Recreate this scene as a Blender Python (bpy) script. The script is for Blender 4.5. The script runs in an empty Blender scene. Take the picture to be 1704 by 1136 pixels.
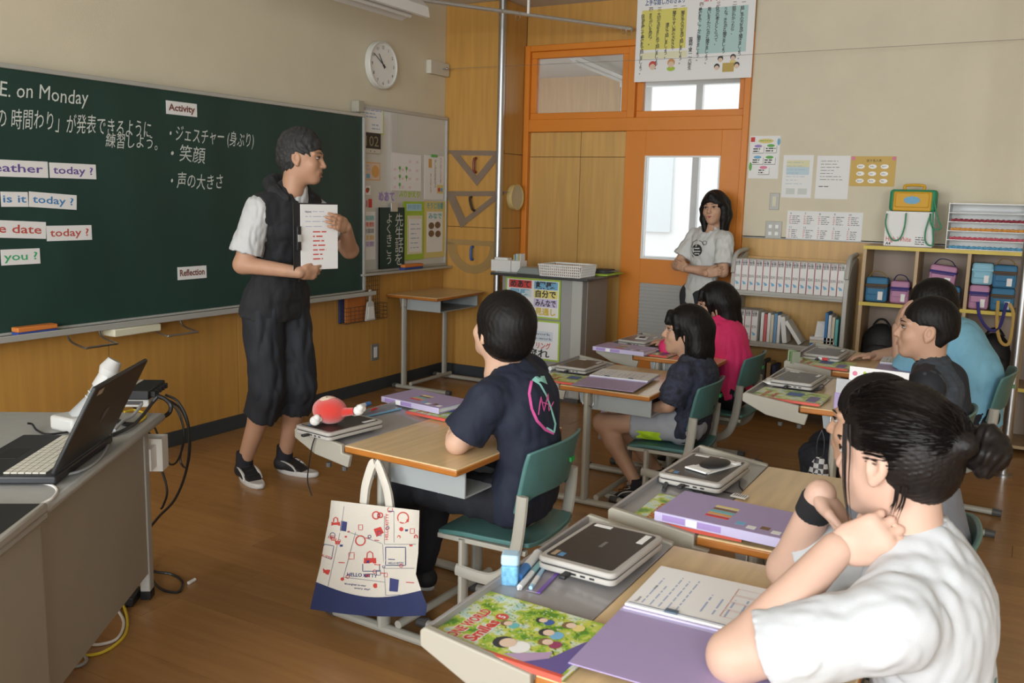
import bpy, bmesh, math, random
import numpy as np
from mathutils import Vector, Matrix
from mathutils.bvhtree import BVHTree
random.seed(7); np.random.seed(7)
SC = bpy.context.scene
COL = SC.collection
# ------------------------------------------------------------------ camera
# front wall (blackboard) is y = 0, column face x = 0, door wall x = 0.32; the room lies at y < 0, x < 0.32
FPX = 1515.0
CAM = np.array([-6.164, -4.121, 1.45])
_p, _r, _y = [math.radians(a) for a in (-9.06, 1.44, 60.68)]
FWD = np.array([math.sin(_y)*math.cos(_p), math.cos(_y)*math.cos(_p), math.sin(_p)])
_rt = np.array([math.cos(_y), -math.sin(_y), 0.0]); _up = np.cross(_rt, FWD)
RT = math.cos(_r)*_rt + math.sin(_r)*_up
UPV = -math.sin(_r)*_rt + math.cos(_r)*_up
cd = bpy.data.cameras.new('camera'); cam = bpy.data.objects.new('camera', cd); COL.objects.link(cam)
cd.sensor_width = 36.0; cd.lens = FPX/1704*36.0; cd.clip_start = 0.05; cd.clip_end = 200
cam.matrix_world = Matrix(((RT[0], UPV[0], -FWD[0], CAM[0]), (RT[1], UPV[1], -FWD[1], CAM[1]), (RT[2], UPV[2], -FWD[2], CAM[2]), (0, 0, 0, 1)))
SC.camera = cam
cd.dof.use_dof = True; cd.dof.focus_distance = 3.6; cd.dof.aperture_fstop = 9.0
# ------------------------------------------------------------------ world, daylight, exposure
wd = bpy.data.worlds.new('overcast_sky'); SC.world = wd; wd.use_nodes = True
_bg = wd.node_tree.nodes['Background']; _bg.inputs[0].default_value = (0.90, 0.95, 1.0, 1); _bg.inputs[1].default_value = 2.3
SC.view_settings.view_transform = 'Standard'; SC.view_settings.look = 'None'
SC.view_settings.gamma = 1.0; SC.view_settings.use_curve_mapping = False
SC.view_settings.exposure = 0.03
def area(name, loc, direction, sx, sy, power, color):
    ld = bpy.data.lights.new(name, 'AREA'); ld.shape = 'RECTANGLE'; ld.size = sx; ld.size_y = sy
    ld.energy = power; ld.color = color
    o = bpy.data.objects.new(name, ld); COL.objects.link(o); o.location = loc
    o.rotation_euler = Vector(direction).to_track_quat('-Z', 'Z').to_euler()
    return o
# daylight falling through the three windows of the outer wall (behind the camera's left shoulder)
WIN_Y = (-1.45, -3.75, -6.05)
for _wy in WIN_Y:
    area('window_daylight', (-9.12, _wy, 1.72), (1, 0, -0.10), 2.0, 1.7, 150, (0.93, 0.97, 1.0))
# ------------------------------------------------------------------ pixel rays
def ray(px, py): return FWD*FPX + RT*(px-852) - UPV*(py-568)
def X(px, py, x): r = ray(px, py); return CAM + r*((x-CAM[0])/r[0])
def Y(px, py, y): r = ray(px, py); return CAM + r*((y-CAM[1])/r[1])
def Z(px, py, z): r = ray(px, py); return CAM + r*((z-CAM[2])/r[2])
# ------------------------------------------------------------------ materials
MATS = {}
def mat(name, col, rough=0.6, metal=0.0, spec=0.5, noise=0.0, nscale=12.0, stretch=(1, 1, 1), bump=0.0, bscale=60.0,
        alpha=1.0, rnd=0.0, emit=0.0, sub=0.0, trans=0.0, coords='Object', sheen=0.0, wave=None, coat=0.0):
    if name in MATS: return MATS[name]
    m = bpy.data.materials.new(name); m.use_nodes = True
    nt = m.node_tree; N = nt.nodes; L = nt.links; b = N['Principled BSDF']
    c4 = (*col, 1.0)
    b.inputs['Base Color'].default_value = c4; b.inputs['Roughness'].default_value = rough
    b.inputs['Metallic'].default_value = metal; b.inputs['Specular IOR Level'].default_value = spec
    if alpha < 1: b.inputs['Alpha'].default_value = alpha
    if sub: b.inputs['Subsurface Weight'].default_value = sub; b.inputs['Subsurface Radius'].default_value = (0.02, 0.008, 0.005); b.inputs['Subsurface Scale'].default_value = 0.5
    if trans: b.inputs['Transmission Weight'].default_value = trans
    if sheen: b.inputs['Sheen Weight'].default_value = sheen
    if coat: b.inputs['Coat Weight'].default_value = coat; b.inputs['Coat Roughness'].default_value = 0.15
    if emit: b.inputs['Emission Color'].default_value = c4; b.inputs['Emission Strength'].default_value = emit
    tc = N.new('ShaderNodeTexCoord'); mp = N.new('ShaderNodeMapping'); mp.inputs['Scale'].default_value = stretch
    L.new(tc.outputs[coords], mp.inputs['Vector'])
    last = None
    if noise:
        nz = N.new('ShaderNodeTexNoise'); nz.inputs['Scale'].default_value = nscale; nz.inputs['Detail'].default_value = 5
        L.new(mp.outputs[0], nz.inputs['Vector'])
        mr = N.new('ShaderNodeMapRange'); mr.inputs[1].default_value = 0.3; mr.inputs[2].default_value = 0.7
        mr.inputs[3].default_value = 1-noise; mr.inputs[4].default_value = 1+noise
        L.new(nz.outputs[0], mr.inputs[0]); last = mr.outputs[0]
    if wave:
        wv = N.new('ShaderNodeTexWave'); wv.inputs['Scale'].default_value = wave[0]; wv.inputs['Distortion'].default_value = wave[1]
        wv.inputs['Detail'].default_value = 2; wv.bands_direction = 'X'
        L.new(mp.outputs[0], wv.inputs['Vector'])
        mr2 = N.new('ShaderNodeMapRange'); mr2.inputs[3].default_value = 1-wave[2]; mr2.inputs[4].default_value = 1+wave[2]
        L.new(wv.outputs[1], mr2.inputs[0])
        if last is not None:
            mm = N.new('ShaderNodeMath'); mm.operation = 'MULTIPLY'; L.new(last, mm.inputs[0]); L.new(mr2.outputs[0], mm.inputs[1]); last = mm.outputs[0]
        else: last = mr2.outputs[0]
    if rnd:
        oi = N.new('ShaderNodeObjectInfo'); mr3 = N.new('ShaderNodeMapRange'); mr3.inputs[3].default_value = 1-rnd; mr3.inputs[4].default_value = 1+rnd
        L.new(oi.outputs['Random'], mr3.inputs[0])
        if last is not None:
            mm = N.new('ShaderNodeMath'); mm.operation = 'MULTIPLY'; L.new(last, mm.inputs[0]); L.new(mr3.outputs[0], mm.inputs[1]); last = mm.outputs[0]
        else: last = mr3.outputs[0]
    if last is not None:
        vm = N.new('ShaderNodeVectorMath'); vm.operation = 'SCALE'; vm.inputs[0].default_value = col
        L.new(last, vm.inputs['Scale']); L.new(vm.outputs[0], b.inputs['Base Color'])
    if bump:
        n2 = N.new('ShaderNodeTexNoise'); n2.inputs['Scale'].default_value = bscale; n2.inputs['Detail'].default_value = 4
        L.new(mp.outputs[0], n2.inputs['Vector'])
        bp = N.new('ShaderNodeBump'); bp.inputs['Strength'].default_value = bump; bp.inputs['Distance'].default_value = 0.01
        L.new(n2.outputs[0], bp.inputs['Height']); L.new(bp.outputs[0], b.inputs['Normal'])
    MATS[name] = m; return m
def blotch(name, cols, scale=8.0, rough=0.6, detail=3.0, const=True, stretch=(1, 1, 1), stops=None):
    """patchy print: a colour ramp over noise"""
    if name in MATS: return MATS[name]
    m = bpy.data.materials.new(name); m.use_nodes = True; N = m.node_tree.nodes; L = m.node_tree.links; b = N['Principled BSDF']
    b.inputs['Roughness'].default_value = rough
    tc = N.new('ShaderNodeTexCoord'); mp = N.new('ShaderNodeMapping'); mp.inputs['Scale'].default_value = stretch
    nz = N.new('ShaderNodeTexNoise'); nz.inputs['Scale'].default_value = scale; nz.inputs['Detail'].default_value = detail
    cr = N.new('ShaderNodeValToRGB'); cr.color_ramp.interpolation = 'CONSTANT' if const else 'LINEAR'
    L.new(tc.outputs['Object'], mp.inputs[0]); L.new(mp.outputs[0], nz.inputs['Vector']); L.new(nz.outputs[0], cr.inputs[0]); L.new(cr.outputs[0], b.inputs['Base Color'])
    el = cr.color_ramp.elements; n = len(cols)
    while len(el) < n: el.new(0.5)
    for i in range(n):
        el[i].position = stops[i] if stops else 0.30 + 0.40*i/max(1, n-1); el[i].color = (*cols[i], 1)
    MATS[name] = m; return m
# ------------------------------------------------------------------ objects
def link(o, parent=None):
    COL.objects.link(o)
    if parent is not None: o.parent = parent
    return o
def tag(o, label=None, cat=None, group=None, kind=None):
    if label: o['label'] = label
    if cat: o['category'] = cat
    if group: o['group'] = group
    if kind: o['kind'] = kind
    return o
def empty(name, loc=(0, 0, 0), rz=0.0, label=None, cat=None, group=None):
    o = bpy.data.objects.new(name, None); link(o); o.location = loc; o.rotation_euler = (0, 0, rz); o.empty_display_size = 0.1
    return tag(o, label, cat, group)
class MB:
    """collects shapes, builds ONE mesh object"""
    def __init__(s): s.v = []; s.f = []
    def add(s, vs, fs):
        n = len(s.v); s.v += [tuple(map(float, p)) for p in vs]; s.f += [tuple(i+n for i in f) for f in fs]; return s
    def box(s, x0, y0, z0, x1, y1, z1, R=None, o=None):
        vs = [(x, y, z) for z in (z0, z1) for y in (y0, y1) for x in (x0, x1)]
        if R is not None: vs = [tuple(Vector(o or (0, 0, 0)) + R @ (Vector(p)-Vector(o or (0, 0, 0)))) for p in vs]
        return s.add(vs, [(0, 2, 3, 1), (4, 5, 7, 6), (0, 1, 5, 4), (2, 6, 7, 3), (0, 4, 6, 2), (1, 3, 7, 5)])
    def quad(s, a, b, c, d): return s.add([a, b, c, d], [(0, 1, 2, 3)])
    def prism(s, poly, h0, h1, axes=(0, 1, 2)):
        """polygon in axes[0],axes[1] extruded along axes[2]"""
        n = len(poly); vs = []
        for h in (h0, h1):
            for p in poly:
                q = [0, 0, 0]; q[axes[0]] = p[0]; q[axes[1]] = p[1]; q[axes[2]] = h; vs.append(q)
        fs = [tuple(range(n))[::-1], tuple(range(n, 2*n))] + [(i, (i+1) % n, n+(i+1) % n, n+i) for i in range(n)]
        return s.add(vs, fs)
    def tube(s, pts, r, n=8, caps=True, flat=1.0, up=None):
        pts = [np.array(p, float) for p in pts]; m = len(pts)
        rs = list(r) if hasattr(r, '__len__') else [r]*m
        t0 = pts[1]-pts[0]; t0 /= np.linalg.norm(t0)+1e-12
        a = np.array(up, float) if up is not None else (np.array([0, 0, 1.0]) if abs(t0[2]) < 0.9 else np.array([1.0, 0, 0]))
        u = np.cross(t0, a); u /= np.linalg.norm(u); vs = []
        for i in range(m):
            t = pts[min(i+1, m-1)]-pts[max(i-1, 0)]; t /= np.linalg.norm(t)+1e-12
            u = u-t*(u@t); u /= np.linalg.norm(u)+1e-12; w = np.cross(t, u)
            for k in range(n):
                an = 2*math.pi*k/n; vs.append(pts[i]+rs[i]*(math.cos(an)*u+flat*math.sin(an)*w))
        fs = [(i*n+k, i*n+(k+1) % n, (i+1)*n+(k+1) % n, (i+1)*n+k) for i in range(m-1) for k in range(n)]
        if caps: fs += [tuple(range(n))[::-1], tuple(range((m-1)*n, m*n))]
        return s.add(vs, fs)
    def cyl(s, a, b, r, n=16): return s.tube([a, b], r, n)
    def lathe(s, prof, n=24, c=(0, 0, 0)):
        """profile [(r,z)] round z"""
        vs = []; m = len(prof)
        for (r, z) in prof:
            for k in range(n):
                an = 2*math.pi*k/n; vs.append((c[0]+r*math.cos(an), c[1]+r*math.sin(an), c[2]+z))
        fs = [(i*n+k, i*n+(k+1) % n, (i+1)*n+(k+1) % n, (i+1)*n+k) for i in range(m-1) for k in range(n)]
        fs += [tuple(range(n))[::-1], tuple(range((m-1)*n, m*n))]
        return s.add(vs, fs)
    def ball(s, c, r, n=12, m=8, R=None):
        r = (r, r, r) if not hasattr(r, '__len__') else r; vs = []
        for i in range(m+1):
            th = math.pi*i/m
            for k in range(n):
                ph = 2*math.pi*k/n; p = Vector((r[0]*math.sin(th)*math.cos(ph), r[1]*math.sin(th)*math.sin(ph), r[2]*math.cos(th)))
                if R is not None: p = R @ p
                vs.append((c[0]+p[0], c[1]+p[1], c[2]+p[2]))
        fs = [(i*n+k, (i+1)*n+k, (i+1)*n+(k+1) % n, i*n+(k+1) % n) for i in range(m) for k in range(n)]
        return s.add(vs, fs)
    def mesh(s, name, smooth=35):
        me = bpy.data.meshes.new(name); me.from_pydata(s.v, [], s.f)
        if smooth:
            me.polygons.foreach_set('use_smooth', [True]*len(me.polygons)); me.set_sharp_from_angle(angle=math.radians(smooth))
        me.update(); return me
    def build(s, name, m, parent=None, bevel=0.0, smooth=35, segs=2, fix=False):
        me = s.mesh(name, smooth)
        if fix:
            bm = bmesh.new(); bm.from_mesh(me); bmesh.ops.remove_doubles(bm, verts=bm.verts, dist=1e-5)
            bmesh.ops.recalc_face_normals(bm, faces=bm.faces); bm.to_mesh(me); bm.free()
        if m is not None: me.materials.append(m)
        o = bpy.data.objects.new(name, me); link(o, parent)
        if bevel:
            bv = o.modifiers.new('bevel', 'BEVEL'); bv.width = bevel; bv.segments = segs; bv.limit_method = 'ANGLE'; bv.angle_limit = math.radians(40)
        return o
def copy_tree(o, parent=None):
    c = o.copy(); COL.objects.link(c); c.parent = parent
    for ch in list(o.children): copy_tree(ch, c)
    return c
def spline(pts, n=8):
    """Catmull-Rom through the points"""
    P = [np.array(p, float) for p in pts]; P = [2*P[0]-P[1]]+P+[2*P[-1]-P[-2]]; out = []
    for i in range(1, len(P)-2):
        for k in range(n):
            t = k/n; a, b, c, d = P[i-1:i+3]
            out.append(0.5*((2*b)+(-a+c)*t+(2*a-5*b+4*c-d)*t*t+(-a+3*b-3*c+d)*t**3))
    out.append(P[-2]); return out
# ------------------------------------------------------------------ lettering
_tc = bpy.data.curves.new('lettering_curve', 'FONT'); _tc.resolution_u = 2; _to = bpy.data.objects.new('lettering_curve', _tc)
_tcache = {}
def glyphs(s, bold=0.0):
    k = (s, bold)
    if k not in _tcache:
        _tc.body = s; _tc.size = 1.0; _tc.offset = bold
        me = bpy.data.meshes.new_from_object(_to)
        vs = np.array([v.co[:] for v in me.vertices]).reshape(-1, 3); fs = [tuple(p.vertices) for p in me.polygons]
        bpy.data.meshes.remove(me); _tcache[k] = (vs, fs)
    return _tcache[k]
def put_text(mb, s, x, y, h=None, w=None, c=0.0, vertical=False, bold=0.0, shear=0.0, anchor='l', step=1.08, flip=False):
    """text in the a,b plane of a sheet: (x,y) lower left, h letter height (em box 0.72), w total width"""
    if vertical:
        for i, ch in enumerate(s):
            if ch != ' ': put_text(mb, ch, x, y-(i+1)*h*step, h=h*0.86, c=c, bold=bold, anchor='l')
        return
    vs, fs = glyphs(s, bold)
    if not len(vs): return
    v = vs.copy(); k = (h or 0.02)/0.72
    wx = (v[:, 0].max()-v[:, 0].min()) or 1.0
    kx = k if w is None else w/wx
    v[:, 0] = (v[:, 0]-v[:, 0].min())*kx; v[:, 1] = v[:, 1]*k; v[:, 0] += shear*v[:, 1]
    if anchor == 'c': v[:, 0] -= wx*kx/2
    if flip: fs = [f[::-1] for f in fs]
    v[:, 0] += x; v[:, 1] += y; v[:, 2] = c
    mb.add(v, fs)
def scribble(mb, x0, y0, x1, y1, rows, c, th=0.35, seed=1, fill=0.85):
    """rows of small print: short bars like words"""
    r = random.Random(seed); dy = (y1-y0)/rows
    for i in range(rows):
        y = y1-(i+0.7)*dy; x = x0; end = x0+(x1-x0)*r.uniform(fill*0.6, 1.0)
        while x < end:
            w = min(r.uniform(0.5, 2.2)*dy, end-x); mb.quad((x, y, c), (x+w, y, c), (x+w, y+dy*th, c), (x, y+dy*th, c)); x += w+dy*0.35
class Fr:
    """a flat place on a wall or table: origin, right, up, normal"""
    def __init__(s, o, r, u, n=None):
        s.o = Vector(o); s.r = Vector(r).normalized(); s.u = Vector(u).normalized(); s.n = s.r.cross(s.u)
    def M(s, a=0, b=0, c=0):
        p = s.o+s.r*a+s.u*b+s.n*c
        return Matrix(((s.r[0], s.u[0], s.n[0], p[0]), (s.r[1], s.u[1], s.n[1], p[1]), (s.r[2], s.u[2], s.n[2], p[2]), (0, 0, 0, 1)))
def front(y=0.0): return Fr((0, y, 0), (1, 0, 0), (0, 0, 1))
def side(x=0.0): return Fr((x, 0, 0), (0, -1, 0), (0, 0, 1))
def ab(fr, px, py):
    """pixel -> a,b on that plane"""
    r = Vector(ray(px, py)); c = Vector(CAM); t = (fr.o-c).dot(fr.n)/r.dot(fr.n); p = c+r*t-fr.o
    return p.dot(fr.r), p.dot(fr.u)
def sheet(name, label, cat, fr, px, m, th=0.002, c=0.0, group=None, rot=0.0, bevel=0.0, kind=None):
    """flat thing on a plane; px = (left, top, right, bottom) pixels at its mid edges. Returns object, width, height; local origin is its lower left"""
    l, t, r, b = px; ym = (t+b)/2; xm = (l+r)/2
    a0 = ab(fr, l, ym)[0]; a1 = ab(fr, r, ym)[0]; b0 = ab(fr, xm, b)[1]; b1 = ab(fr, xm, t)[1]
    w, h = a1-a0, b1-b0
    o = MB().box(0, 0, 0, w, h, th).build(name, m, None, bevel=bevel)
    o.matrix_world = fr.M(a0, b0, c) @ Matrix.Rotation(rot, 4, 'Z')
    tag(o, label, cat, group, kind); return o, w, h
# ================================================================== THE ROOM
XD = 0.32; HC = 2.90; XL = -9.0; YB = -8.0; YC = -0.545; DADO = 1.205
m_cream = mat('cream_wallpaint', (0.66, 0.60, 0.455), 0.75, noise=0.03, nscale=3, bump=0.12, bscale=220)
m_ceil = mat('ceiling_board', (0.62, 0.60, 0.55), 0.9, noise=0.05, nscale=40, bump=0.15, bscale=120)
m_wood = mat('honey_wood_panel', (0.50, 0.265, 0.062), 0.38, noise=0.10, nscale=3.0, stretch=(9, 9, 0.6), rnd=0.05, bump=0.03, bscale=30)
m_woodlt = mat('pale_wood_panel', (0.57, 0.335, 0.10), 0.42, noise=0.10, nscale=3.0, stretch=(9, 9, 0.6), rnd=0.03)
m_joint = mat('panel_joint', (0.12, 0.07, 0.025), 0.8)
m_base = mat('charcoal_baseboard', (0.036, 0.044, 0.050), 0.5)
m_orange = mat('orange_door_paint', (0.66, 0.215, 0.018), 0.42, noise=0.03, nscale=5)
m_plank = mat('brown_floor_plank', (0.34, 0.175, 0.062), 0.26, noise=0.10, nscale=2.6, stretch=(10, 0.9, 1), rnd=0.10, spec=0.5, coords='Object')
m_floor = mat('floor_base', (0.14, 0.07, 0.025), 0.6)
m_alu = mat('aluminium_frame', (0.62, 0.62, 0.60), 0.35, metal=0.7)
m_grey = mat('grey_enamel', (0.40, 0.395, 0.37), 0.45)
m_white = mat('white_plastic', (0.80, 0.80, 0.77), 0.4)
m_paper = mat('white_paper', (0.80, 0.80, 0.79), 0.7)
m_black = mat('black_plastic', (0.015, 0.015, 0.017), 0.45)
m_ink = mat('dark_ink', (0.035, 0.035, 0.04), 0.7)
m_steel = mat('polished_steel', (0.50, 0.51, 0.52), 0.33, metal=1.0)
m_glass = mat('clear_pane', (0.9, 0.95, 0.95), 0.05, alpha=0.12, spec=0.5)
def struct(name, mb, m, parent=None, bevel=0.0, label=None):
    o = mb.build(name, m, parent, bevel=bevel)
    if parent is None: o['kind'] = 'structure'
    if label: o['label'] = label
    return o
# ---- floor with planks
floor = struct('floor', MB().box(XL-0.15, YB-0.15, -0.12, XD+0.1, 0.15, -0.012), m_floor, label='brown glossy plank floor of the classroom')
PW, PL = 0.163, 1.82
_pm = MB().box(-PW/2+0.0008, -PL/2+0.001, -0.012, PW/2-0.0008, PL/2-0.001, 0.0).mesh('plank', 0); _pm.materials.append(m_plank)
_rp = random.Random(3)
for i in range(57):
    x = XL+0.05+PW*(i+0.5); off = _rp.uniform(0, PL)
    j = 0; y = 0.0+PL/2-off
    while y > YB-PL/2+0.2 and j < 6:
        if y+PL/2 > 0.10:
            y0 = y-PL/2; top = 0.0
            mm = MB().box(-PW/2+0.0008, y0+0.001-y, -0.012, PW/2-0.0008, -0.001-y, 0.0).mesh('plank', 0); mm.materials.append(m_plank)
            if -y0 < 0.05: y -= PL; j += 1; continue
            o = bpy.data.objects.new('plank', mm)
        else: o = bpy.data.objects.new('plank', _pm)
        link(o, floor); o.location = (x, y, 0); y -= PL; j += 1
# ---- ceiling
struct('ceiling', MB().box(XL-0.15, YB-0.15, HC, XD+0.12, 0.15, HC+0.1), m_ceil, label='pale board ceiling of the classroom')
# ---- front wall: cream above, wood panels below
wf = struct('wall_front', MB().box(XL-0.15, 0.012, 0, 0.0, 0.15, DADO).box(XL-0.15, 0.0, DADO, 0.0, 0.15, HC), m_cream, label='cream painted wall behind the blackboard')
_seams = sorted([Y(p, q, 0.0)[0] for p, q in ((182, 600), (396, 620), (557, 600), (683, 570))])
_d = _seams[1]-_seams[0]
_edges = [XL] + [_seams[0]-0.9*k for k in range(4, 0, -1)] + _seams + [0.0]
for a, b in zip(_edges[:-1], _edges[1:]):
    MB().box(a+0.002, -0.004, 0.085, b-0.002, 0.012, DADO-0.004).build('wood_panel', m_wood, wf, bevel=0.0015)
struct('trim_1', MB().box(XL, -0.008, DADO-0.006, -0.01, 0.004, DADO+0.008), m_grey, label='thin metal dado strip on the front wall')
struct('baseboard_front', MB().box(XL, -0.012, 0, 0.0, 0.012, 0.087), m_base, bevel=0.002, label='charcoal skirting under the front wall')
# ---- wooden corner column
wc = struct('wall_column', MB().box(0.012, YC+0.012, 0, XD+0.1, 0.15, HC), m_joint, label='wood clad corner column beside the whiteboard')
zs = [0.085, 1.2, X(780, 255, 0)[2], HC]
for a, b in zip(zs[:-1], zs[1:]):
    MB().box(-0.0, YC, a+0.002, 0.012, -0.0, b-0.002).build('wood_panel', m_wood, wc, bevel=0.0015)
    MB().box(0.0121, YC, a+0.002, XD, YC+0.012, b-0.002).build('wood_panel', m_wood, wc, bevel=0.0015)
struct('baseboard_column', MB().box(-0.012, YC-0.012, 0, 0.0, 0.0, 0.087).box(0.0, YC-0.012, 0, XD, YC, 0.087), m_base, label='charcoal skirting round the wooden column')
# ---- door wall
S3 = side(XD)
yF0 = -ab(S3, 877, 76)[0]; yF0 = YC-0.004
yF1 = -ab(S3, 1253, 120)[0]
zF1 = ab(S3, 965, 72)[1]
zH0 = ab(S3, 1040, 218)[1]; zH1 = ab(S3, 1000, 197)[1]
yM = -ab(S3, 1052, 130)[0]           # transom mullion
yDoor = -ab(S3, 1040, 300)[0]
w = MB().box(XD, YB, 0, XD+0.1, yF1, DADO-0.004).box(XD, YB, DADO+0.004, XD+0.1, yF1, HC).box(XD, YB, DADO-0.01, XD+0.1, yF1, DADO+0.01)
wr = struct('wall_right', w, m_cream, label='cream painted corridor wall with wood dado')
_y = yF1
for k in range(7):
    y2 = max(_y-0.9, YB)
    MB().box(XD-0.012, y2+0.002, 0.085, XD, _y-0.002, DADO-0.004).build('wood_panel', m_woodlt, wr, bevel=0.0015); _y = y2
MB().box(XD, yF1, zF1+0.001, XD+0.1, yF0, HC).build('wood_panel', m_wood, wr)
struct('trim_2', MB().box(XD-0.016, YB, DADO-0.003, XD, yF1-0.01, DADO+0.004), m_grey, label='thin metal dado strip on the corridor wall')
struct('baseboard_right', MB().box(XD-0.022, YB, 0, XD-0.012, yF1, 0.087), m_base, label='charcoal skirting under the corridor wall')
# ---- orange frame, transom, door
fr = MB()
fx0, fx1 = XD-0.03, XD+0.11
t = 0.045
fr.box(fx0, yF0-t, 0, fx1, yF0, zF1)                 # left post
fr.box(fx0, yF1, 0, fx1, yF1+t, zF1)                 # right post
fr.box(fx0+0.002, yF1+t, zF1-t, fx1, yF0-t, zF1)           # head
fr.box(fx0+0.002, yF1+t, zH0, fx1, yF0-t, zH1)             # transom rail
fr.box(fx0+0.02, yM-0.03, zH1, fx1-0.02, yM+0.03, zF1-t)
d0 = struct('door_frame_orange', fr, m_orange, bevel=0.004, label='orange painted door frame with transom above'); d0.name = 'trim_3'
def pane_frame(name, y0, y1, z0, z1, x0, x1, b, m, label, parent=None):
    f = MB().box(x0, y0, z0, x1, y1, z0+b).box(x0, y0, z1-b, x1, y1, z1).box(x0, y0, z0+b, x1, y0+b, z1-b).box(x0, y1-b, z0+b, x1, y1, z1-b)
    o = struct(name, f, m, parent, bevel=0.003, label=label)
    MB().box((x0+x1)/2-0.002, y0+b, z0+b, (x0+x1)/2+0.002, y1-b, z1-b).build('window_pane', m_glass, o)
    return o
pane_frame('window_1', yM+0.03, yF0-t, zH1, zF1-t, XD, XD+0.05, 0.05, m_orange, 'orange framed transom pane beside the column')
pane_frame('window_2', yF1+t, yM-0.03, zH1, zF1-t, XD+0.03, XD+0.08, 0.05, m_orange, 'orange framed transom pane under the large poster')
# fixed wood panels left of the door
wp = struct('wall_door_pocket', MB().box(XD+0.03, yDoor-0.05, 0, XD+0.05, yF0-t, zH0), m_joint, label='wood panelling the sliding door runs behind')
ys = [yF0-t, -ab(S3, 960, 400)[0], yDoor-0.05]; zz = [0.0, ab(S3, 960, 261)[1], zH0]
for i in range(2):
    for j in range(2):
        MB().box(XD+0.012, ys[i+1]+0.002, zz[j]+0.002, XD+0.03, ys[i]-0.002, zz[j+1]-0.002).build('wood_panel', m_woodlt, wp, bevel=0.001)
# sliding door
dr = empty('door_1', (XD-0.005, yDoor, 0)); tag(dr, 'orange sliding door with tall glass pane and louvre', kind='structure')
SD = side(XD-0.012)
gy0, gz1 = ab(SD, 1074, 259); gy1, gz0 = ab(SD, 1200, 259)[0], ab(SD, 1071, 430)[1]
ly0, lz1 = ab(SD, 1065, 470); ly1 = gy1+0.02; lz0 = lz1-0.42
yD0 = -yDoor; yD1 = -yF1-t
xo = -0.012; xi = 0.022
def dbox(mb, a0, b0, a1, b1, x0=xo, x1=xi): return mb.box(x0, -a1+yD0, b0, x1, -a0+yD0, b1)   # local y runs from the door's left edge
leaf = MB()
dbox(leaf, yD0, 0.01, gy0, zH0); dbox(leaf, gy1, 0.01, yD1, zH0); dbox(leaf, gy0, gz1, gy1, zH0); dbox(leaf, gy0, lz1, gy1, gz0); dbox(leaf, gy0, 0.01, gy1, lz0)
dbox(leaf, gy0, lz0, ly0, lz1); dbox(leaf, ly1, lz0, gy1+0.02, lz1) if ly1 < gy1 else None
leaf.build('door_leaf', m_orange, dr, bevel=0.002)
gp = MB(); dbox(gp, gy0, gz0, gy1, gz1, 0.003, 0.007); gp.build('door_pane', m_glass, dr)
gb = MB(); bw = 0.012
dbox(gb, gy0, gz0, gy0+bw, gz1, -0.016, -0.006); dbox(gb, gy1-bw, gz0, gy1, gz1, -0.016, -0.006); dbox(gb, gy0+bw, gz0, gy1-bw, gz0+bw, -0.016, -0.006); dbox(gb, gy0+bw, gz1-bw, gy1-bw, gz1, -0.016, -0.006)
gb.build('glazing_bead', m_white, dr)
lv = MB(); dbox(lv, ly0, lz0, ly1, lz1, 0.0, 0.02); lvo = lv.build('louvre_frame', m_grey, dr)
nl = 16
for i in range(nl):
    z = lz0+(lz1-lz0)*(i+0.5)/nl; hh = (lz1-lz0)/nl
    MB().add([(-0.014, -ly1+yD0, z-hh*0.5), (-0.014, -ly0+yD0, z-hh*0.5), (-0.002, -ly0+yD0, z+hh*0.35), (-0.002, -ly1+yD0, z+hh*0.35), (0.0, -ly1+yD0, z-hh*0.5), (0.0, -ly0+yD0, z-hh*0.5)],
             [(0, 1, 2, 3), (4, 3, 2, 5), (0, 4, 5, 1), (0, 3, 4), (1, 5, 2)]).build('louvre_slat', m_grey, lvo, smooth=0)
# ---- corridor seen through the glass
XC = 3.0
struct('floor_corridor', MB().box(XD+0.1, -9, -0.12, XC+0.1, 2.2, -0.001), m_plank, label='corridor floor beyond the door')
struct('ceiling_corridor', MB().box(XD+0.1, -9, 2.74, XC+0.1, 2.2, 2.8), m_ceil, label='corridor ceiling beyond the transom')
yW0 = X(1032, 160, XC)[1]; zWT = X(1150, 136, XC)[2]; zCC = X(960, 138, XC)[2]
wc2 = MB().box(XC, yW0, 0, XC+0.1, 2.2, 2.745).box(XC, -9, 0, XC+0.1, yW0, 0.80).box(XC, -9, 2.66, XC+0.1, yW0, 2.745)
struct('wall_corridor', wc2, m_woodlt, label='wood panelled corridor wall with windows')
struct('wall_corridor_end', MB().box(XD+0.1, 2.1, 0, XC, 2.2, 2.745).box(XD+0.1, -9.1, 0, XC, -9, 2.745), m_woodlt, label='wood panelled end of the corridor')
wn = MB(); k = 0; y = yW0
mull = []
while y > -9:
    mull.append(y); y -= 0.86
for i, y in enumerate(mull):
    wn.box(XC+0.01, y-0.035, 0.80, XC+0.07, y+0.035, 2.66)
    if i % 2 == 0: wn.box(XC-0.03, y-0.36, 0.82, XC+0.0, y-0.29, 2.60)
wn.box(XC-0.02, -9, 0.80, XC+0.08, yW0, 0.86).box(XC-0.02, -9, 2.61, XC+0.08, yW0, 2.66)
wn.box(XC-0.02, -9, 2.30, XC+0.06, yW0, 2.35)
struct('window_3', wn, m_alu, label='row of aluminium framed corridor windows')
tl = empty('corridor_tube_lamp', (0, 0, 0), 0, 'white ceiling tube lamp seen through the orange transom', 'lamp')
pa = Z(955, 96, 2.68); pb = Z(1048, 135, 2.68)
MB().tube([pa, pb], 0.05, 6, flat=0.5).build('lamp_housing', m_white, tl); MB().tube([pa-np.array([0, 0, .035]), pb-np.array([0, 0, .035])], 0.016, 8).build('lamp_tube', m_white, tl)
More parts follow.
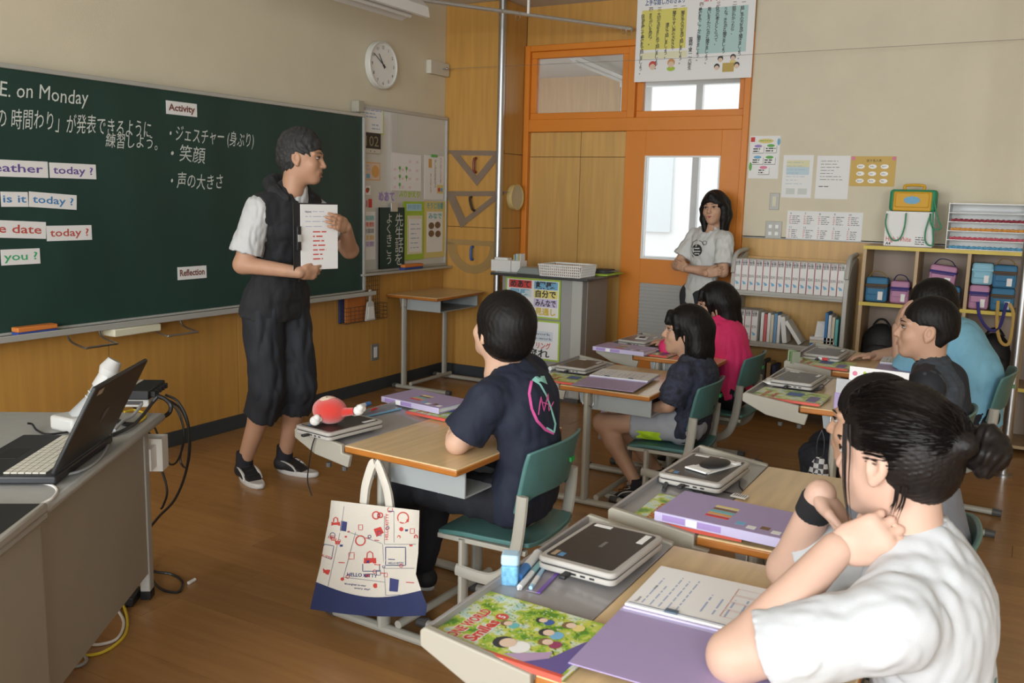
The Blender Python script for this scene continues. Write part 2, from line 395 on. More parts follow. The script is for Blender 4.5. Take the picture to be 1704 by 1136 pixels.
# white building across the yard, beyond the corridor windows
bo = empty('neighbouring_building', (9, -3, 0), 0, 'pale building wing outside the corridor windows', 'building')
MB().box(0, -6, -1, 1, 9, 5.0).build('wall', mat('pale_render', (0.80, 0.81, 0.80), 0.9), bo)
for i in range(9): MB().box(-0.06, -5.3+1.6*i, 0.9, 0.0, -4.5+1.6*i, 2.5).build('window', mat('distant_glass', (0.62, 0.66, 0.67), 0.5), bo)
struct('ground_yard', MB().box(XC+0.1, -14, -1.0, 30, 14, -0.9), mat('yard_gravel', (0.45, 0.44, 0.40), 0.9), label='pale yard outside the corridor windows').name = 'floor_yard'
# ---- outer (window) wall and back wall, behind the camera
zw0, zw1 = 0.85, 2.60
ww = MB().box(XL-0.15, YB, 0, XL, 0.15, zw0).box(XL-0.15, YB, zw1, XL, 0.15, HC)
es = [0.15]+[e for y in WIN_Y for e in (y+1.05, y-1.05)]+[YB]
for a, b in zip(es[0::2], es[1::2]): ww.box(XL-0.15, b, zw0, XL, a, zw1)
struct('wall_left', ww, m_cream, label='cream outer wall with three wide windows')
for i, y in enumerate(WIN_Y):
    f = MB(); 
    for yy in (y-1.03, y, y+1.03): f.box(XL-0.10, yy-0.025, zw0, XL-0.05, yy+0.025, zw1)
    f.box(XL-0.10, y-1.05, zw0, XL-0.05, y+1.05, zw0+0.05).box(XL-0.10, y-1.05, zw1-0.05, XL-0.05, y+1.05, zw1)
    struct('window_%d' % (i+4), f, m_alu, label='aluminium framed window of the outer wall')
struct('wall_back', MB().box(XL-0.15, YB-0.15, 0, XD+0.1, YB, HC), m_cream, label='cream rear wall of the classroom')
# ---- steel poles
def pole(px0, px1, x, r, label):
    p = X(px0[0], px0[1], x)
    o = empty('steel_pole', (x, p[1], 0), 0, label, 'pole')
    MB().cyl((0, 0, 0.012), (0, 0, HC-0.012), r, 20).build('tube', m_steel, o)
    MB().lathe([(r+0.001, 0.0), (r+0.022, 0.0), (r+0.022, 0.012), (r+0.001, 0.016)], 20).build('floor_flange', m_steel, o)
    MB().lathe([(r+0.001, HC-0.014), (r+0.022, HC-0.012), (r+0.022, HC), (r+0.001, HC)], 20).build('ceiling_flange', m_steel, o)
    return o
pole((833, 200), None, -0.06, 0.028, 'tall steel pole standing against the wooden corner column')
pole((1690, 600), None, -0.62, 0.026, 'slim steel pole beside the cubby shelf end')
# ================================================================== THINGS ON THE WALLS
def P(mb, name, m, parent, **k): return mb.build(name, m, parent, **k)
m_chalk = mat('chalk_white', (0.62, 0.66, 0.62), 0.9)
m_board = mat('blackboard_green', (0.017, 0.050, 0.040), 0.48, noise=0.14, nscale=2.0, stretch=(2, 1, 0.6), spec=0.35)
m_oriron = mat('frame_aluminium_matt', (0.50, 0.51, 0.48), 0.45, metal=0.4)
# ---- blackboard
YBB = -0.085
FB = front(YBB)
x1, zt = ab(FB, 607, 190); _, zb = ab(FB, 604, 485)
x0 = x1-3.72; wall_rail_x = x1-.55
bb = empty('blackboard', (0, YBB, 0), 0, 'long dark green blackboard with chalk writing and aluminium frame', 'blackboard')
P(MB().box(x0+0.02, 0.004, zb+0.01, x1-0.02, 0.022, zt-0.012), 'board_surface', m_board, bb)
for xr in (x0+.2, x0+1.4, wall_rail_x): P(MB().box(xr, .0245, zb+.05, xr+.06, .085, zt-.05), 'mounting_rail', m_oriron, bb)
f = MB().box(x0, -0.010, zt-0.022, x1, 0.024, zt).box(x0, -0.010, zb, x0+0.022, 0.024, zt-0.022).box(x1-0.022, -0.010, zb, x1, 0.024, zt-0.022).box(x0, -0.010, zb, x1, 0.024, zb+0.012)
P(f, 'frame', m_oriron, bb, bevel=0.003)
P(MB().box(x0, -0.075, zb-0.022, x1+0.03, 0.006, zb-0.002).box(x0, -0.078, zb-0.022, x1+0.03, -0.070, zb+0.008), 'chalk_ledge', m_oriron, bb, bevel=0.003)
FLG = front(YBB-0.06)
for (l, r, t_, b_) in ((125, 178, 551, 571), (262, 312, 535, 550)):
    xa = ab(FLG, l, b_)[0]; xb = ab(FLG, r, b_)[0]; zz_ = zb-0.085; yo = -0.13
    P(MB().tube(spline([(xa, 0.0, zb-0.024), (xa, -0.03, zz_+0.02), (xa, yo, zz_), (xa+0.02, yo-0.01, zz_), (xb-0.02, yo-0.01, zz_), (xb, yo, zz_), (xb, -0.03, zz_+0.02), (xb, 0.0, zb-0.024)], 5), 0.006, 8), 'pull_handle', m_steel, bb)
xa = ab(FLG, 184, 548)[0]; xb = ab(FLG, 262, 540)[0]
P(MB().box(xa, -0.09, zb-0.062, xb, 0.02, zb-0.023), 'chalk_drawer', mat('cream_plastic', (0.62, 0.60, 0.45), 0.5), bb, bevel=0.006)
def FBt(px, py): return ab(FB, px, py)
wr_ = MB()
def chalk(s, px0, px1, pyb, hp):
    a0, b0 = FBt(px0, pyb); a1, _ = FBt(px1, pyb); _, b1 = FBt(px0, pyb-hp)
    v, fs = glyphs(s, 0.0); mb = MB(); put_text(mb, s, a0, b0, h=b1-b0, w=a1-a0, c=0, shear=0.12)
    r = random.Random(len(s)); 
    P(MB().add([(p[0], 0.0015, p[1]+0.004*math.sin(p[0]*23)) for p in mb.v], mb.f), 'chalk_writing', m_chalk, bb, smooth=0)
chalk('E. on Monday', 0, 146, 158, 26)
chalk('の 時間わり」が発表できるように', -6, 250, 208, 27)
chalk('練習しよう。', 176, 262, 242, 20)
chalk('・ジェスチャー (身ぶり)', 282, 422, 232, 21)
chalk('・笑顔', 284, 341, 266, 22)
chalk('・声の大きさ', 284, 370, 311, 21)
dust = MB()
# ---- word cards on the board
def card(px, text, col, label, rot=0.0, bold=0.012, cat='card', group='word cards on the blackboard', frm=None, asp=0.62, cut=0.0):
    frm = frm or front(YBB+0.004)
    o, w, h = sheet('word_card', label, cat, frm, px, m_paper, 0.002, 0.0015, group, rot)
    mb = MB(); put_text(mb, text, w*0.07-cut, h*0.30, h=h*0.50, w=w*0.86+cut, c=0.0026, bold=bold)
    P(mb, 'lettering', mat('ink_'+label.split()[0], col, 0.7), o, smooth=0)
    return o
PURPLE = (0.13, 0.08, 0.32); BLUE = (0.05, 0.22, 0.50); RED = (0.52, 0.08, 0.06); GREEN = (0.05, 0.42, 0.16)
card((-48, 266, 79, 294), 'weather', PURPLE, 'purple lettered white word card reading weather')
card((82, 272, 159, 297), 'today ?', PURPLE, 'purple lettered white word card reading today')
card((1, 319, 46, 344), 'is it', BLUE, 'blue lettered white word card reading is it')
card((47, 319, 126, 344), 'today ?', BLUE, 'blue lettered tilted white word card reading today', rot=-0.06)
card((-40, 364, 75, 393), 'the date', RED, 'red lettered white word card reading the date', rot=-0.05)
card((77, 375, 152, 400), 'today ?', RED, 'red lettered white word card reading today')
card((1, 414, 66, 440), 'you ?', GREEN, 'green lettered white word card reading you')
card((276, 170, 327, 192), 'Activity', (0.20, 0.07, 0.05), 'white heading card reading Activity on the blackboard', bold=0.03, group='heading cards on the blackboard')
card((295, 443, 343, 464), 'Reflection', (0.05, 0.05, 0.06), 'white heading card reading Reflection on the blackboard', bold=0.03, group='heading cards on the blackboard')
# ---- erasers
def eraser(px0, px1, py, fr_, c0, c1, label, zoff=0.0):
    a0, _ = ab(fr_, px0, py); a1, _ = ab(fr_, px1, py)
    o = empty('board_eraser', ((a0+a1)/2, fr_.o[1], zoff), 0, label, 'eraser', 'board erasers'); w = (a1-a0)/2
    P(MB().box(-w, -0.024, 0.0, w, 0.024, 0.018), 'felt_pad', mat('felt_'+c1, {'blue': (0.03, 0.06, 0.25)}[c1], 0.9), o, bevel=0.003)
    P(MB().box(-w, -0.026, 0.018, w, 0.026, 0.040), 'back', mat('eraser_orange', (0.62, 0.20, 0.04), 0.6), o, bevel=0.004)
eraser(24, 91, 546, front(YBB-0.042), 'orange', 'blue', 'orange and blue eraser on the blackboard chalk ledge', zb-0.002)
# ---- whiteboard
YW = -0.03; FW = front(YW)
wx0, _ = ab(FW, 590, 175); wx1 = -0.012; _, wzt = ab(FW, 741, 195); _, wzb = ab(FW, 741, 441)
m_wb = mat('whiteboard_gloss', (0.60, 0.60, 0.56), 0.10, spec=0.6)
wb = empty('whiteboard', (0, YW, 0), 0, 'glossy whiteboard with pinned notices beside the corner column', 'whiteboard')
xm = ab(FW, 662, 200)[0]
for a, b in ((wx0+0.02, xm-0.001), (xm+0.001, wx1-0.02)): P(MB().box(a, 0.0, wzb+0.02, b, 0.02, wzt-0.02), 'board_panel', m_wb, wb)
P(MB().box(wx0, -0.012, wzt-0.024, wx1, 0.025, wzt).box(wx0, -0.012, wzb, wx1, 0.025, wzb+0.02).box(wx0, -0.012, wzb+0.02, wx0+0.02, 0.025, wzt-0.024).box(wx1-0.02, -0.012, wzb+0.02, wx1, 0.025, wzt-0.024), 'frame', m_oriron, wb, bevel=0.003)
P(MB().box(wx0, -0.07, wzb-0.016, wx1+0.0, 0.02, wzb-0.001), 'pen_ledge', m_oriron, wb, bevel=0.003)
P(MB().box(wx0-0.012, -0.045, wzt-0.06, wx0+0.05, 0.02, wzt+0.015), 'corner_cap', mat('grey_beige_plastic', (0.38, 0.36, 0.29), 0.6), wb, bevel=0.004)
eraser(669, 700, 438, front(YW-0.035), 'orange', 'blue', 'orange and blue eraser on the whiteboard pen ledge', wzb-0.001)
def wsheet(name, label, cat, px, m, **k): return sheet(name, label, cat, FW, px, m, k.pop('th', 0.002), k.pop('c', 0.0005), **k)
mcol = lambda n, c, r=0.7: mat(n, c, r)
lime = mcol('lime_card', (0.38, 0.55, 0.06)); yel = mcol('yellow_card', (0.72, 0.60, 0.22)); orn = mcol('orange_print', (0.66, 0.36, 0.10)); pinkp = mcol('pink_print', (0.70, 0.22, 0.34)); grn = mcol('green_print', (0.14, 0.42, 0.10)); bluep = mcol('blue_print', (0.18, 0.42, 0.62)); redp = mcol('red_print', (0.60, 0.06, 0.05)); purp = mcol('purple_print', (0.34, 0.24, 0.52)); teal = mcol('teal_print', (0.14, 0.45, 0.45)); brwn = mcol('brown_print', (0.20, 0.12, 0.06))
def border(o, w, h, t, m, c=0.0024):
    P(MB().box(0, 0, 0.002, w, t, c).box(0, h-t, 0.002, w, h, c).box(0, t, 0.002, t, h-t, c).box(w-t, t, 0.002, w, h-t, c), 'border', m, o)
def rect(o, x0, y0, x1, y1, m, c=0.0026, name='print_block'):
    return P(MB().quad((x0, y0, c), (x1, y0, c), (x1, y1, c), (x0, y1, c)), name, m, o, smooth=0)
def disc(o, cx, cy, r, m, c=0.003, name='print_block', ry=None):
    ry = ry or r; vs = [(cx+r*math.cos(2*math.pi*k/20), cy+ry*math.sin(2*math.pi*k/20), c) for k in range(20)]
    return P(MB().add(vs, [tuple(range(20))]), name, m, o, smooth=0)
def letters(o, items, m, c=0.0034, name='lettering'):
    mb = MB()
    for it in items:
        s, x, y, h = it[:4]; k = it[4] if len(it) > 4 else {}
        put_text(mb, s, x, y, h=h, c=c, **k)
    return P(mb, name, m, o, smooth=0)
def smallprint(o, x0, y0, x1, y1, rows, m, seed=1, c=0.0030, th=0.35):
    mb = MB(); scribble(mb, x0, y0, x1, y1, rows, c, seed=seed, th=th); return P(mb, 'small_print', m, o, smooth=0)
m_lite = mcol('pale_ink', (0.35, 0.42, 0.58))
o, w, h = wsheet('notice_sheet', 'white sheet with lime green border at the whiteboard top', 'notice', (598, 177, 638, 222), m_paper); border(o, w, h, 0.008, lime); smallprint(o, .02, h*.55, w-.02, h*.92, 3, m_lite, 2); smallprint(o, w*.5, h*.12, w-.02, h*.4, 2, m_lite, 3)
# digital timer
tmr = empty('digital_timer', (0, 0, 0), 0, 'black digital timer showing 102 on the whiteboard', 'timer'); tmr.matrix_world = FW.M(*ab(FW, 603, 254))
ta = ab(FW, 629.5, 236)[0]-ab(FW, 603, 236)[0]; th_ = ab(FW, 616, 219)[1]-ab(FW, 616, 254)[1]
P(MB().box(0, 0, 0.001, ta, th_, 0.022), 'case', mcol('ivory_case', (0.60, 0.57, 0.48)), tmr, bevel=0.003); P(MB().box(0.004, th_*0.22, 0.022, ta-0.003, th_*0.97, 0.024), 'display', m_black, tmr)
mb = MB(); put_text(mb, '102', 0.008, th_*0.34, h=th_*0.5, w=ta*0.8, c=0.0248); P(mb, 'digits', mcol('lcd_digits', (0.28, 0.25, 0.13)), tmr, smooth=0)
P(MB().ball((ta*.35, th_*.1, .022), .004, 8, 5).ball((ta*.6, th_*.1, .022), .004, 8, 5), 'buttons', m_black, tmr)
o, w, h = wsheet('picture_card', 'orange bordered card with round smiling sun print', 'card', (607, 270, 632, 300), mcol('peach_card', (0.68, 0.52, 0.40))); border(o, w, h, .006, orn); disc(o, w*.68, h*.5, h*.34, orn); rect(o, w*.08, h*.1, w*.32, h*.35, bluep); smallprint(o, w*.08, h*.5, w*.36, h*.9, 2, m_lite)
o, w, h = wsheet('picture_card', 'small white card with red and green slices', 'card', (607, 309, 616, 324), m_paper); disc(o, w*.4, h*.5, w*.3, redp); disc(o, w*.62, h*.6, w*.2, grn)
o, w, h = wsheet('picture_card', 'small red and grey card above the subject list', 'card', (607, 330, 619, 346), mcol('grey_card', (0.55, .53, .5))); rect(o, w*.45, h*.05, w*.95, h*.95, redp); rect(o, w*.08, h*.1, w*.35, h*.8, mcol('rose', (.5, .2, .2)))
o, w, h = wsheet('subject_list', 'white list of coloured subject labels at the whiteboard edge', 'list', (603, 352, 624, 432), m_paper)
for i, (mm, s) in enumerate(((teal, '国語'), (redp, '算数'), (m_ink, '外国語'), (orn, '社会'), (purp, '図書'))):
    y = h*(0.82-0.135*i); rect(o, w*.05, y-.004, w*.92, y+h*.10, mcol('tint%d' % i, ((.50, .68, .68), (.76, .52, .48), (.66, .68, .68), (.78, .66, .45), (.62, .57, .72))[i])); letters(o, [(s, w*.10, y+.006, h*.07, dict(w=w*.78))], mm)
# sheet of trees
o, w, h = wsheet('seating_chart', 'white framed sheet with pink names and little green trees', 'notice', (651, 255, 701, 318), m_paper); border(o, w, h, .004, m_alu)
pos = [(3, 4), (4, 4), (1, 3), (2, 3), (3, 3), (4, 3), (1, 2), (2, 2), (3, 2), (4, 2), (1, 1), (2, 1), (3, 1)]
mbp = MB(); mbg = MB()
for (i, j) in pos:
    x = w*(i-0.55)/4.1; y = h*(j-0.55)/4.4; put_text(mbp, '犬犬', x-.016, y-.008, h=.016, w=.032, c=.003)
for (i, j) in ((1.5, 3), (2.4, 3), (1.5, 2.05), (2.4, 2), (1.5, 1.1)):
    x = w*(i-0.42)/4.1; y = h*(j-0.35)/4.4; mbg.add([(x+.014*math.cos(t*.63), y+.014*math.sin(t*.63), .0032) for t in range(10)], [tuple(range(10))]); mbg.quad((x-.003, y-.03, .0032), (x+.003, y-.03, .0032), (x+.003, y-.012, .0032), (x-.003, y-.012, .0032))
P(mbp, 'lettering', pinkp, o, smooth=0); P(mbg, 'tree_print', grn, o, smooth=0)
o, w, h = wsheet('notice_sheet', 'white hanging sheet with vertical brush writing and green clip', 'notice', (706, 259, 738, 332), m_paper)
letters(o, [('のしかたをまなぶ', w*.50, h*.93, h*.075, dict(vertical=True)), ('きこえるこえで', w*.28, h*.6, h*.06, dict(vertical=True)), ('さいごまでしっかり話す', w*.80, h*.97, h*.05, dict(vertical=True))], brwn)
rect(o, w*.65, h*.14, w*.98, h*.34, yel); disc(o, w*.75, h*.23, h*.05, redp); disc(o, w*.88, h*.23, h*.05, bluep); rect(o, w*.2, h*.72, w*.36, h*.92, orn)
P(MB().box(w*.3, h-.012, .002, w*.62, h+.008, .010), 'clip', grn, o, bevel=.002)
for (s, px, mm, lab) in (('めあて', (630, 318, 656, 333), purp, 'purple cut-out letters stuck on the whiteboard'), ('ふりかえり', (664, 317, 698, 327), lime, 'green cut-out letters stuck on the whiteboard')):
    a0, b0 = ab(FW, px[0], px[3]); a1, b1 = ab(FW, px[2], px[1])
    mb = MB(); put_text(mb, s, 0, 0, h=(b1-b0)*.8, w=a1-a0, c=.001, bold=.04); oo = P(mb, 'letter_magnet', mm, None, smooth=0); oo.matrix_world = FW.M(a0, b0); tag(oo, lab, 'letters', 'cut-out letter magnets', )
    sm = oo.modifiers.new('thick', 'SOLIDIFY'); sm.thickness = .003; sm.offset = -1
# small blackboard leaning on the ledge
o, w, h = wsheet('slate_board', 'small green slate board with vertical chalk writing', 'slate', (627.5, 345, 669, 446), m_board, th=.010, c=.012)
border(o, w, h, .006, m_black, .0115); letters(o, [('先生話を', w*.62, h*.92, h*.20, dict(vertical=True)), ('よくきこう', w*.28, h*.92, h*.155, dict(vertical=True))], m_chalk, c=.0112)
P(MB().box(w*.42, h-.03, .010, w*.68, h+.035, .020), 'clip', m_alu, o, bevel=.002)
o, w, h = wsheet('hanging_folder', 'lime green hanging folder with a printed timetable', 'folder', (669.5, 335, 704, 432), lime, th=.006, c=.004)
rect(o, w*.14, h*.84, w*.86, h*.96, mcol('pale_blue_label', (.45, .68, .74)), .0066); letters(o, [('時間割', w*.2, h*.87, h*.07, dict(w=w*.6))], bluep, c=.0072)
P(MB().box(w*.18, h*.10, .0062, w*.90, h*.76, .008), 'cream_sheet', mcol('cream_paper', (.72, .68, .5)), o); P(MB().box(w*.27, h*.14, .008, w*.86, h*.70, .0095), 'timetable', m_paper, o); smallprint(o, w*.32, h*.18, w*.82, h*.66, 6, m_lite, 5, c=.0100, th=.2)
o, w, h = wsheet('hanging_folder', 'yellow hanging folder with brown picture sheet', 'folder', (704, 335, 740, 428), yel, th=.005, c=.002)
letters(o, [('そうじ当番', w*.12, h*.88, h*.085, dict(w=w*.76, bold=.03))], teal, c=.0058); P(MB().box(w*.14, h*.10, .005, w*.86, h*.82, .0065), 'picture_sheet', m_paper, o)
letters(o, [('みなで', w*.2, h*.70, h*.08, dict(w=w*.6, bold=.03))], teal, c=.0072)
for (a, b) in ((.33, .57), (.62, .58), (.33, .43), (.64, .42)): disc(o, w*a, h*b, w*.13, brwn, c=.0072, ry=h*.06)
# ---- clock
FWall = front(0.0)
ck = empty('wall_clock', (0, 0, 0), 0, 'round white wall clock with black numerals', 'clock'); ca, cb = ab(FWall, 630.5, 109); R = 0.165
ck.matrix_world = FWall.M(ca, cb)
P(MB().lathe([(R*.9, 0.0), (R, .006), (R, .040), (R*.96, .048), (R*.91, .048), (R*.905, .036)], 48), 'rim', mcol('ivory_rim', (.62, .62, .56), .4), ck)
P(MB().lathe([(0.001, .032), (R*.91, .032), (R*.91, .037), (0.001, .0372)], 48), 'dial', m_white, ck)
mb = MB()
for i in range(1, 13):
    a = math.radians(90-30*i); put_text(mb, str(i), R*.74*math.cos(a), R*.74*math.sin(a)-.011, h=.022, c=.0385, anchor='c', bold=.01)
P(mb, 'numerals', m_ink, ck, smooth=0)
def hand_(ang, ln, wd, z, nm):
    a = math.radians(90-ang); d = np.array([math.cos(a), math.sin(a)]); n = np.array([-d[1], d[0]])
    q = [-.025*d-wd*n, -.025*d+wd*n, ln*d+wd*.6*n, ln*d-wd*.6*n]; P(MB().add([(p[0], p[1], z) for p in q]+[(p[0], p[1], z+.0015) for p in q], [(3, 2, 1, 0), (4, 5, 6, 7), (0, 1, 5, 4), (1, 2, 6, 5), (2, 3, 7, 6), (3, 0, 4, 7)]), nm, m_ink, ck)
hand_(325, .088, .005, .040, 'hour_hand'); hand_(302, .125, .0035, .043, 'minute_hand'); P(MB().cyl((0, 0, .039), (0, 0, .047), .006), 'hub', m_ink, ck)
# ---- white junction box with hook, and the wire strung from it
jb = empty('junction_box', (0, 0, 0), 0, 'white wall box with a steel eye hook near the clock', 'wall box'); ja, jz = ab(FWall, 709, 122); jw = -0.012-ja
jb.matrix_world = FWall.M(ja, jz)
P(MB().box(0, 0, 0, jw, 0.10, .045), 'case', mcol('ivory_case', (.6, .57, .48)), jb, bevel=.004); P(MB().tube([(jw*.62, .05, .045), (jw*.62, .05, .075)], .005, 8).ball((jw*.62, .05, .085), .012, 10, 6), 'eye_hook', m_steel, jb)
hk = np.array([ja+jw*.62, -0.10, jz+.05]); far = X(1704, 64, 0.22)
MB().tube([hk, hk*.5+far*.5-np.array([0, 0, .012]), far+(far-hk)*.3], .0012, 5).build('strung_wire', mcol('dull_wire', (.18, .17, .15), .5), None); tag(bpy.data.objects['strung_wire'], 'thin wire strung across the room from the wall box', 'wire')
# ---- hanging blackboard lamp and curtain pipe at the ceiling
p0 = Y(690, 27, -0.75); lampz = p0[2]
bl = empty('blackboard_lamp', (p0[0], -0.75, HC), 0, 'white trough lamp hung from the ceiling over the blackboard', 'lamp'); dz = lampz-HC
pr = [(-.11, -.015), (-.10, .045), (-.06, .085), (0, .10), (.06, .085), (.10, .045), (.11, -.015), (.095, -.02), (0, .02), (-.095, -.02)]
P(MB().prism([(y, z+dz) for y, z in pr], -1.25, 0.0, (1, 2, 0)), 'reflector', m_white, bl)
P(MB().cyl((-1.2, 0, dz-.005), (-.05, 0, dz-.005), .014, 10), 'lamp_tube', m_white, bl)
for xx in (-.25, -1.0): P(MB().cyl((xx, 0, dz+.09), (xx, 0, 0), .008, 8), 'hanger_rod', m_white, bl)
# pipe
pa = Y(640, -12, -0.62); pipez = float(X(1052, 49, 0.25)[2])
A0 = Z(700, 0, pipez); A1 = Z(1050, 48, pipez); dirn = (A1-A0); A2 = A0-dirn*1.6
pp = empty('ceiling_pipe', tuple(A1), 0, 'grey curtain pipe hung under the ceiling with ring hooks', 'pipe')
rel = lambda q: tuple(np.array(q)-A1)
P(MB().tube([rel(A2), rel(A1)], .013, 12), 'tube', m_alu, pp); P(MB().ball(rel(A1), .016, 10, 6), 'end_cap', m_steel, pp)
for px, py in ((832, 17), (862, 22), (1038, 45), (1047, 47)):
    q = Z(px, py, pipez); t = np.linspace(0, 5.6, 14); dn = dirn/np.linalg.norm(dirn)
    P(MB().tube([rel(q+np.array([0, 0, -.018])+.03*np.array([0, 0, math.cos(a)])+.03*math.sin(a)*np.cross(dn, [0, 0, 1])) for a in t], .0016, 5), 'ring_hook', m_steel, pp)
for q in (Z(879, 23, pipez), A0-dirn*.8):
    P(MB().tube([rel(q), rel((q[0], q[1], HC))], .009, 8).lathe([(.026, 0), (.026, -.014), (.012, -.02)][::-1], 16, rel((q[0], q[1], HC))), 'hanger', m_white, pp)
# ---- column: set squares, protractor, tambourine
FC = side(0.0)
m_acry = mat('smoky_acrylic', (0.30, 0.22, 0.16), 0.25, alpha=0.62); m_clear = mat('clear_acrylic', (0.50, 0.36, 0.16), 0.2, alpha=0.35)
def cpt(px, py): return ab(FC, px, py)
def tri(name, pts, inner, hp, hcol, label, rot):
    A = [cpt(*p) for p in pts]; c = np.mean(A, axis=0); B = [tuple(c+(np.array(a)-c)*inner) for a in A]
    o = empty(name, (0, 0, 0), 0, label, 'ruler', 'drawing rulers on the wooden column'); o.matrix_world = FC.M(c[0], c[1], 0.004)
    A = [(a[0]-c[0], a[1]-c[1]) for a in A]; B = [(a[0]-c[0], a[1]-c[1]) for a in B]; n = 3; mb = MB(); vs = []
    for z in (0, .006): vs += [(*a, z) for a in A]+[(*b, z) for b in B]
    fs = []
    for i in range(n):
        j = (i+1) % n; fs += [(6+i, 6+j, 9+j, 9+i), (i, 3+i, 3+j, j), (i, j, 6+j, 6+i), (3+i, 9+i, 9+j, 3+j)]
    P(mb.add(vs, fs), 'plate', m_acry, o, smooth=0)
    hx, hy = cpt(*hp); hx -= c[0]; hy -= c[1]; d = np.array([math.sin(rot), math.cos(rot)])*.055
    P(MB().tube(spline([(hx-d[0], hy-d[1], .006), (hx-d[0]*.7, hy-d[1]*.7, .035), (hx+d[0]*.7, hy+d[1]*.7, .035), (hx+d[0], hy+d[1], .006)], 4), .011, 8), 'grip', mcol('grip_'+hcol, {'red': (.22, .05, .03), 'dark': (.05, .03, .02), 'blue': (.03, .10, .30)}[hcol], .5), o)
    return o
tri('set_square', [(747, 250), (841, 251), (794, 309)], .58, (793, 275), 'red', 'triangular acrylic set square with brown grip, upper on the column', 0)
tri('set_square', [(741, 318), (846, 318), (768, 379)], .60, (788, 339), 'dark', 'long triangular acrylic set square with dark grip, lower on the column', -.3)
pc = cpt(788, 402); po = empty('protractor', (0, 0, 0), 0, 'clear half round protractor with blue grip on the column', 'ruler', 'drawing rulers on the wooden column'); po.matrix_world = FC.M(pc[0], pc[1], .004)
rr = cpt(834, 402)[0]-pc[0]; vs = []; fs = []
for z in (0, .005):
    for rad in (rr, rr*.62):
        vs += [(rad*math.cos(math.pi*k/24), -rad*math.sin(math.pi*k/24)-(.03 if rad < rr else 0), z) for k in range(25)]
for k in range(24): fs += [(k, 25+k, 26+k, k+1), (50+k, 51+k, 76+k, 75+k), (k, k+1, 51+k, 50+k), (25+k, 75+k, 76+k, 26+k)]
P(MB().add(vs, fs).box(-rr, -.03, 0, rr, .012, .005), 'plate', m_clear, po, smooth=0); P(MB().tube(spline([(0, -.14, .005), (0, -.13, .03), (0, -.05, .03), (0, -.04, .005)], 4), .011, 8), 'grip', MATS.get('grip_blue') or mcol('grip_blue', (.03, .10, .30), .5), po)
SF = Fr((0, YC, 0), (1, 0, 0), (0, 0, 1)); ta_, tb_ = ab(SF, 853, 328)
tb = empty('tambourine', (0, 0, 0), 0, 'round pale wooden hand drum hung on the column return', 'drum'); tb.matrix_world = SF.M(max(ta_, .13), tb_, .002); r = .10
P(MB().lathe([(r*.9, 0), (r, 0), (r, .045), (r*.9, .045), (r*.9, .0)], 32), 'hoop', mcol('pale_hoop', (.62, .48, .20), .5), tb); P(MB().lathe([(.001, .036), (r*.9, .036), (r*.9, .039), (.001, .039)], 32), 'drum_skin', mcol('drum_skin', (.58, .52, .36), .7), tb)
# ---- wire rack with folder and dustpan; socket
FR = front(-0.004)
rk = empty('wire_rack', (0, 0, 0), 0, 'small black wire rack hung under the blackboard end', 'rack'); ra0, rb0 = ab(FR, 562, 538); ra1, rb1 = ab(FR, 630, 458); rk.matrix_world = FR.M(ra0, rb0, .003); W = ra1-ra0; Hh = rb1-rb0
mb = MB(); st = ab(FR, 601, 500)[0]-ra0
def bar(a, b): mb.tube([a, b], .0016, 5)
n = 9
for i in range(n+1):
    x = st+(W-st)*i/n; bar((x, 0, .004), (x, Hh, .004))
    z = Hh*i/n; bar((st, z, .004), (W, z, .004))
for i in range(11):
    x = W*i/10; bar((x, 0, .075), (x, Hh*.36, .075)); bar((x, 0, .004), (x, 0, .075))
for i in range(5): z = Hh*.36*i/4; bar((0, z, .075), (W, z, .075)); bar((0, z, .004), (0, z, .075)); bar((W, z, .004), (W, z, .075)); bar((0, z, .004), (W, z, .004))
P(mb, 'wire_mesh', mcol('brown_black_wire', (.05, .04, .03), .5), rk)
rp = rk.matrix_world.translation
of = empty('file_folder', (rp[0]+W*.30, -.045, rb0+.004), 0, 'orange file standing in the wire rack', 'file', 'files in the wire rack'); P(MB().box(-.10, -.014, 0, .10, .014, .26), 'cover', mcol('file_orange', (.50, .16, .03)), of, bevel=.002); P(MB().box(-.096, -.010, .26, .096, .010, .2605), 'pages', m_paper, of)
of = empty('file_folder', (rp[0]+W*.22, -.018, rb0+.004), 0, 'navy file standing behind the orange file', 'file', 'files in the wire rack'); P(MB().box(-.10, -.008, 0, .10, .010, .25), 'cover', mcol('file_navy', (.03, .05, .14)), of, bevel=.002); P(MB().box(-.096, -.006, .25, .096, .006, .2505), 'pages', m_paper, of)
FD = front(-0.10); da, db = ab(FD, 617, 533); dp = empty('dustpan', (da, -.10, db), 0, 'small translucent dustpan hung from the blackboard ledge', 'dustpan')
P(MB().prism([(-.055, 0), (.055, 0), (.035, .13), (.012, .14), (.012, .22), (-.012, .22), (-.012, .14), (-.035, .13)], 0, .012, (0, 2, 1)), 'scoop', mcol('milky_plastic', (.55, .55, .53), .35), dp, bevel=.003); P(MB().prism([(-.04, .012), (.04, .012), (.028, .10), (-.028, .10)], -.004, 0, (0, 2, 1)), 'tray_face', m_white, dp, bevel=.001)
P(MB().tube([(0, .006, .215), (0, .0, .245), (0, .012, .26)], .002, 6), 'hanging_loop', m_steel, dp)
o, w, h = sheet('wall_socket', 'grey wall socket plate low on the front wall panels', 'socket', front(-.004), (617.5, 572, 629, 599), mcol('socket_grey', (.20, .20, .18), .4), .008, 0); P(MB().box(w*.28, h*.18, .008, w*.72, h*.82, .011), 'socket_insert', m_white, o)
# ================================================================== door wall notices
SW = side(XD-0.001)
def dsheet(name, label, cat, px, m, **k): return sheet(name, label, cat, SW, px, m, k.pop('th', .002), k.pop('c', .0005), **k)
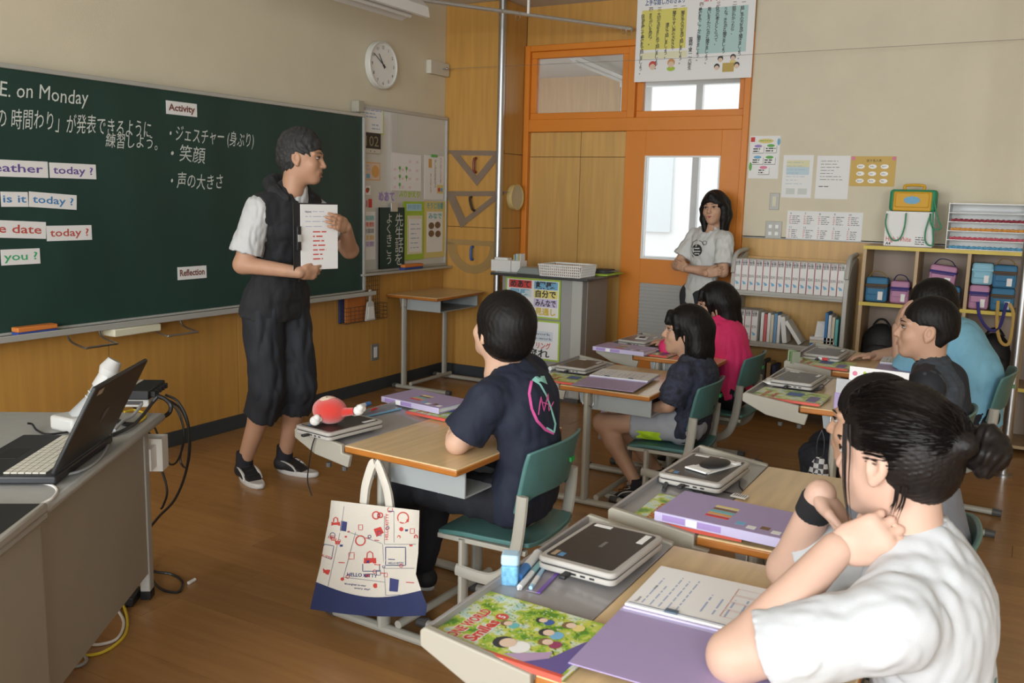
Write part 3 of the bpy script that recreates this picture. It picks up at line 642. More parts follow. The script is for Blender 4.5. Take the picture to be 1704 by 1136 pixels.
# large double poster over the transom
SP = side(XD-0.045); a0, _ = ab(SP, 1057, 100); a1, _ = ab(SP, 1252, 100); _, b0 = ab(SP, 1150, 133); b1 = b0+.72
big = empty('speaking_poster', (0, 0, 0), 0, 'large white class poster of speaking and listening rules over the transom', 'poster'); big.matrix_world = SP.M(a0, b0); w = a1-a0; h = b1-b0; k = h/(ab(SP, 1150, -20)[1]-b0)
P(MB().box(0, 0, 0, w, h, .003), 'paper', m_paper, big)
def pbl(px, py): q = ab(SP, px, py); return q[0]-a0, q[1]-b0
def prect(x0, y0, x1, y1, m, c=.0036): A = pbl(x0, y1); B = pbl(x1, y0); rect(big, A[0], A[1], B[0], B[1], m, c)
prect(1066, 12, 1144, 84, mcol('poster_yellow', (.70, .64, .16))); prect(1066, 84, 1144, 99, mcol('poster_yellow_pale', (.74, .73, .5))); prect(1160, 8, 1246, 90, mcol('poster_mint', (.42, .60, .58)))
def vtext(s, px, py, m, hp=8.4):
    A = pbl(px, py); B = pbl(px, py+hp); mb = MB(); put_text(mb, s, A[0], A[1], h=(A[1]-B[1]), c=.0042, vertical=True, bold=.02, step=1.0); P(mb, 'lettering', m, big, smooth=0)
for s, px, py in (('自信を持って最後まで話しましょう。', 1068, 24, ), ('まちがいを恐れず。', 1081, 22), ('大切な点をまとめて話しましょう。', 1094, 21), ('速さで話しましょう。', 1108, 38), ('聞きやすい声の大きさや', 1120, 18), ('聞き手の方を見て話しましょう。', 1134, 18)): vtext(s, px, py, m_ink, 5.9)
for s, px, py in (('最後までしずかに聞きましょう。', 1163, 13), ('思いをうかべながら聞きましょう。', 1178, 12), ('自分の考えとくらべて、', 1192, 10), ('うなずきながら聞きましょう。', 1206, 12), ('話がわかったら、', 1219, 10), ('話し手の方を見て聞きましょう。', 1233, 10)): vtext(s, px, py, m_ink, 5.9)
for s, px, py in (('四', 1081, 12), ('三', 1095, 12), ('二', 1121, 9), ('一', 1134, 7), ('四', 1165, 4), ('三', 1193, 3), ('二', 1220, 2), ('一', 1235, 0)): vtext(s, px, py, brwn, 6.5)
vtext('国語教室一〜六年生', 1147, 62, m_ink, 6.0)
A = pbl(1074, 9); B = pbl(1140, 9); letters(big, [('上手な話し方のきまり', A[0], A[1], .034, dict(w=B[0]-A[0], bold=.02))], mcol('title_navy', (.03, .08, .22)), c=.0042)
A = pbl(1172, 2); B = pbl(1222, 2); letters(big, [('上手な聞き方', A[0], A[1], .034, dict(w=B[0]-A[0], bold=.02))], redp, c=.0042)
skinp = mcol('print_skin', (.72, .55, .42))
for px, py, hair, cl in ((1086, 110, redp, m_white), (1117, 106, mcol('hair_orange', (.62, .30, .12)), lime), (1220, 96, m_ink, yel), (1199, 99, m_ink, m_white), (1193, 112, m_ink, m_white), (1226, 109, m_ink, m_white)):
    A = pbl(px, py); s = .028 if px < 1150 else .020
    disc(big, A[0], A[1]-s*1.25, s*1.1, cl, .0038, 'figure_print', s*.6); disc(big, A[0], A[1]+s*.25, s, hair, .0041, 'figure_print'); disc(big, A[0], A[1]-s*.2, s*.78, skinp, .0044, 'figure_print')
prect(1202, 104, 1222, 120, mcol('print_desk', (.50, .36, .10)), .0046)
# smaller notices
o, w, h = dsheet('notice_poster', 'white poster with coloured bubbles beside the door frame', 'poster', (1247, 226, 1297, 297), m_paper)
for (a, b, c1) in ((.28, .72, purp), (.70, .73, grn), (.28, .46, bluep), (.68, .46, grn), (.5, .22, pinkp)): rect(o, w*(a-.18), h*(b-.13), w*(a+.2), h*(b+.03), m_ink, .0028); rect(o, w*(a-.19), h*(b-.12), w*(a+.19), h*(b+.04), m_white, .0031); disc(o, w*a, h*(b+.04), w*.13, c1, .0034, ry=h*.035); smallprint(o, w*(a-.16), h*(b-.11), w*(a+.17), h*(b), 2, m_ink, int(a*90), .0036, .5)
disc(o, w*.52, h*.88, w*.26, yel, .003, ry=h*.055); smallprint(o, w*.32, h*.86, w*.7, h*.91, 1, grn, 2, .0034); rect(o, w*.02, h*.86, w*.16, h*.97, redp); disc(o, w*.95, h*.86, w*.05, bluep, ry=h*.08); disc(o, w*.06, h*.28, w*.05, grn, ry=h*.10)
o, w, h = dsheet('notice_sheet', 'white sheet with yellow and blue table print', 'notice', (1302, 258, 1352, 329), m_paper); rect(o, w*.12, h*.72, w*.88, h*.88, mcol('pale_yellow_print', (.72, .70, .45))); rect(o, w*.12, h*.54, w*.88, h*.72, mcol('pale_blue_tint', (.52, .66, .72))); smallprint(o, w*.12, h*.3, w*.88, h*.88, 7, m_lite, 11, .003, .12); rect(o, w*.15, h*.08, w*.45, h*.22, mcol('pale_grey_print', (.6, .64, .6))); rect(o, w*.55, h*.08, w*.85, h*.22, MATS['pale_grey_print'])
o, w, h = dsheet('notice_sheet', 'plain white sheet with small black table print', 'notice', (1358, 259, 1413, 331), m_paper); smallprint(o, w*.12, h*.42, w*.82, h*.92, 7, m_ink, 12, .003, .14); smallprint(o, w*.1, h*.26, w*.6, h*.32, 1, m_ink, 13, .003, .3)
o, w, h = dsheet('notice_poster', 'ochre poster with nine white ovals in rows', 'poster', (1415, 260, 1490, 310), mcol('ochre_card', (.62, .42, .12)))
letters(o, [('話す名人表', w*.35, h*.82, h*.07)], m_ink)
for i in range(3):
    for j in range(3): disc(o, w*(.23+.265*i), h*(.66-.24*j), w*.09, m_white, ry=h*.075); smallprint(o, w*(.17+.265*i), h*(.63-.24*j), w*(.29+.265*i), h*(.69-.24*j), 2, m_ink, i*3+j, .0034, .4)
for (a, b) in ((.05, .93), (.95, .93)): disc(o, w*a, h*b, w*.045, pinkp)
o, w, h = dsheet('calendar_sheet', 'white calendar sheet of ten small months above the dado', 'calendar', (1309, 352, 1435, 403), m_paper)
for i in range(5):
    for j in range(2):
        x = w*(.03+.195*i); y = h*(.56-.46*j); smallprint(o, x+.02, y, x+w*.15, y+h*.30, 5, m_ink, 20+i+5*j, .003, .3); smallprint(o, x, y, x+.018, y+h*.30, 5, redp, 40+i+5*j, .003, .3)
letters(o, [(str((6+i) if j == 0 else (11+i if i < 2 else i-1)), w*(.04+.195*i), h*(.88-.46*j), h*.07) for i in range(5) for j in range(2)], m_ink)
m_plate = mat('switch_plate_grey', (.34, .34, .31), .45, metal=.3)
o, w, h = dsheet('light_switch', 'steel light switch plate on the cream wall', 'switch', (1281, 321, 1297, 349), m_plate, th=.006, bevel=.002); P(MB().box(w*.3, h*.2, .006, w*.7, h*.8, .010), 'rocker', mcol('switch_ivory', (.62, .58, .42), .4), o)
o, w, h = dsheet('light_switch', 'wide steel plate with four push switches', 'switch', (1274, 368, 1301, 397), m_plate, th=.006, bevel=.002)
for a in (.3, .7):
    for b in (.3, .7): P(MB().box(w*(a-.1), h*(b-.1), .006, w*(a+.1), h*(b+.1), .010), 'push_button', m_white, o)
# ================================================================== FURNITURE
m_desktop = mat('pale_wood_desktop', (0.66, 0.48, 0.255), 0.28, noise=0.12, nscale=3.0, stretch=(1.2, 14, 1), coat=0.2)
m_edge = mat('amber_desk_edge', (0.42, 0.15, 0.025), 0.35, noise=0.15, nscale=8)
m_leg = mat('beige_grey_tube', (0.40, 0.385, 0.33), 0.42)
m_cap = mat('dark_foot_cap', (0.07, 0.068, 0.065), 0.6)
m_trayside = mat('ivory_tray_side', (0.34, 0.32, 0.265), 0.45)
m_traytop = mat('clouded_tray_sheet', (0.30, 0.29, 0.29), 0.18, spec=0.6)
m_teal = mat('teal_chair_plastic', (0.075, 0.19, 0.18), 0.38, noise=0.05, nscale=20)
m_box = mat('grey_blue_storage_tray', (0.34, 0.37, 0.37), 0.45)
def ovaltube(mb, pts, r, n=10, flat=0.6, up=(1, 0, 0)): return mb.tube(pts, r, n, flat=flat, up=up)
def desk(loc, h, rz, label, tray=True):
    o = empty('school_desk', (loc[0], loc[1], 0), rz, label, 'desk', 'school desks')
    W, D = .325, .225; by0, by1 = (-.245, .35) if tray else (-.32, .20)
    MB().box(-W+.0015, -D+.0015, h-.019, W-.0015, D-.0015, h).build('desk_top', m_desktop, o, bevel=.003)
    MB().box(-W, -D, h-.024, W, D, h-.0025).build('edge_band', m_edge, o, bevel=.005)
    # storage tray, open towards the pupil
    pr = [(-.20, h-.026), (-.20, h-.105), (-.185, h-.118), (.10, h-.118), (.15, h-.09), (.16, h-.026), (.152, h-.026), (.143, h-.086), (.096, h-.110), (-.18, h-.110), (-.192, h-.10), (-.192, h-.026)]
    s = MB().prism(pr[1:6]+pr[6:11], -.255, .255, (1, 2, 0))
    s = MB(); cs = [(-.21, h-.112), (.09, h-.112), (.145, h-.085), (.155, h-.026)]
    for (a, b) in zip(cs[:-1], cs[1:]):
        d = np.array([b[0]-a[0], b[1]-a[1]]); nn = np.array([-d[1], d[0]]); nn = nn/np.linalg.norm(nn)*.006
        s.prism([a, b, (b[0]+nn[0], b[1]+nn[1]), (a[0]+nn[0], a[1]+nn[1])], -.255, .255, (1, 2, 0))
    for sx in (-1, 1): s.prism([(-.21, h-.112), (.09, h-.112), (.145, h-.085), (.155, h-.026), (-.21, h-.026)], sx*.255-.003, sx*.255+.003, (1, 2, 0))
    s.build('storage_tray', m_box, o)
    for sx in (-1, 1):
        lg = ovaltube(MB(), [(sx*.272, .10, .03), (sx*.272, .10, h-.024)], .030, 12, .55, (0, 1, 0)).build('leg', m_leg, o)
        ovaltube(MB(), [(sx*.272, by0+.02, .018), (sx*.272, by1-.02, .018)], .019, 10, .85, (0, 0, 1)).build('floor_bar', m_leg, o)
        for yy in (by0, by1): MB().tube([(sx*.272, yy-.035*np.sign(yy), .0185), (sx*.272, yy, .0175)], [.0215, .0175], 10).build('foot_cap', m_cap, o)
        for k in (0, 1):
            hx = sx*.292; MB().tube(spline([(hx, .06+.055*k, h-.026), (hx+sx*.004, .06+.055*k, h-.075), (hx+sx*.012, .066+.045*k, h-.092), (hx+sx*.022, .072+.035*k, h-.082)], 4), .0028, 6).build('bag_hook', m_steel, o)
    ovaltube(MB(), [(-.272, .04, .045), (.272, .04, .045)], .014, 10, 1.0, (0, 0, 1)).build('cross_bar', m_leg, o)
    MB().box(-.26, .06, h-.06, .26, .09, h-.024).build('apron', m_leg, o)
    if tray:
        pl = [(.226, h+.004), (.430, h+.029), (.439, h+.022), (.438, h-.006), (.345, h-.048), (.20, h-.068), (.19, h-.026), (.226, h-.024)]
        for sx in (-1, 1): MB().prism(pl, sx*.329-.008, sx*.329+.008, (1, 2, 0)).build('tray_bracket', m_trayside, o, bevel=.003)
        MB().prism([(.2256, h-.014), (.432, h+.004), (.432, h+.010), (.2256, h-.001)], -.320, .320, (1, 2, 0)).prism([(.428, h+.006), (.436, h+.006), (.436, h+.026), (.428, h+.026)], -.320, .320, (1, 2, 0)).build('front_tray', m_traytop, o, bevel=.0015)
        for sx in (-1, 1):
            for yy in (.22, .29): MB().lathe([(.009, -.014), (.009, 0), (.006, .0)], 10, (sx*.329, yy, h-.068)).build('clamp_screw', m_cap, o)
    return o
DESKS = {}
def mk(key, x0, yfront, h, label, rz=0.0, tray=True): DESKS[key] = (x0, yfront, h); return desk((x0+.325, yfront-.225), h, rz, label, tray)
mk('d1', -3.935, -2.262, .636, 'school desk with a red plush toy on its tray', -.05)
mk('d2', -2.385, -2.262, .580, 'low school desk with an open purple folder behind the navy shirted boy')
mk('d3', -1.680, -2.345, .630, 'school desk of the child in pink, beside the orange door')
mk('d4', -2.725, -3.432, .700, 'school desk with an upright white card and checked bag on its hook')
mk('d5', -1.890, -3.395, .700, 'school desk of the child in light blue, before the cubby shelf')
mk('d6', -4.232, -3.528, .700, 'school desk with a closed purple folder and green pen')
mk('d7', -4.965, -3.503, .700, 'school desk with a picture textbook and opened purple folder')
d0 = mk('d0', -.765, -.012, .712, 'empty school desk standing in the corner by the wooden column', tray=False)
# ---- chairs
def chair(loc, hs, rz, label):
    o = empty('school_chair', (loc[0], loc[1], 0), rz, label, 'chair', 'teal school chairs')
    # seat: dished slab with waterfall front
    nx, ny = 10, 10; W, D = .185, .175; vs = []; fs = []
    for lay in (0, 1):
        for j in range(ny+1):
            for i in range(nx+1):
                u = -1+2*i/nx; v = -1+2*j/ny
                w = W*(1-.05*max(0, -v)); x = w*u*(1-.06*abs(v)**6); y = D*v*(1-.06*abs(u)**6)
                z = hs+.006*u*u-.014*max(0, v)**3-.006*max(0, 1-u*u)*max(0, -v) - (.016 if lay == 0 else 0)
                vs.append((x, y, z))
    n1 = (nx+1)*(ny+1)
    for j in range(ny):
        for i in range(nx):
            a = j*(nx+1)+i; fs += [(a, a+nx+1, a+nx+2, a+1), (n1+a, n1+a+1, n1+a+nx+2, n1+a+nx+1)]
    def edge(a, b): fs.append((a, b, n1+b, n1+a))
    for i in range(nx): edge(i, i+1); edge(ny*(nx+1)+i+1, ny*(nx+1)+i)
    for j in range(ny): edge((j+1)*(nx+1), j*(nx+1)); edge(j*(nx+1)+nx, (j+1)*(nx+1)+nx)
    MB().add(vs, fs).build('seat', m_teal, o, bevel=.004)
    # backrest shell, curved round the back, leaning
    vs = []; fs = []; nu, nv = 14, 8; z0, z1 = hs+.150, hs+.315
    for lay in (0, 1):
        for j in range(nv+1):
            for i in range(nu+1):
                u = -1+2*i/nu; v = j/nv
                x = .19*u; y = -.140-.040*v-.045*(1-u*u)*(1-.3*v)+.012*(abs(u)**8)+(0 if lay else .013)+.016*max(0, v-.8)*-5*.3
                zz = z0+(z1-z0)*v-.035*(1-abs(u)**4)*(0) - .05*(abs(u)**6)*(1-v) - .012*abs(u)**6*v
                vs.append((x, y, zz))
    n1 = (nu+1)*(nv+1)
    for j in range(nv):
        for i in range(nu):
            a = j*(nu+1)+i; fs += [(a, a+nu+1, a+nu+2, a+1), (n1+a, n1+a+1, n1+a+nu+2, n1+a+nu+1)]
    for i in range(nu): edge(i, i+1); edge(nv*(nu+1)+i+1, nv*(nu+1)+i)
    for j in range(nv): edge((j+1)*(nu+1), j*(nu+1)); edge(j*(nu+1)+nu, (j+1)*(nu+1)+nu)
    bk = MB().add(vs, fs).build('backrest', m_teal, o, bevel=.005, fix=True)
    MB().box(.055, -.2035, hs+.222, .085, -.1960, hs+.236).build('size_sticker', mat('green_sticker', (.03, .30, .07), .6), bk)
    for sx in (-1, 1):
        xs = sx*.168
        ovaltube(MB(), [(xs, .07, .03), (xs, .07, hs-.02)], .026, 12, .5, (0, 1, 0)).build('leg', m_leg, o)
        xj = sx*.192
        ovaltube(MB(), spline([(xj-sx*.006, .085, hs-.125), (xj, .0, hs-.13), (xj, -.055, hs-.124), (xj, -.105, hs-.085), (xj, -.132, hs-.01), (xj, -.145, hs+.08), (xj-sx*.003, -.150, hs+.165)], 6), .021, 10, .55, (1, 0, 0)).build('back_tube', m_leg, o)
        ovaltube(MB(), [(xs, -.18, .016), (xs, .22, .016)], .017, 10, .85, (0, 0, 1)).build('floor_bar', m_leg, o)
        for yy in (-.205, .245): MB().tube([(xs, yy-.04*np.sign(yy), .0165), (xs, yy, .0155)], [.0195, .0155], 10).build('foot_cap', m_cap, o)
        MB().box(xs-.012, -.16, hs-.034, xs+.012, .165, hs-.017).build('seat_rail', m_leg, o, bevel=.003)
    ovaltube(MB(), [(-.168, .03, .045), (.168, .03, .045)], .012, 8, 1.0, (0, 0, 1)).build('cross_bar', m_leg, o)
    return o
chair((-3.60, -2.68), .370, .03, 'teal chair under the boy in the navy shirt')
chair((-2.06, -2.72), .312, .02, 'teal chair under the girl in the dark patterned shirt')
chair((-1.36, -2.74), .345, .0, 'teal chair under the child in pink')
chair((-2.38, -3.80), .385, -.05, 'teal chair under the boy in the dark raglan shirt')
chair((-1.54, -3.92), .420, -.05, 'teal chair under the child in light blue')
chair((-3.90, -3.88), .400, .0, 'teal chair under the black haired pupil at the pen desk')
chair((-4.60, -3.93), .400, .0, 'teal chair under the girl in the white shirt')
# ---- grey counter against the door-side panelling
ct = empty('counter_cabinet', (-.19, -1.12, 0), 0, 'grey steel counter cabinet with a dark overhanging top', 'cabinet')
m_cab = mat('cabinet_grey', (0.31, 0.305, 0.29), 0.5); m_cabd = mat('counter_top_dark', (0.055, 0.06, 0.06), 0.3)
cz = .90
MB().box(-.21, -.32, .03, .22, .33, cz-.02).build('body', m_cab, ct, bevel=.003)
MB().box(-.205, -.31, 0, .21, .32, .03).build('plinth', m_cap, ct)
MB().box(-.27, -.38, cz-.02, .29, .40, cz).build('counter_top', m_cabd, ct, bevel=.006)
MB().box(-.217, -.32, .04, -.2101, -.24, cz-.022).build('corner_post', mat('post_light_grey', (.42, .42, .38), .5), ct, bevel=.002)
MB().box(-.14, -.327, .04, .20, -.3201, cz-.022).build('side_panel', mat('side_brown_grey', (.28, .235, .19), .5), ct, bevel=.002)
CF = side(-.405)
def csheet(px, label):
    o, w, h = sheet('lesson_sign', label, 'sign', CF, px, lime, .006, .0005, 'lesson signs on the counter'); MB().box(.012, .012, .006, w-.012, h-.012, .0075).build('paper', m_paper, o); return o, w, h
o, w, h = csheet((842, 463, 933, 528), 'lime framed sign of coloured lesson words, upper on the counter')
gx = lambda a: .012+(w-.024)*a; gy = lambda b: .012+(h-.024)*b
for (a0, a1, b0, b1, mm, s, ink) in ((.04, .48, .76, .98, redp, 'めあて', m_ink), (.53, .98, .76, .98, bluep, '課題', m_ink), (.04, .48, .52, .73, mcol('tint_q', (.62, .72, .74)), '問題', bluep), (.53, .98, .52, .74, mcol('tint_y', (.75, .66, .20)), '自分で', m_ink), (.04, .48, .27, .49, m_paper, 'ポイント', redp), (.53, .98, .27, .50, mcol('tint_v', (.58, .52, .72)), 'みんなで', m_ink), (.04, .48, .03, .24, m_paper, 'まとめ', grn), (.53, .98, .03, .25, mcol('tint_w', (.76, .75, .68)), '見通し', mcol('gold_ink', (.62, .45, .03)))):
    rect(o, gx(a0), gy(b0), gx(a1), gy(b1), mm, .0080); letters(o, [(s, gx(a0+.03), gy(b0+.035), (h-.024)*.155, dict(w=(w-.024)*(a1-a0-.06), bold=.03))], ink, c=.0086)
o, w, h = csheet((842, 531, 932, 597), 'lime framed sign about pair work, lower on the counter')
letters(o, [('Pair-work', gx(.30), gy(.64), (h-.024)*.07, dict(w=w*.52)), ('Group-work', gx(.30), gy(.52), (h-.024)*.07, dict(w=w*.55))], m_ink, c=.0086); rect(o, gx(.28), gy(.48), gx(.90), gy(.75), mcol('tint_g', (.62, .68, .74)), .0080)
letters(o, [('シェアリング', gx(.28), gy(.28), (h-.024)*.14, dict(w=w*.55, bold=.02))], redp, c=.0086); letters(o, [('流れ', gx(.38), gy(.05), (h-.024)*.18, dict(w=w*.44, bold=.02))], m_ink, c=.0086)
# things on the counter
def onct(px, py): return Z(px, py, cz)
p = onct(842, 452); bx = empty('card_box', (p[0]+.05, p[1], cz), 0, 'white open card boxes holding slips on the counter', 'box')
MB().box(-.06, -.04, 0, .06, .125, .085).build('box', m_white, bx, bevel=.004); MB().box(-.05, -.115, 0, .06, -.042, .085).build('box', m_white, bx, bevel=.004); MB().box(-.03, .0, .085, .03, .11, .10).build('pad', m_paper, bx)
for i in range(6): MB().box(-.03, -.11+i*.011, .085, .035, -.104+i*.011, .135-.004*(i % 3)).build('slip', (m_paper, yel, mcol('tint_mint', (.5, .65, .6)), m_paper, bluep, yel)[i], bx)
p = onct(880, 456); fo = empty('clear_pouch', (p[0]+.1, p[1], cz), 0, 'clear grey plastic pouch lying on the counter', 'pouch'); MB().add([(-.12, -.10, .0), (.12, -.10, 0), (.12, .10, 0), (-.12, .10, 0), (-.10, -.07, .05), (.10, -.07, .035), (.10, .07, .045), (-.10, .07, .05)], [(3, 2, 1, 0), (4, 5, 6, 7), (0, 1, 5, 4), (1, 2, 6, 5), (2, 3, 7, 6), (3, 0, 4, 7)]).build('pouch_body', mat('smoke_pouch', (.28, .31, .30), .25), fo, bevel=.01)
p0 = onct(897, 459); p1 = onct(962, 464); bk = empty('plastic_basket', ((p0[0]+p1[0])/2+.14, (p0[1]+p1[1])/2, cz), 0, 'white perforated plastic basket on the counter', 'basket'); bw = abs(p1[1]-p0[1])/2; bd = .12; bh = .075
def lattice(mb, a, b, up, n, m_, t=.004):
    a = np.array(a); b = np.array(b); up = np.array(up)
    for i in range(n+1): q = a+(b-a)*i/n; mb.tube([q, q+up], t*.7, 4)
    for j in range(m_+1): mb.tube([a+up*j/m_, b+up*j/m_], t*.8, 4)
mb = MB()
lattice(mb, (-bd, -bw, .005), (-bd, bw, .005), (-.012, 0, bh), 20, 4, .0055); lattice(mb, (bd, -bw, .005), (bd, bw, .005), (.012, 0, bh), 20, 4, .0055); lattice(mb, (-bd, -bw, .005), (bd, -bw, .005), (0, -.012, bh), 14, 4, .0055); lattice(mb, (-bd, bw, .005), (bd, bw, .005), (0, .012, bh), 14, 4, .0055)
tag(mb.build('basket_grid', m_white, bk), kind='stuff'); MB().box(-bd, -bw, 0, bd, bw, .004).build('basket_floor', m_white, bk)
e = bd+.014; f_ = bw+.014; MB().box(-e, -f_, bh, e, -f_+.012, bh+.012).box(-e, f_-.012, bh, e, f_, bh+.012).box(-e, -f_+.012, bh, -e+.012, f_-.012, bh+.012).box(e-.012, -f_+.012, bh, e, f_-.012, bh+.012).build('rim', m_white, bk, bevel=.003)
sp = empty('paper_stack', (bk.location[0], bk.location[1]+.01, cz+.0045), .05, 'papers lying in the white basket', 'papers'); MB().box(-.10, -.09, 0, .10, .09, .055).build('sheets', mcol('kraft_pink', (.55, .36, .28)), sp); MB().box(-.09, .0, .0555, .10, .095, .068).build('top_sheet', m_paper, sp)
p = onct(1000, 459); gf = empty('clipboard', (p[0]+.14, p[1]+.02, cz), 0, 'lime green clipboard at the end of the counter', 'clipboard'); MB().box(-.14, -.07, 0, .15, .09, .012).build('board', lime, gf, bevel=.004); MB().box(-.03, .06, .012, .03, .088, .02).build('clip', m_steel, gf, bevel=.002)
for i, (dx, rz, zz_) in enumerate(((.0, .2, .0125), (.02, -.25, .0215), (-.01, .1, .0305))):
    q = empty('notebook', (gf.location[0]+dx, gf.location[1]+.02, cz+zz_), rz, ('charcoal notebook lying on the lime clipboard', 'grey notebook in the middle of the pile on the clipboard', 'black notebook topmost on the lime clipboard')[i], 'notebook', 'notebooks on the counter'); MB().box(-.085, -.06, 0, .085, .06, .008).build('cover', mcol('nb%d' % i, ((.05, .05, .05), (.2, .2, .2), (.03, .03, .035))[i]), q, bevel=.002); MB().box(-.082, -.057, .0015, .0855, .057, .0065).build('pages', m_paper, q)
# ---- steel book cart
cx0, cx1 = -.10, .22; cy0 = -2.405; cy1 = -3.135
kc = empty('book_cart', ((cx0+cx1)/2, (cy0+cy1)/2, 0), 0, 'grey steel book cart with slanted tiers of white volumes', 'book cart'); hw = (cy0-cy1)/2; hd = (cx1-cx0)/2
m_cart = mat('cart_grey', (.42, .415, .38), .45)
TIER = (.868, .530, .20)
for sy in (-1, 1):
    prf = [(-hd, .08), (hd, .08), (hd, 1.10), (hd-.05, 1.11), (-hd+.10, 1.06), (-hd+.02, .99), (-hd, .90)]
    MB().prism(prf, sy*hw-.014, sy*hw+.014, (0, 2, 1)).build('side_panel', m_cart, kc, bevel=.004)
    MB().tube(spline([(-hd, sy*hw, .98), (-hd+.03, sy*hw, 1.075), (-hd+.11, sy*hw, 1.115), (hd, sy*hw, 1.125)], 5), .016, 8).build('top_rail', m_cart, kc)
    for xx in (-hd+.04, hd-.04):
        cst = MB().cyl((xx, sy*hw-.012, .03), (xx, sy*hw+.012, .03), .03, 14).build('caster', m_cap, kc); MB().cyl((xx, sy*hw, .05), (xx, sy*hw, .085), .010, 8).build('caster_stem', m_steel, kc)
for z in TIER: MB().box(-hd, -hw+.0145, z-.02, hd, hw-.0145, z).box(-hd, -hw+.0145, z-.034, -hd+.012, hw-.0145, z-.02).build('tier', m_cart, kc, bevel=.002)
MB().box(hd-.012, -hw+.0145, .1, hd, hw-.0145, 1.08).build('back_panel', m_woodlt, kc)
m_vol = mat('white_volume', (.72, .72, .70), .55); m_vred = mat('red_spine_line', (.50, .10, .12), .6)
def volume(y, z, x, t_, h_, d_, label, style, rx=0.0, grp='white reference volumes on the cart'):
    o = empty('reference_book', (x, y, z), 0, label, 'book', grp); o.rotation_euler = (rx, 0, 0)
    cv = m_vol if style != 'b' else mcol('book_blue', (.05, .20, .45))
    MB().box(0, -t_/2, 0, d_, t_/2, h_).build('cover', cv, o, bevel=.0015)
    if style == 'v':
        mb = MB()
        for (s, f0, hh) in (('図解', .88, .020), ('事典', .80, .020), ('百科', .42, .015)): put_text(mb, s, -t_*.40, h_*f0, h=hh, w=t_*.78)
        q = MB().add([(-.0006, -p[0], p[1]) for p in mb.v], mb.f).build('spine_lettering', m_ink, o, smooth=0)
        MB().add([(-.0008, -t_*.3, h_*.20), (-.0008, t_*.1, h_*.17), (-.0008, t_*.35, h_*.30), (-.0008, -t_*.1, h_*.26)], [(0, 1, 2, 3)]).build('spine_emblem', bluep, o, smooth=0)
        MB().box(-.0005, t_/2-.0035, 0.001, .0, t_/2, h_-.001).build('spine_stripe', m_vred, o)
    return o
hB = .205
ORD = ('first', 'second', 'third', 'fourth', 'fifth', 'sixth', 'seventh', 'eighth', 'ninth', 'tenth', 'eleventh', 'twelfth', 'thirteenth', 'fourteenth', 'fifteenth')
ya = X(1221, 450, cx0)[1]; yb = X(1406, 460, cx0)[1]
for i in range(15):
    t_ = (ya-yb)/15; y = ya-(i+.5)*t_
    volume(y, TIER[0]+.0005, cx0+.012, t_-.003, hB, .16, ORD[i]+' white volume from the door end of the cart top tier', 'v')
y2 = X(1232, 540, cx0)[1]
for i in range(3): volume(y2-.045*i, TIER[1]+.0005, cx0+.012, .042, hB, .16, ORD[i]+' white volume from the door end of the cart second tier', 'v', grp='volumes on the second tier')
y3 = y2-.14
for i in range(6):
    volume(y3-.022*i, TIER[1]+.0005, cx0+.02, .019, .195-.01*(i % 2), .14, ORD[i]+' thin booklet after the white volumes on the second tier', ('w', 'v')[0], grp='thin booklets on the second tier').children[0].data.materials[0] = (m_vol, mcol('bk_red', (.55, .12, .12)), m_vol, mcol('bk_cream', (.62, .58, .45)), mcol('bk_blue2', (.15, .30, .5)), m_vol)[i]
for i, (yy, rx, tt) in enumerate(((y3-.155, -.14, .03), (y3-.235, -.62, .024))):
    volume(yy-.02*i, TIER[1]+.004+.003*i, cx0+.02, tt, .175, .13, ('cream picture book leaning on the booklets', 'white picture book slumped far over on the second tier')[i], 'w', rx=-rx*0+rx, grp='leaning books on the second tier')
for i in range(3):
    q = empty('reference_book', (cx0+.02, y3-.40, TIER[1]+.001+.022*i), 0, ('blue book lowest of the flat pile on the cart', 'cream book in the middle of the flat pile on the cart', 'white book on top of the flat pile on the cart')[i], 'book', 'flat pile on the second tier'); MB().box(0, -.085+.012*i, 0, .13, .085, .020).build('cover', (mcol('bk_blue3', (.05, .18, .4)), mcol('bk_cream', (.62, .58, .45)), m_vol)[i], q, bevel=.001)
yq = X(1367, 555, cx0)[1]; q = empty('loose_sheet', (cx0+.01, yq, TIER[1]+.001), 0, 'curved white sheet leaning in the cart second tier', 'paper'); MB().tube([(0, .055, 0), (.01, .045, .16)], .001, 4) ; vs = []; 
for j in range(9):
    for i in range(5): vs.append((.012+.02*math.sin(j/8*3.1)+.02*i/4, .055-.11*j/8-.016*i/4, .165*i/4))
sh = MB().add(vs, [(j*5+i, j*5+i+1, (j+1)*5+i+1, (j+1)*5+i) for j in range(8) for i in range(4)]).build('sheet', m_paper, q); sm = sh.modifiers.new('thick', 'SOLIDIFY'); sm.thickness = .002
for i in range(4): volume(cy1+.105-.022*i, TIER[1]+.001, cx0+.02, .018, .225-.012*i, .15, ('tall blue book at the far end of the second tier', 'white paperback next to the tall blue book', 'cream paperback near the cart end panel', 'teal paperback against the cart end panel')[i], 'w', grp='upright books at the cart end').children[0].data.materials[0] = (mcol('book_blue', (.05, .20, .45)), m_vol, mcol('bk_cream', (.62, .58, .45)), teal)[i]
for i in range(6): volume(X(1232+9*i, 640, cx0)[1]-.03, TIER[2]+.001, cx0+.02, .026, .20-.012*(i % 3), .15, ORD[i]+' dark book on the lowest cart tier', 'w', grp='books on the lowest tier').children[0].data.materials[0] = (mcol('bk_tan', (.35, .25, .14)), mcol('bk_navy', (.03, .04, .10)), m_vol, mcol('bk_dk', (.08, .08, .09)), mcol('bk_tan', (.35, .25, .14)), mcol('bk_navy', (.03, .04, .10)))[i]
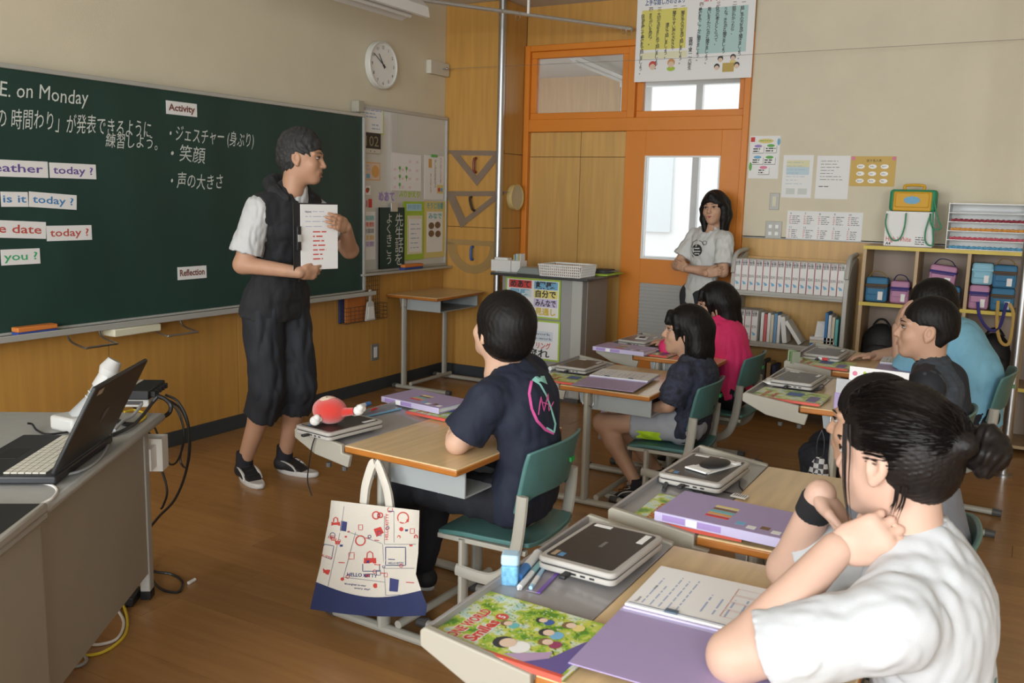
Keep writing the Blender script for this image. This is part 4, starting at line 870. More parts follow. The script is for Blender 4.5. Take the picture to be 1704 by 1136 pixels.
# ---- cubby shelf
ux0, ux1 = -.06, .285; uy0 = X(1437, 410, ux0)[1]; uy1 = uy0-1.06; uz = 1.20
cu = empty('cubby_shelf', ((ux0+ux1)/2, (uy0+uy1)/2, 0), 0, 'wooden cubby shelf with yellow edged boards holding tool bags', 'shelf'); uw = (uy0-uy1)/2; ud = (ux1-ux0)/2
m_cub = mat('cubby_wood', (.44, .31, .17), .5, noise=.08, nscale=3, stretch=(6, 6, .6)); m_yel = mat('yellow_edge', (.62, .48, .06), .5); m_cubback = mat('cubby_back', (.36, .28, .22), .7)
zsh = X(1480, 505, ux0)[2]; divy = [uy0]+[X(p, 470, ux0)[1] for p in (1519, 1606)]+[uy1]
for i, y in enumerate(divy):
    yl = y-cu.location[1]; MB().box(-ud, yl-(.0 if i == 3 else .02 if i else .022), 0, ud, yl+(.022 if i == 3 else 0.0), uz-.022).build('upright', m_cub, cu, bevel=.0015)
for z in (.05, .40, zsh, uz): MB().box(-ud+.004, -uw, z-.022, ud, uw, z).build('shelf_board', m_cub, cu) if z == uz else MB().box(-ud+.006, -uw+.03, z-.020, ud-.013, uw-.03, z-.001).build('shelf_board', m_cub, cu)
for z in (.40, zsh, uz): MB().box(-ud-.004, -uw, z-.022, -ud+.003, uw, z-.0005).build('yellow_lipping', m_yel, cu)
MB().box(ud-.012, -uw+.022, .05, ud-.001, uw-.022, uz-.022).build('back_panel', m_cubback, cu)
m_bagb = mat('bag_blue', (.05, .19, .34), .75, bump=.2, bscale=300); m_bagp = mat('bag_pink', (.48, .24, .38), .75, bump=.2, bscale=300); m_bags = mat('bag_sky', (.25, .50, .62), .75); m_strn = mat('strap_navy', (.025, .02, .16), .7); m_strb = mat('strap_brown', (.09, .05, .02), .7); m_strg = mat('strap_gold', (.50, .32, .08), .7)
def toolbag(px, zb_, w_, h_, m, ms, label, rx=0.0, d_=.11, x=None, strap=True):
    y = X(px, 480, ux0+.03)[1]
    o = empty('tool_bag', ((ux0+.03) if x is None else x, y, zb_), 0, label, 'bag', 'sewing tool bags in the cubbies'); o.rotation_euler = (rx, 0, 0)
    MB().box(0, -w_/2, 0.0, d_, w_/2, h_).build('bag_body', m, o, bevel=.016, segs=3)
    MB().box(-.004, -w_/2-.001, h_*.62, d_+.003, w_/2+.001, h_*.74).build('zip_band', ms, o, bevel=.003)
    MB().box(-.008, -w_*.40, h_*.30, .001, w_*.40, h_*.60).build('front_pocket', m, o, bevel=.005)
    MB().box(-.010, -w_*.43, h_*.56, -.004, w_*.43, h_*.61).build('pocket_trim', ms, o, bevel=.001)
    MB().box(-.012, -w_*.32, h_*.10, -.0085, -w_*.10, h_*.44).build('name_tag', m_paper, o)
    if strap: MB().tube(spline([(d_*.5, -w_*.42, h_-.004), (d_*.42, -w_*.2, h_+.03), (d_*.4, w_*.2, h_+.035), (d_*.5, w_*.42, h_-.004)], 5), .008, 6, flat=.35).build('carry_strap', ms if ms is m_strn else m_strg, o)
    return o
toolbag(1458, zsh+.001, .13, .155, m_bagb, m_strb, 'blue tool bag with brown straps in the cubby near the cart')
toolbag(1497, zsh+.001, .11, .140, m_bagp, m_strn, 'pink tool bag with navy straps beside the blue one')
toolbag(1536, zsh+.001, .10, .120, m_bagp, m_strn, 'pink tool bag half hidden in the middle cubby', strap=False)
toolbag(1580, zsh+.001, .12, .125, m_bagb, m_strb, 'blue tool bag in the middle cubby', strap=False)
toolbag(1564, zsh+.128, .15, .125, m_bagp, m_strn, 'pink tool bag resting on top of the middle cubby bags', rx=.10)
toolbag(1630, zsh+.001, .11, .145, m_bagp, m_strn, 'pink tool bag under the sky blue one in the end cubby', strap=False)
toolbag(1632, zsh+.150, .115, .130, m_bags, m_bags, 'sky blue soft bag stacked in the end cubby', strap=False)
toolbag(1670, zsh+.001, .125, .135, m_bagb, m_strb, 'blue tool bag at the bottom of the end cubby', strap=False)
toolbag(1670, zsh+.138, .125, .135, m_bagb, m_strb, 'blue tool bag on top in the end cubby')
for i, (pts, mm, lab) in enumerate((([(1627, 502), (1630, 525), (1642, 545), (1655, 550), (1665, 540), (1672, 515), (1675, 503)], m_strn, 'navy bag strap looping down from the end cubby'), ([(1661, 500), (1659, 540), (1665, 568), (1678, 572), (1685, 545), (1686, 520), (1680, 505)], m_strg, 'gold and brown bag strap looping down from the end cubby'))):
    q = MB().tube(spline([X(a, b, ux0-.014) for a, b in pts], 5), .009, 6, flat=.3).build('bag_strap', mm, None); tag(q, lab, 'strap', 'hanging bag straps')
for (px, dpx, lab) in ((1465, .30, 'black school rucksack in the lower cubby behind the boys'), (1655, .26, 'black school rucksack in the lower end cubby')):
    y = X(px, 560, ux0+.1)[1]; q = empty('rucksack', (ux0+.14, y, .401), 0, lab, 'bag', 'black rucksacks in the lower cubbies')
    MB().ball((0, 0, .15), (.10, dpx/2-.03, .15), 18, 12).build('rucksack_body', mat('black_nylon', (.012, .012, .014), .6, bump=.3, bscale=60), q); MB().tube(spline([(-.02, -.05, .285), (-.03, -.02, .325), (-.03, .02, .325), (-.02, .05, .285)], 5), .008, 6).build('grab_handle', m_black, q); MB().ball((-.085, 0, .10), (.03, dpx/3, .08), 12, 8).build('front_pocket', MATS['black_nylon'], q)
# on top of the cubby shelf
tz = uz+.0005
ya = X(1471, 395, ux0+.10)[1]; yb = X(1552, 395, ux0+.10)[1]; pbx = empty('paper_carton', (ux0+.10, (ya+yb)/2, tz), 0, 'white paper carton lettered High White A4 on the cubby', 'carton'); hw_ = (ya-yb)/2; hh_ = X(1510, 352, ux0+.1)[2]-uz
MB().box(0, -hw_, 0, .17, hw_, hh_).build('carton_body', m_paper, pbx, bevel=.002)
mb = MB(); put_text(mb, 'High White', -hw_*.92, hh_*.14, h=.030, w=hw_*1.05, bold=.01); MB().add([(-.001, -p[0], p[1]) for p in mb.v], mb.f).build('lettering', mcol('carton_red', (.62, .14, .12)), pbx, smooth=0)
mb = MB(); put_text(mb, 'A4', -hw_*.92, hh_*.03, h=.018, bold=.02); scribble(mb, hw_*.3, hh_*.05, hw_*.9, hh_*.3, 4, 0, seed=4); MB().add([(-.001, -p[0], p[1]) for p in mb.v], mb.f).build('small_lettering', m_ink, pbx, smooth=0)
m_by = mat('bag_yellow', (.66, .36, .02), .6); m_bgn = mat('bag_green', (.03, .26, .12), .6)
pb = empty('satchel', (ux0+.125, (ya+yb)/2-.005, tz+hh_+.0005), 0, 'yellow and green satchel set on the paper carton', 'bag'); sw = .135
MB().box(-.02, -sw, 0, .10, sw, .135).build('satchel_body', m_bgn, pb, bevel=.02, segs=3); MB().box(-.034, -sw*.82, .003, -.018, sw*.82, .122).build('front_panel', m_by, pb, bevel=.008); MB().box(-.045, -sw*.72, .025, -.034, sw*.72, .115).build('front_flap', m_by, pb, bevel=.008)
disc_ = MB().add([(-.0462, .045*math.cos(2*math.pi*k/20)*(1+.1*(k % 2)), .07+.022*math.sin(2*math.pi*k/20)*(1+.15*(k % 2))) for k in range(20)], [tuple(range(20))[::-1]]).build('emblem', bluep, pb, smooth=0)
MB().tube(spline([(.03, -.055, .132), (.03, -.05, .16), (.03, .05, .16), (.03, .055, .132)], 5), .009, 8).build('handle', m_by, pb)
for pts in ([(1476, 355), (1474, 375), (1484, 398), (1497, 397), (1505, 378), (1508, 354)], [(1555, 335), (1560, 362), (1566, 378), (1556, 382), (1549, 372), (1548, 355)], [(1549, 355), (1540, 385), (1541, 404), (1552, 407), (1552, 380), (1553, 352)]):
    P_ = [X(a, b, ux0+.068)-np.array(pb.location) for a, b in pts]; MB().tube(spline(P_, 6), .0045, 6).build('cord_strap', m_bgn, pb)
# letter trays
ya = X(1574, 400, ux0+.02)[1]; yb = ya-.42; lt = empty('letter_rack', (ux0+.02, (ya+yb)/2, tz), 0, 'white five tier letter rack with coloured braids on the cubby', 'rack'); hw_ = (ya-yb)/2; hl = X(1580, 337, ux0+.02)[2]-uz
for y in (-hw_, hw_-.004): MB().box(0, y, 0, .24, y+.004, hl).build('side_wall', m_white, lt)
MB().box(.236, -hw_+.004, 0, .24, hw_-.004, hl).build('back_wall', m_white, lt)
for i in range(6):
    z = hl*i/5.15; MB().box(0, -hw_+.004, z, .236, hw_-.004, z+.004).build('tier', m_white, lt)
for i, (c, nm) in enumerate((((.10, .34, .55), 'blue'), ((.58, .10, .14), 'red'), ((.72, .32, .06), 'orange'), ((.30, .04, .06), 'maroon'))):
    z = hl*i/5.15+.004; n = 46
    q = MB().tube([(.004+.004*math.sin(k*1.9), -hw_+.012+(2*hw_-.03)*k/n, z+.009+.003*math.cos(k*1.9)) for k in range(n+1)], [.0075+.0015*(k % 2) for k in range(n+1)], 6).build('braided_cord', mcol('braid_'+nm, c), None); q.location = tuple(np.array(lt.location)+np.array([.008, 0, 0])); tag(q, nm+' braided cord lying on a letter rack tier', 'cord', 'braided cords in the letter rack')
q = MB().box(.02, -hw_+.02, hl*4/5.15+.0045, .21, hw_-.06, hl*4/5.15+.012).build('paper_stack', mcol('pale_grey_paper', (.5, .52, .55)), None); q.location = lt.location; tag(q, 'thin grey paper stack on the top letter rack tier', 'papers')
# ================================================================== TEACHER'S DESKS
TH = .66
K = Z(289, 676, TH)[:2]; _a = Z(262, 697, TH)[:2]; _b = Z(85, 836, TH)[:2]
e1 = (_b-_a)/np.linalg.norm(_b-_a); e2 = np.array([e1[1], -e1[0]]);
if e2 @ (np.array([-4.3, -1.0])-K) < 0: e2 = -e2
rzT = math.atan2(e1[1], e1[0])
K = _a-e1*.10
def tw(s, t, z=0.0): q = K+e1*s+e2*t; return (float(q[0]), float(q[1]), z)   # s along the front edge from the far corner, t into the desk
MT = Matrix(((e1[0], e2[0], 0, K[0]), (e1[1], e2[1], 0, K[1]), (0, 0, 1, 0), (0, 0, 0, 1)))
def tn(p): return p
flipT = (e1[0]*e2[1]-e1[1]*e2[0]) < 0
def tb_box(mb, s0, t0, z0, s1, t1, z1):
    vs = [tw(s, t, z) for z in (z0, z1) for t in (t0, t1) for s in (s0, s1)]
    f = [(0, 2, 3, 1), (4, 5, 7, 6), (0, 1, 5, 4), (2, 6, 7, 3), (0, 4, 6, 2), (1, 3, 7, 5)]
    return mb.add(vs, [q[::-1] for q in f] if flipT else f)
m_dtop = mat('teacher_desk_top', (.36, .365, .35), .35, noise=.04, nscale=30); m_dpan = mat('teacher_desk_panel', (.33, .305, .25), .45, noise=.03, nscale=4)
LT = float(np.linalg.norm(_b-_a))+.115
td = empty('teacher_desk', (0, 0, 0), 0, 'grey teacher desk carrying the open black laptop', 'desk')
tb_box(MB(), 0, 0, TH-.028, LT, .72, TH).build('desk_top', m_dtop, td, bevel=.012)
tb_box(MB(), .10, .05, .10, LT-.005, .065, TH-.028).build('front_panel', m_dpan, td)
for (s, t) in ((.06, .045), (.06, .64)): tb_box(MB(), s, t, .03, s+.045, t+.035, TH-.028).build('leg', m_grey, td, bevel=.004); tb_box(MB(), s, t, 0, s+.045, t+.035, .03).build('foot_pad', m_black, td)
tb_box(MB(), LT-.04, .07, 0, LT-.005, .66, TH-.028).build('end_panel', m_dpan, td)
sdk = empty('side_desk', (0, 0, 0), 0, 'grey side cabinet joined to the teacher desk, under a plastic mat', 'desk')
tb_box(MB(), LT+.004, .02, 0.0, LT+1.0, .70, TH-.035).build('body', m_dpan, sdk, bevel=.003); tb_box(MB(), LT+.004, .0, TH-.035, LT+1.0, .72, TH-.012).build('top_board', m_dtop, sdk, bevel=.006)
mt = tb_box(MB(), LT-.02, .01, TH+.0005, LT+.62, .40, TH+.002); q = tb_box(MB(), LT+.01, .004, TH-.0115, LT+.80, .42, TH-.009).build('desk_mat', mat('clear_mat', (.42, .52, .52), .15), None); tag(q, 'clear plastic mat with teal checked paper on the side cabinet', 'mat')
for i in range(7): tb_box(MB(), LT+.03+.06*i, .02, TH-.0088, LT+.055+.06*i, .38, TH-.0080).build('check_stripe', mat('mat_teal', (.22, .42, .42), .4), q)
# white holder on the far leg
wh = empty('wall_holder', (0, 0, 0), 0, 'white plastic holder fixed to the end of the teacher desk', 'holder'); 
for a in ((-.075, .02, .44, -.005, .026, .56), (-.075, .10, .44, -.005, .106, .56), (-.075, .026, .44, -.069, .10, .56), (-.011, .026, .44, -.005, .10, .56), (-.069, .026, .44, -.011, .10, .446)): tb_box(MB(), *a).build('wall', m_white, wh)
tb_box(MB(), -.005, .04, .46, .06, .08, .54).build('bracket', m_white, wh)
# open laptop
m_lap = mat('laptop_black', (.018, .019, .022), .4); m_key = mat('laptop_keys', (.60, .58, .50), .5)
lp = empty('open_laptop', (0, 0, 0), 0, 'open black laptop with pale keys on the teacher desk', 'laptop')
hn = Z(98, 797, TH+.02)[:2]-K; hf = Z(184, 727, TH+.02)[:2]-K; s1_ = hn@e1; s0_ = hf@e1; tt0 = max(.02, (hn@e2+hf@e2)/2)
s0_ = s1_-.42 if s1_-s0_ > .44 else s0_
tb_box(MB(), s0_, tt0, TH+.004, s1_, tt0+.27, TH+.028).build('base', m_lap, lp, bevel=.006)
for s in (s0_+.03, s1_-.05):
    for t in (tt0+.02, tt0+.23): tb_box(MB(), s, t, TH, s+.02, t+.02, TH+.004).build('rubber_foot', m_black, lp)
for r in range(6):
    for c in range(15):
        ks = s0_+.02+c*(s1_-s0_-.04)/15; kt = tt0+.035+r*.0185; tb_box(MB(), ks, kt, TH+.028, ks+(s1_-s0_-.04)/15-.0025, kt+.016, TH+.031).build('key', m_key, lp)
tb_box(MB(), (s0_+s1_)/2-.05, tt0+.175, TH+.028, (s0_+s1_)/2+.05, tt0+.235, TH+.0285).build('touch_pad', m_black, lp)
ld = MB(); LH = .265; ca, sa = math.cos(math.radians(27)), math.sin(math.radians(27)); vs = []
for (dz, dt) in ((0, 0), (LH, 0)):
    for th in (0, .012):
        for s in (s0_, s1_): vs.append(tw(s, tt0+.004-dz*sa+th*ca, TH+.030+dz*ca+th*sa))
f = [(0, 1, 5, 4), (2, 6, 7, 3), (0, 4, 6, 2), (1, 3, 7, 5), (0, 2, 3, 1), (4, 5, 7, 6)]
lid = ld.add(vs, f).build('lid', mat('laptop_lid', (.020, .022, .022), .35), lp, fix=True, bevel=.004)
def lidq(s, z, off): return tw(s, tt0+.004-z*sa-off*ca, TH+.030+z*ca-off*sa)
MB().quad(lidq(s1_-.07, LH-.012, .001), lidq(s1_-.03, LH-.012, .001), lidq(s1_-.03, LH-.03, .001), lidq(s1_-.07, LH-.03, .001)).build('lid_sticker', mcol('silver_sticker', (.45, .40, .33)), lid, smooth=0)
MB().quad(lidq((s0_+s1_)/2-.02, LH*.5+.02, .001), lidq((s0_+s1_)/2+.02, LH*.5+.02, .001), lidq((s0_+s1_)/2+.02, LH*.5-.02, .001), lidq((s0_+s1_)/2-.02, LH*.5-.02, .001)).build('lid_emblem', mcol('dull_emblem', (.12, .12, .12)), lid, smooth=0)
MB().quad(*[tw(s, tt0+.004-z*sa+.0125*ca, TH+.030+z*ca+.0125*sa) for s, z in ((s0_+.012, .015), (s1_-.012, .015), (s1_-.012, LH-.015), (s0_+.012, LH-.015))]).build('screen', mat('dark_screen', (.01, .012, .015), .12), lid, smooth=0)
# document camera
dcm = empty('document_camera', (0, 0, 0), 0, 'white folding document camera behind the laptop', 'camera')
q0 = Z(125, 712, TH); st = (np.array(q0[:2])-K); ds, dt = st@e1, st@e2
ds = min(ds, s0_+.10); dt = max(dt, tt0+.30)
q0 = Z(125, 714, TH); bsx = np.array([q0[0], q0[1], TH]); hd0 = Z(182, 610, TH+.20)
dcm.location = tuple(bsx); far_ = hd0-bsx; far_[2] = .19
un = far_/np.linalg.norm(far_)
m_dcw = mat('doc_camera_white', (.50, .50, .48), .45); m_dcg = mat('doc_camera_grey', (.34, .35, .35), .4)
MB().box(-.05, -.06, 0, .05, .06, .05).build('base', m_dcw, dcm, bevel=.01)
MB().tube([(0, 0, .04), tuple(far_*.5), tuple(far_*.72)], [.034, .032, .030], 14, flat=.7).build('arm', m_dcg, dcm)
MB().tube([tuple(far_*.70), tuple(far_*.92)], [.036, .034], 14, flat=.7).build('arm_sleeve', m_dcw, dcm)
MB().tube([tuple(far_*.90), tuple(far_*1.0), tuple(far_*1.16)], [.034, .044, .030], 14, flat=.75).build('camera_head', m_dcw, dcm)
for k in range(4): MB().tube([tuple(far_*(.34+.08*k)), tuple(far_*(.36+.08*k))], .0352, 14, flat=.72).build('arm_ring', m_dcw, dcm)
# black switch box on the desk corner, resting on a white adapter
q = Z(246, 668, TH); wa = empty('white_adapter', (q[0]-.03, q[1]-.0, TH), rzT, 'white adapter block under the black switch box', 'adapter'); MB().box(-.07, -.05, 0, .07, .05, .034).build('block', mcol('adapter_white', (.62, .60, .55)), wa, bevel=.005); MB().box(.0701, -.03, .010, .0712, .03, .024).build('port_strip', m_cap, wa)
sb = empty('switch_box', (q[0]-.03, q[1], TH+.0345), rzT, 'black video switch box with many cables on the desk corner', 'switch box'); MB().box(-.10, -.06, 0, .10, .06, .034).build('case', m_black, sb, bevel=.004); MB().box(-.095, -.03, .0343, .095, -.016, .0352).build('label_strip', mcol('silver_sticker', (.45, .40, .33)), sb)
for i in range(5): MB().box(-.08+.035*i, .060, .008, -.062+.035*i, .075, .026).build('cable_plug', m_black, sb)
m_cable = mat('black_cable', (.012, .012, .013), .4); m_ycab = mat('yellow_cable', (.62, .45, .03), .45); m_gcab = mat('grey_cable', (.35, .37, .40), .45); m_wcab = mat('white_cable', (.65, .63, .6), .45)
def cable(label, pts, r, m, n=7, grp='cables at the teacher desk', name='cable'):
    o = MB().tube(spline(pts, 7), r, n).build(name, m, None); return tag(o, label, 'cable', grp)
zT = TH+.006
def cz_(px, py, x): return X(px, py, x)
xq = float(q[0])
cable('thick black cable looped round the desk corner', [Z(196, 700, zT), Z(215, 706, zT), Z(250, 700, TH-.02), Z(278, 690, TH-.03), Z(284, 675, TH+.0), Z(272, 662, TH+.03), Z(250, 656, TH+.045)], .008, m_cable)
xE = float(K[0])+.08
cable('black cable hanging in a wide loop down to the floor', [X(276, 657, xE), X(296, 668, xE), X(312, 700, xE), X(315, 745, xE), X(308, 790, xE), X(290, 832, xE), X(262, 862, xE), X(240, 895, xE), X(239, 930, xE), Z(262, 975, .01), Z(295, 985, .006), Z(304, 968, .006), Z(285, 955, .006), Z(250, 948, .03), X(215, 920, xE-.1), X(190, 880, xE-.12), X(184, 820, xE-.13), X(190, 765, xE-.13)], .005, m_cable)
cable('black cable hanging in a short loop beside the desk end', [X(282, 668, xE), X(300, 690, xE+.02), X(306, 730, xE+.02), X(296, 765, xE+.02), X(283, 772, xE+.02), X(272, 752, xE+.02), X(258, 712, xE+.02), X(240, 690, xE-.02), Z(215, 672, TH+.012)], .004, m_cable)
cable('black cable with a plug dangling beside the white holder', [X(240, 714, xE+.03), X(255, 730, xE+.04), X(266, 770, xE+.04), X(278, 815, xE+.04), X(272, 840, xE+.04), X(268, 846, xE+.04)], .0045, m_cable)
cable('short black cable drooping under the desk edge', [X(156, 795, xE-.35), X(172, 797, xE-.35), X(188, 785, xE-.34), X(193, 765, xE-.33)], .005, m_cable)
cable('yellow network cable on the teacher desk top', [Z(207, 685, zT+.004), Z(225, 682, zT), Z(243, 690, zT), Z(232, 701, zT), Z(212, 705, zT)], .004, m_ycab)
cable('grey network cable from the open laptop along the desk edge', [Z(108, 790, zT), Z(135, 783, zT), Z(160, 768, zT), Z(176, 748, zT), Z(181, 733, zT)], .004, m_gcab)
cable('black power lead with a bare plug behind the laptop', [Z(118, 718, zT), Z(80, 722, zT), Z(62, 716, zT), Z(54, 706, zT+.01), Z(46, 704, zT+.016)], .0035, m_cable)
cable('yellow cable curling on the floor under the desk', [Z(200, 990, .006), Z(212, 1030, .006), Z(205, 1060, .006), Z(170, 1085, .006), Z(125, 1092, .006)], .005, m_ycab)
cable('white cable curling on the floor under the desk', [Z(192, 1008, .006), Z(206, 1035, .006), Z(195, 1062, .006), Z(165, 1072, .006), Z(140, 1070, .006)], .005, m_wcab)
cable('grey cable end lying on the floor by the side cabinet', [Z(110, 1108, .006), Z(130, 1108, .006), Z(144, 1098, .006), Z(136, 1085, .006)], .005, m_gcab)
pbk = Z(215, 1000, 0.0); psb = empty('power_strip', tuple(pbk), .6, 'dark power adapter on the floor under the teacher desk', 'adapter'); MB().box(-.05, -.03, 0, .05, .03, .035).build('block', m_black, psb, bevel=.005); MB().box(.0502, -.012, .010, .066, .012, .026).build('plug', m_cap, psb)
ch = Z(320, 967, .006); q = MB().tube([(-.018, 0, 0), (.018, .006, 0)], [.0065, .006], 10).build('chalk_piece', m_white, None); q.location = tuple(ch); tag(q, 'white stub of chalk lying on the brown floor', 'chalk')
# pale tablet on the side cabinet, with a clip of cables
cable('black cable bundled along the desk edge from the laptop', [Z(186, 724, zT), Z(205, 716, zT+.004), Z(225, 704, zT+.004), Z(240, 688, zT+.006), Z(252, 672, zT+.02), Z(262, 660, TH+.05)], .006, m_cable)
cable('grey cable crossing behind the laptop hinge', [Z(190, 716, zT+.010), Z(205, 700, zT+.012), Z(222, 690, zT+.014), Z(236, 672, TH+.04)], .0055, m_gcab)
cable('black cable hanging in a long outer loop at the desk end', [X(270, 660, xE), X(300, 680, xE+.05), X(316, 725, xE+.05), X(312, 775, xE+.05), X(300, 765, xE+.05), X(306, 715, xE+.05), X(288, 672, xE+.03), X(266, 662, xE)], .004, m_cable)
tq = Z(0, 850, TH+.02); tlp = empty('closed_laptop', (tq[0]-.05, tq[1]-.02, TH-.0088), rzT, 'pale closed laptop at the edge of the side cabinet', 'laptop', 'closed school laptops'); MB().box(-.13, -.09, 0, .13, .09, .024).build('case', mcol('pale_case', (.34, .33, .30), .45), tlp, bevel=.006); MB().box(-.115, -.075, .024, .115, .075, .0255).build('lid_panel', m_black, tlp)
cable('white cable bunched at the side cabinet corner', [Z(45, 803, TH), Z(80, 806, TH), Z(95, 815, TH), Z(88, 828, TH+.004), Z(70, 838, TH-.002), Z(60, 842, TH-.002)], .004, m_wcab)
# ================================================================== THINGS ON THE SCHOOL DESKS
m_lcase = mat('laptop_grey_case', (.42, .40, .37), .42); m_lpan = mat('laptop_lid_dark', (.035, .033, .031), .35, noise=.06, nscale=60); m_seam = mat('laptop_seam', (.03, .03, .03), .6)
def rrect(w, d, r, n=4):
    out = []
    for (cx, cy, a0) in ((w-r, d-r, 0), (-w+r, d-r, 90), (-w+r, -d+r, 180), (w-r, -d+r, 270)):
        for k in range(n+1): a = math.radians(a0+90*k/n); out.append((cx+r*math.cos(a), cy+r*math.sin(a)))
    return out
def laptop(px, py, h, rz, label, plug=True):
    p = Z(px, py, h+.045); o = empty('closed_laptop', (p[0], p[1], h+.0135), rz, label, 'laptop', 'closed school laptops'); W, D = .126, .086
    MB().prism(rrect(W, D, .016), 0.0, .0115).build('base', m_lcase, o, bevel=.003)
    MB().prism(rrect(W-.003, D-.003, .015), .0117, .0138).build('seam', m_seam, o)
    lid = MB().prism(rrect(W, D, .016), .014, .026).build('lid', m_lcase, o, bevel=.004)
    MB().prism(rrect(W-.016, D-.012, .008), .0261, .0268).build('lid_panel', m_lpan, lid)
    MB().box(-W+.024, D-.030, .0268, -W+.05, D-.020, .0272).build('sticker', mat('tan_sticker', (.35, .27, .18), .6), lid); MB().box(-W+.026, D-.046, .0268, -W+.044, D-.034, .0272).build('sticker', mat('blue_sticker', (.10, .25, .45), .6), lid)
    MB().box(W-.075, -D+.020, .0268, W-.022, -D+.034, .0273).build('name_label', m_paper, lid); MB().box(W-.034, D-.060, .0268, W-.020, D-.02, .0273).build('asset_label', m_paper, lid)
    MB().box(-.012, -.004, .0268, .020, .004, .0271).build('emblem', mat('dull_emblem2', (.16, .155, .15), .4), lid)
    for k in range(3): MB().box(-W-.0006, -.045+.02*k, .005, -W+.001, -.034+.02*k, .009).build('port', m_black, o)
    if plug: MB().box(-W-.028, .005, .003, -W-.0008, .019, .011).build('plug', m_black, o, bevel=.002)
    return o
LP = {}
LP[1] = laptop(566, 700, .636, -.14, 'closed grey laptop with the red plush toy on it')
LP[2] = laptop(968, 603, .580, -.04, 'closed grey laptop beside the open folder of the second desk')
LP[3] = laptop(1066, 561, .630, -.05, 'closed grey laptop carrying a small white card')
LP[4] = laptop(1330, 625, .700, -.06, 'closed grey laptop on the desk with the upright card')
LP[5] = laptop(1376, 583, .700, -.04, 'closed grey laptop near the outstretched hand')
LP[6] = laptop(1174, 774, .700, -.05, 'closed grey laptop with a wrapped black earphone pouch')
LP[7] = laptop(1003, 903, .700, -.04, 'closed grey laptop beside the picture textbook pens')
LZ = .0135+.0275
# ---- purple ring files
m_lav = mat('lavender_file', (.36, .29, .50), .45); m_spn = mat('lavender_spine', (.50, .46, .66), .4)
def ringfile(loc, rz, z, label):
    o = empty('ring_file', (loc[0], loc[1], z), rz, label, 'folder', 'lavender ring files')   # spine along y at x = 0
    MB().box(.003, -.150, 0, .188, .150, .003).build('back_cover', m_lav, o, bevel=.001); MB().box(.003, -.150, .019, .188, .150, .022).build('front_cover', m_lav, o, bevel=.001); MB().box(.006, -.145, .0035, .180, .145, .0185).build('pages', m_paper, o); MB().box(0, -.150, 0, .003, .150, .022).build('spine', m_spn, o, bevel=.001)
    for (a, b, mm) in ((.075, .130, purp), (-.01, .050, purp)): MB().box(-.0008, a, .004, 0, b, .018).build('spine_label', mm, o)
    MB().box(-.0009, .046, .003, 0, .072, .019).build('spine_label', m_paper, o)
    for k in range(5): MB().box((.045+.018*k), -.01, .0221, .058+.018*k, .045, .0224).build('cover_print', (redp, orn, teal, brwn, yel)[k], o)
    for k in range(4): MB().box(.02+.012*(k % 2), -.135+.028*k, .0221, .04+.012*(k % 2), -.115+.028*k, .0224).build('cover_print', (m_paper, brwn, m_paper, bluep)[k], o)
    return o
q = Z(1191, 880, .728); ringfile((q[0]+.005, q[1]), -.05, .7145, 'closed lavender ring file lying on the textbook of the pen desk')
q = Z(681, 674, .66); ringfile((q[0], q[1]), -.14, .650, 'closed lavender ring file in front of the navy shirted boy')
q = Z(1028, 583, .655); ringfile((q[0], q[1]), -.05, .640, 'closed lavender ring file on the desk of the child in pink')
